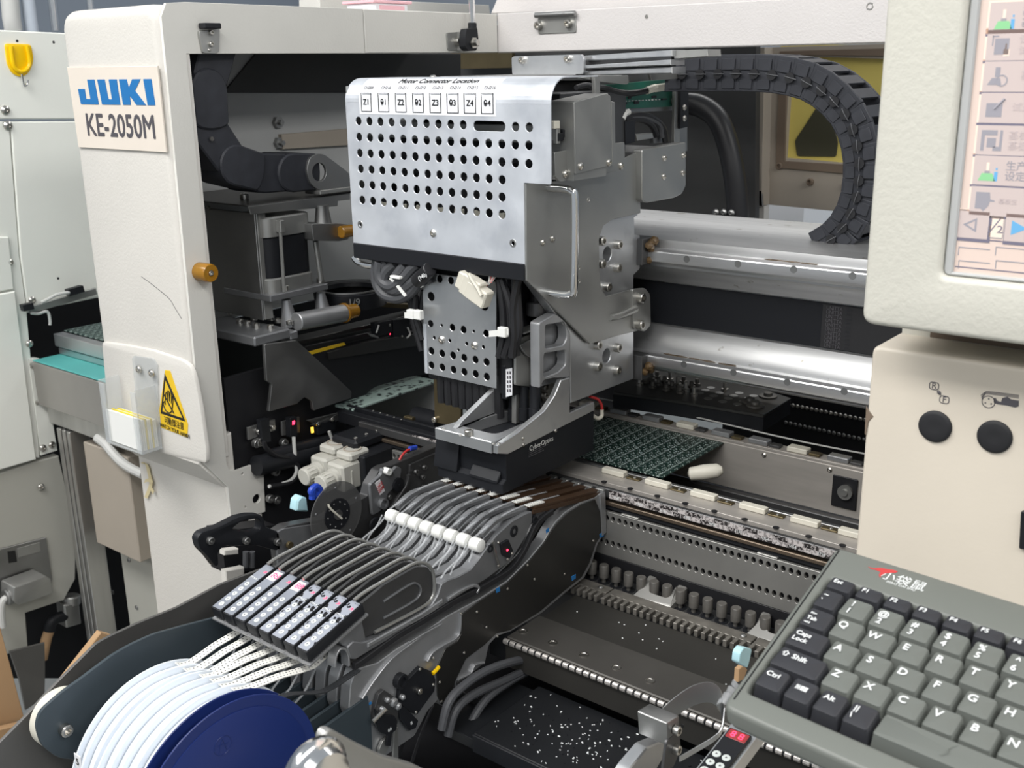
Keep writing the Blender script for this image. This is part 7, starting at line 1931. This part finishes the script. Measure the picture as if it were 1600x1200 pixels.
# red emblem and brand lettering
def kpix(u, v, z=-0.0035):
    n = Rk @ EZ; p0 = KO + n * z; d = ray(u, v)
    P3 = d * (n.dot(p0) / n.dot(d)); return Rk.transposed() @ (P3 - KO)
em = [kpix(1380 + (u - 1380) * 0.85, 893 + (v - 893) * 0.8) for u, v in ((1352, 884), (1362, 887), (1374, 886), (1381, 887), (1388, 889), (1398, 890), (1407, 893), (1402, 896), (1394, 896), (1384, 897), (1376, 901), (1374, 906), (1372, 900), (1375, 894), (1366, 890), (1358, 888))]
B().plate([[(q.x, q.y) for q in em]], (Vector((0, 0, -0.0036)), EX, EY, EZ), 0.0003).obj('emblem', M_['print_red'], kb)
c = kpix(1411, 908); text('brand_lettering', '\u5c0f\u888b\u9f20', 0.0095, (c.x, c.y, -0.0036), EX, EZ, M_['print_white'], kb, depth=0.0002)
c = kpix(1405, 914.5); text('brand_lettering', 'XIAO DAI SHU', 0.0028, (c.x + 0.001, c.y, -0.0036), EX, EZ, M_['print_white'], kb, depth=0.0002)
# torn tape film at the front left corner
q = B()
for k in range(4):
    c = KO + Rk @ Vector((-0.029, Y0k + 0.006 + k * 0.004, -0.006))
    q.ribbon([c, c + Vector((-0.002, -0.001, 0.0015 + k * 0.0005)), c + Vector((-0.005, 0.001 * (k - 1), 0.001 * (k - 1)))], Vector((0, 0.0015, 0.001)), 0.0003, 2)
q = q.obj('tape_film', M_['clear_film'], None); tag(q, 'torn clear tape stuck at the front left corner of the keyboard', 'tape')
# keyboard tray: bright metal edge under the keyboard
kt = thing('keyboard_tray', 'bare metal tray carrying the keyboard, its bright front edge showing', 'tray', KO + Vector((0.08, -0.03, -0.06)), mat=Rk)
bx('tray_plate', (-0.024, -0.060, -0.046), (0.24, 0.06, -0.0400), M_['zinc_dark'], kt, 0.001)
bx('tray_wall', (-0.022, -0.0605, -0.041), (0.24, -0.058, -0.0228), M_['brass_dull'], kt, 0.0005)
bx('tray_lip', (-0.024, -0.0670, -0.0455), (0.24, -0.0608, -0.0400), M_['aluminium'], kt, 0.0015)
kt.location = (KO.x, KO.y, KO.z + H)

# ================================================================== feeder in the foreground under the keyboard
Xg = -0.205
g = thing('single_feeder', 'lone tape feeder with a lit red two digit display below the keyboard corner', 'tape feeder', (-0.30, 0.57, -0.50))
def gp(u, v, z): return at('Z', z, u, v)
# black keypad face with display: sloped like the others
ka = at('X', -0.3005, 1141, 1138); kb2 = at('X', -0.3005, 1075, 1222)
gd = (kb2 - ka); GL = gd.length; gd.normalize(); gn = Vector((0, -gd.z, gd.y)); gn = gn if gn.z > 0 else -gn
gx = EX
def GP(t, s, h=0.0): return ka + gd * t + gx * s + gn * h
def gslab(name, t0, t1, s0, s1, h0, h1, m_, par=None, r=0.001):
    lp = rnd([(t0, s0), (t1, s0), (t1, s1), (t0, s1)], r, 2)
    fr = (ka + gn * h0, gd, gx, gn) if gd.cross(gx).dot(gn) > 0 else (ka + gn * h0, gx, gd, gn)
    if fr[1] is gx: lp = [(b_, a_) for a_, b_ in lp]
    return B().plate([lp], fr, h1 - h0, 0.0003).obj(name, m_, par or g)
gslab('keypad_tray', -0.016, 0.09, -0.0022, 0.0195, -0.014, -0.0012, M_['aluminium'], r=0.002)
gslab('keypad_box', 0.0, 0.09, 0.0, 0.0172, -0.001, 0.0012, M_['black_plastic'])
dsp = gslab('display', 0.001, 0.0100, 0.0010, 0.0162, 0.0013, 0.0016, M_['seg_window'])
for k in range(2):
    text('display_digits', '8', 0.0082, GP(0.0058, 0.0055 + 0.0062 * k, 0.0017), gx, gn, M_['led_red'], dsp, depth=0.0002)
bt2 = B().lathe((0, 0, 0), EZ, [(0, 0.0031), (0.0004, 0.003), (0.0005, 0.0026)], 18).mesh('button', M_['button_white'])
bm2 = B().lathe((0, 0, 0), EZ, [(0, 0.0011), (0.0002, 0.001)], 3).mesh('button_mark', M_['print_grey'])
q = EZ.rotation_difference(gn)
for k, (t, s) in enumerate(((0.0285, 0.0045), (0.0285, 0.0120), (0.0375, 0.0045), (0.0375, 0.0120), (0.046, 0.0045))):
    o = inst('button', bt2, GP(t, s, 0.0013), g, q); inst('button_mark', bm2, GP(t, s, 0.0019), o)
gslab('end_fitting', -0.040, -0.0165, -0.001, 0.018, -0.016, -0.004, M_['aluminium'], r=0.003)
# side casting with grey end block, to the left of the keypad
sheet('side_arm', 'X', -0.345, "1012,1168 1036,1158 1044,1172 1020,1212 985,1240 960,1240 985,1200", 0.010, M_['aluminium'], g, r=0.002, b=0.001)
lp = rnd([to2('X', p) for p in pts('X', -0.328, "1042,1130 1062,1117 1062,1150 1044,1167")], 0.002, 3)
B().plate([lp], (EX * -0.352, EY, EZ, EX), 0.024, 0.0015, seg=2).obj('end_block', M_['zinc_dark'], g)
sheet('end_plate', 'X', -0.3275, "1042,1158 1062,1140 1064,1170 1052,1200 1036,1205", 0.002, M_['cast_dark'], g, r=0.003)
screws('X', -0.3274, "1054,1140 1054,1170", 0.0036, g, 'cap', M_['steel'])
# spring steel band looping from the block to the keypad
bp_ = [at('X', -0.350, 1024, 1124), at('X', -0.346, 1036, 1106), at('X', -0.340, 1062, 1084), at('X', -0.334, 1086, 1070), at('X', -0.327, 1110, 1066), at('X', -0.321, 1126, 1078), at('X', -0.316, 1132, 1106), at('X', -0.314, 1128, 1136), at('X', -0.316, 1116, 1150), at('X', -0.322, 1090, 1166), at('X', -0.327, 1062, 1182)]
def bwid(i): return Vector((0.001, 0.0, -0.0058))
b = B(); b.ribbon([p + Vector((0, 0, -0.0085)) for p in bp_[:7]], Vector((0.0, 0.0, 0.0085)), 0.0008, 4); b.obj('spring_band', M_['zinc_dark'], g)
b = B(); b.ribbon([p + Vector((0, 0, -0.0022)) for p in bp_[6:]], Vector((0.0, 0.0, 0.0022)), 0.0008, 4); b.obj('spring_band', M_['aluminium'], g)
sheet('copper_tab', 'X', -0.335, "1155,1046 1162,1040 1168,1046 1162,1062 1154,1066", 0.004, M_['cardboard'], g)
q = sheet('cyan_tab', 'X', -0.30, "1155,1036 1157,1020 1163,1012 1175,1014 1172,1030 1168,1044", 0.006, M_['cyan_plastic'], None, r=0.002); tag(q, 'pale blue plastic tab just left of the keyboard edge', 'tab')
# blurred bright lever in the very foreground
lv = thing('lever_handle', 'bright chrome lever with a round knob at the bottom edge, nearest the camera', 'lever', (-0.36, 0.31, -0.42))
lx = -0.37
kc = at('X', lx, 512, 1222)
B().lathe(kc - EX * 0.014, EX, [(0, 0.004), (0, 0.0185), (0.003, 0.0205), (0.006, 0.0205), (0.008, 0.019), (0.009, 0.0165), (0.014, 0.0150), (0.0145, 0.012), (0.0145, 0.0045), (0.0165, 0.004), (0.0165, 0)], 40, cap=False).obj('knob', M_['chrome'], lv)
sheet('lever_plate', 'X', lx - 0.016, "505,1152 512,1141 520,1140 560,1162 600,1182 650,1196 690,1215 690,1260 500,1260", 0.006, M_['zinc'], lv, r=0.004, b=0.002, seg=3)
# cardboard cartons at the lower left
def carton(name, s_, ax, val, t, lab):
    q = sheet(name, ax, val, s_, t, M_['cardboard'], None, b=0.001); tag(q, lab, 'carton'); return q
carton('cardboard_box', "-40,975 0,978 38,1122 0,1140 -40,1152", 'X', -1.45, 0.3, 'open cardboard carton at the far left edge of the floor area')
carton('cardboard_flap', "34,1132 42,1130 0,1185 -40,1200 -40,1150 0,1140", 'X', -1.432, 0.012, 'lower fold of the cardboard carton at the far left edge')
lp = trace('X', -1.20, "60,1130 100,1062 158,988 174,992"); lp = lp + [(lp[-1][0], -1.399), (lp[0][0], -1.399)]
carton('cardboard_sheet', lp, 'X', -1.20, 0.01, 'leaning brown cardboard strip behind the steel holder plate')
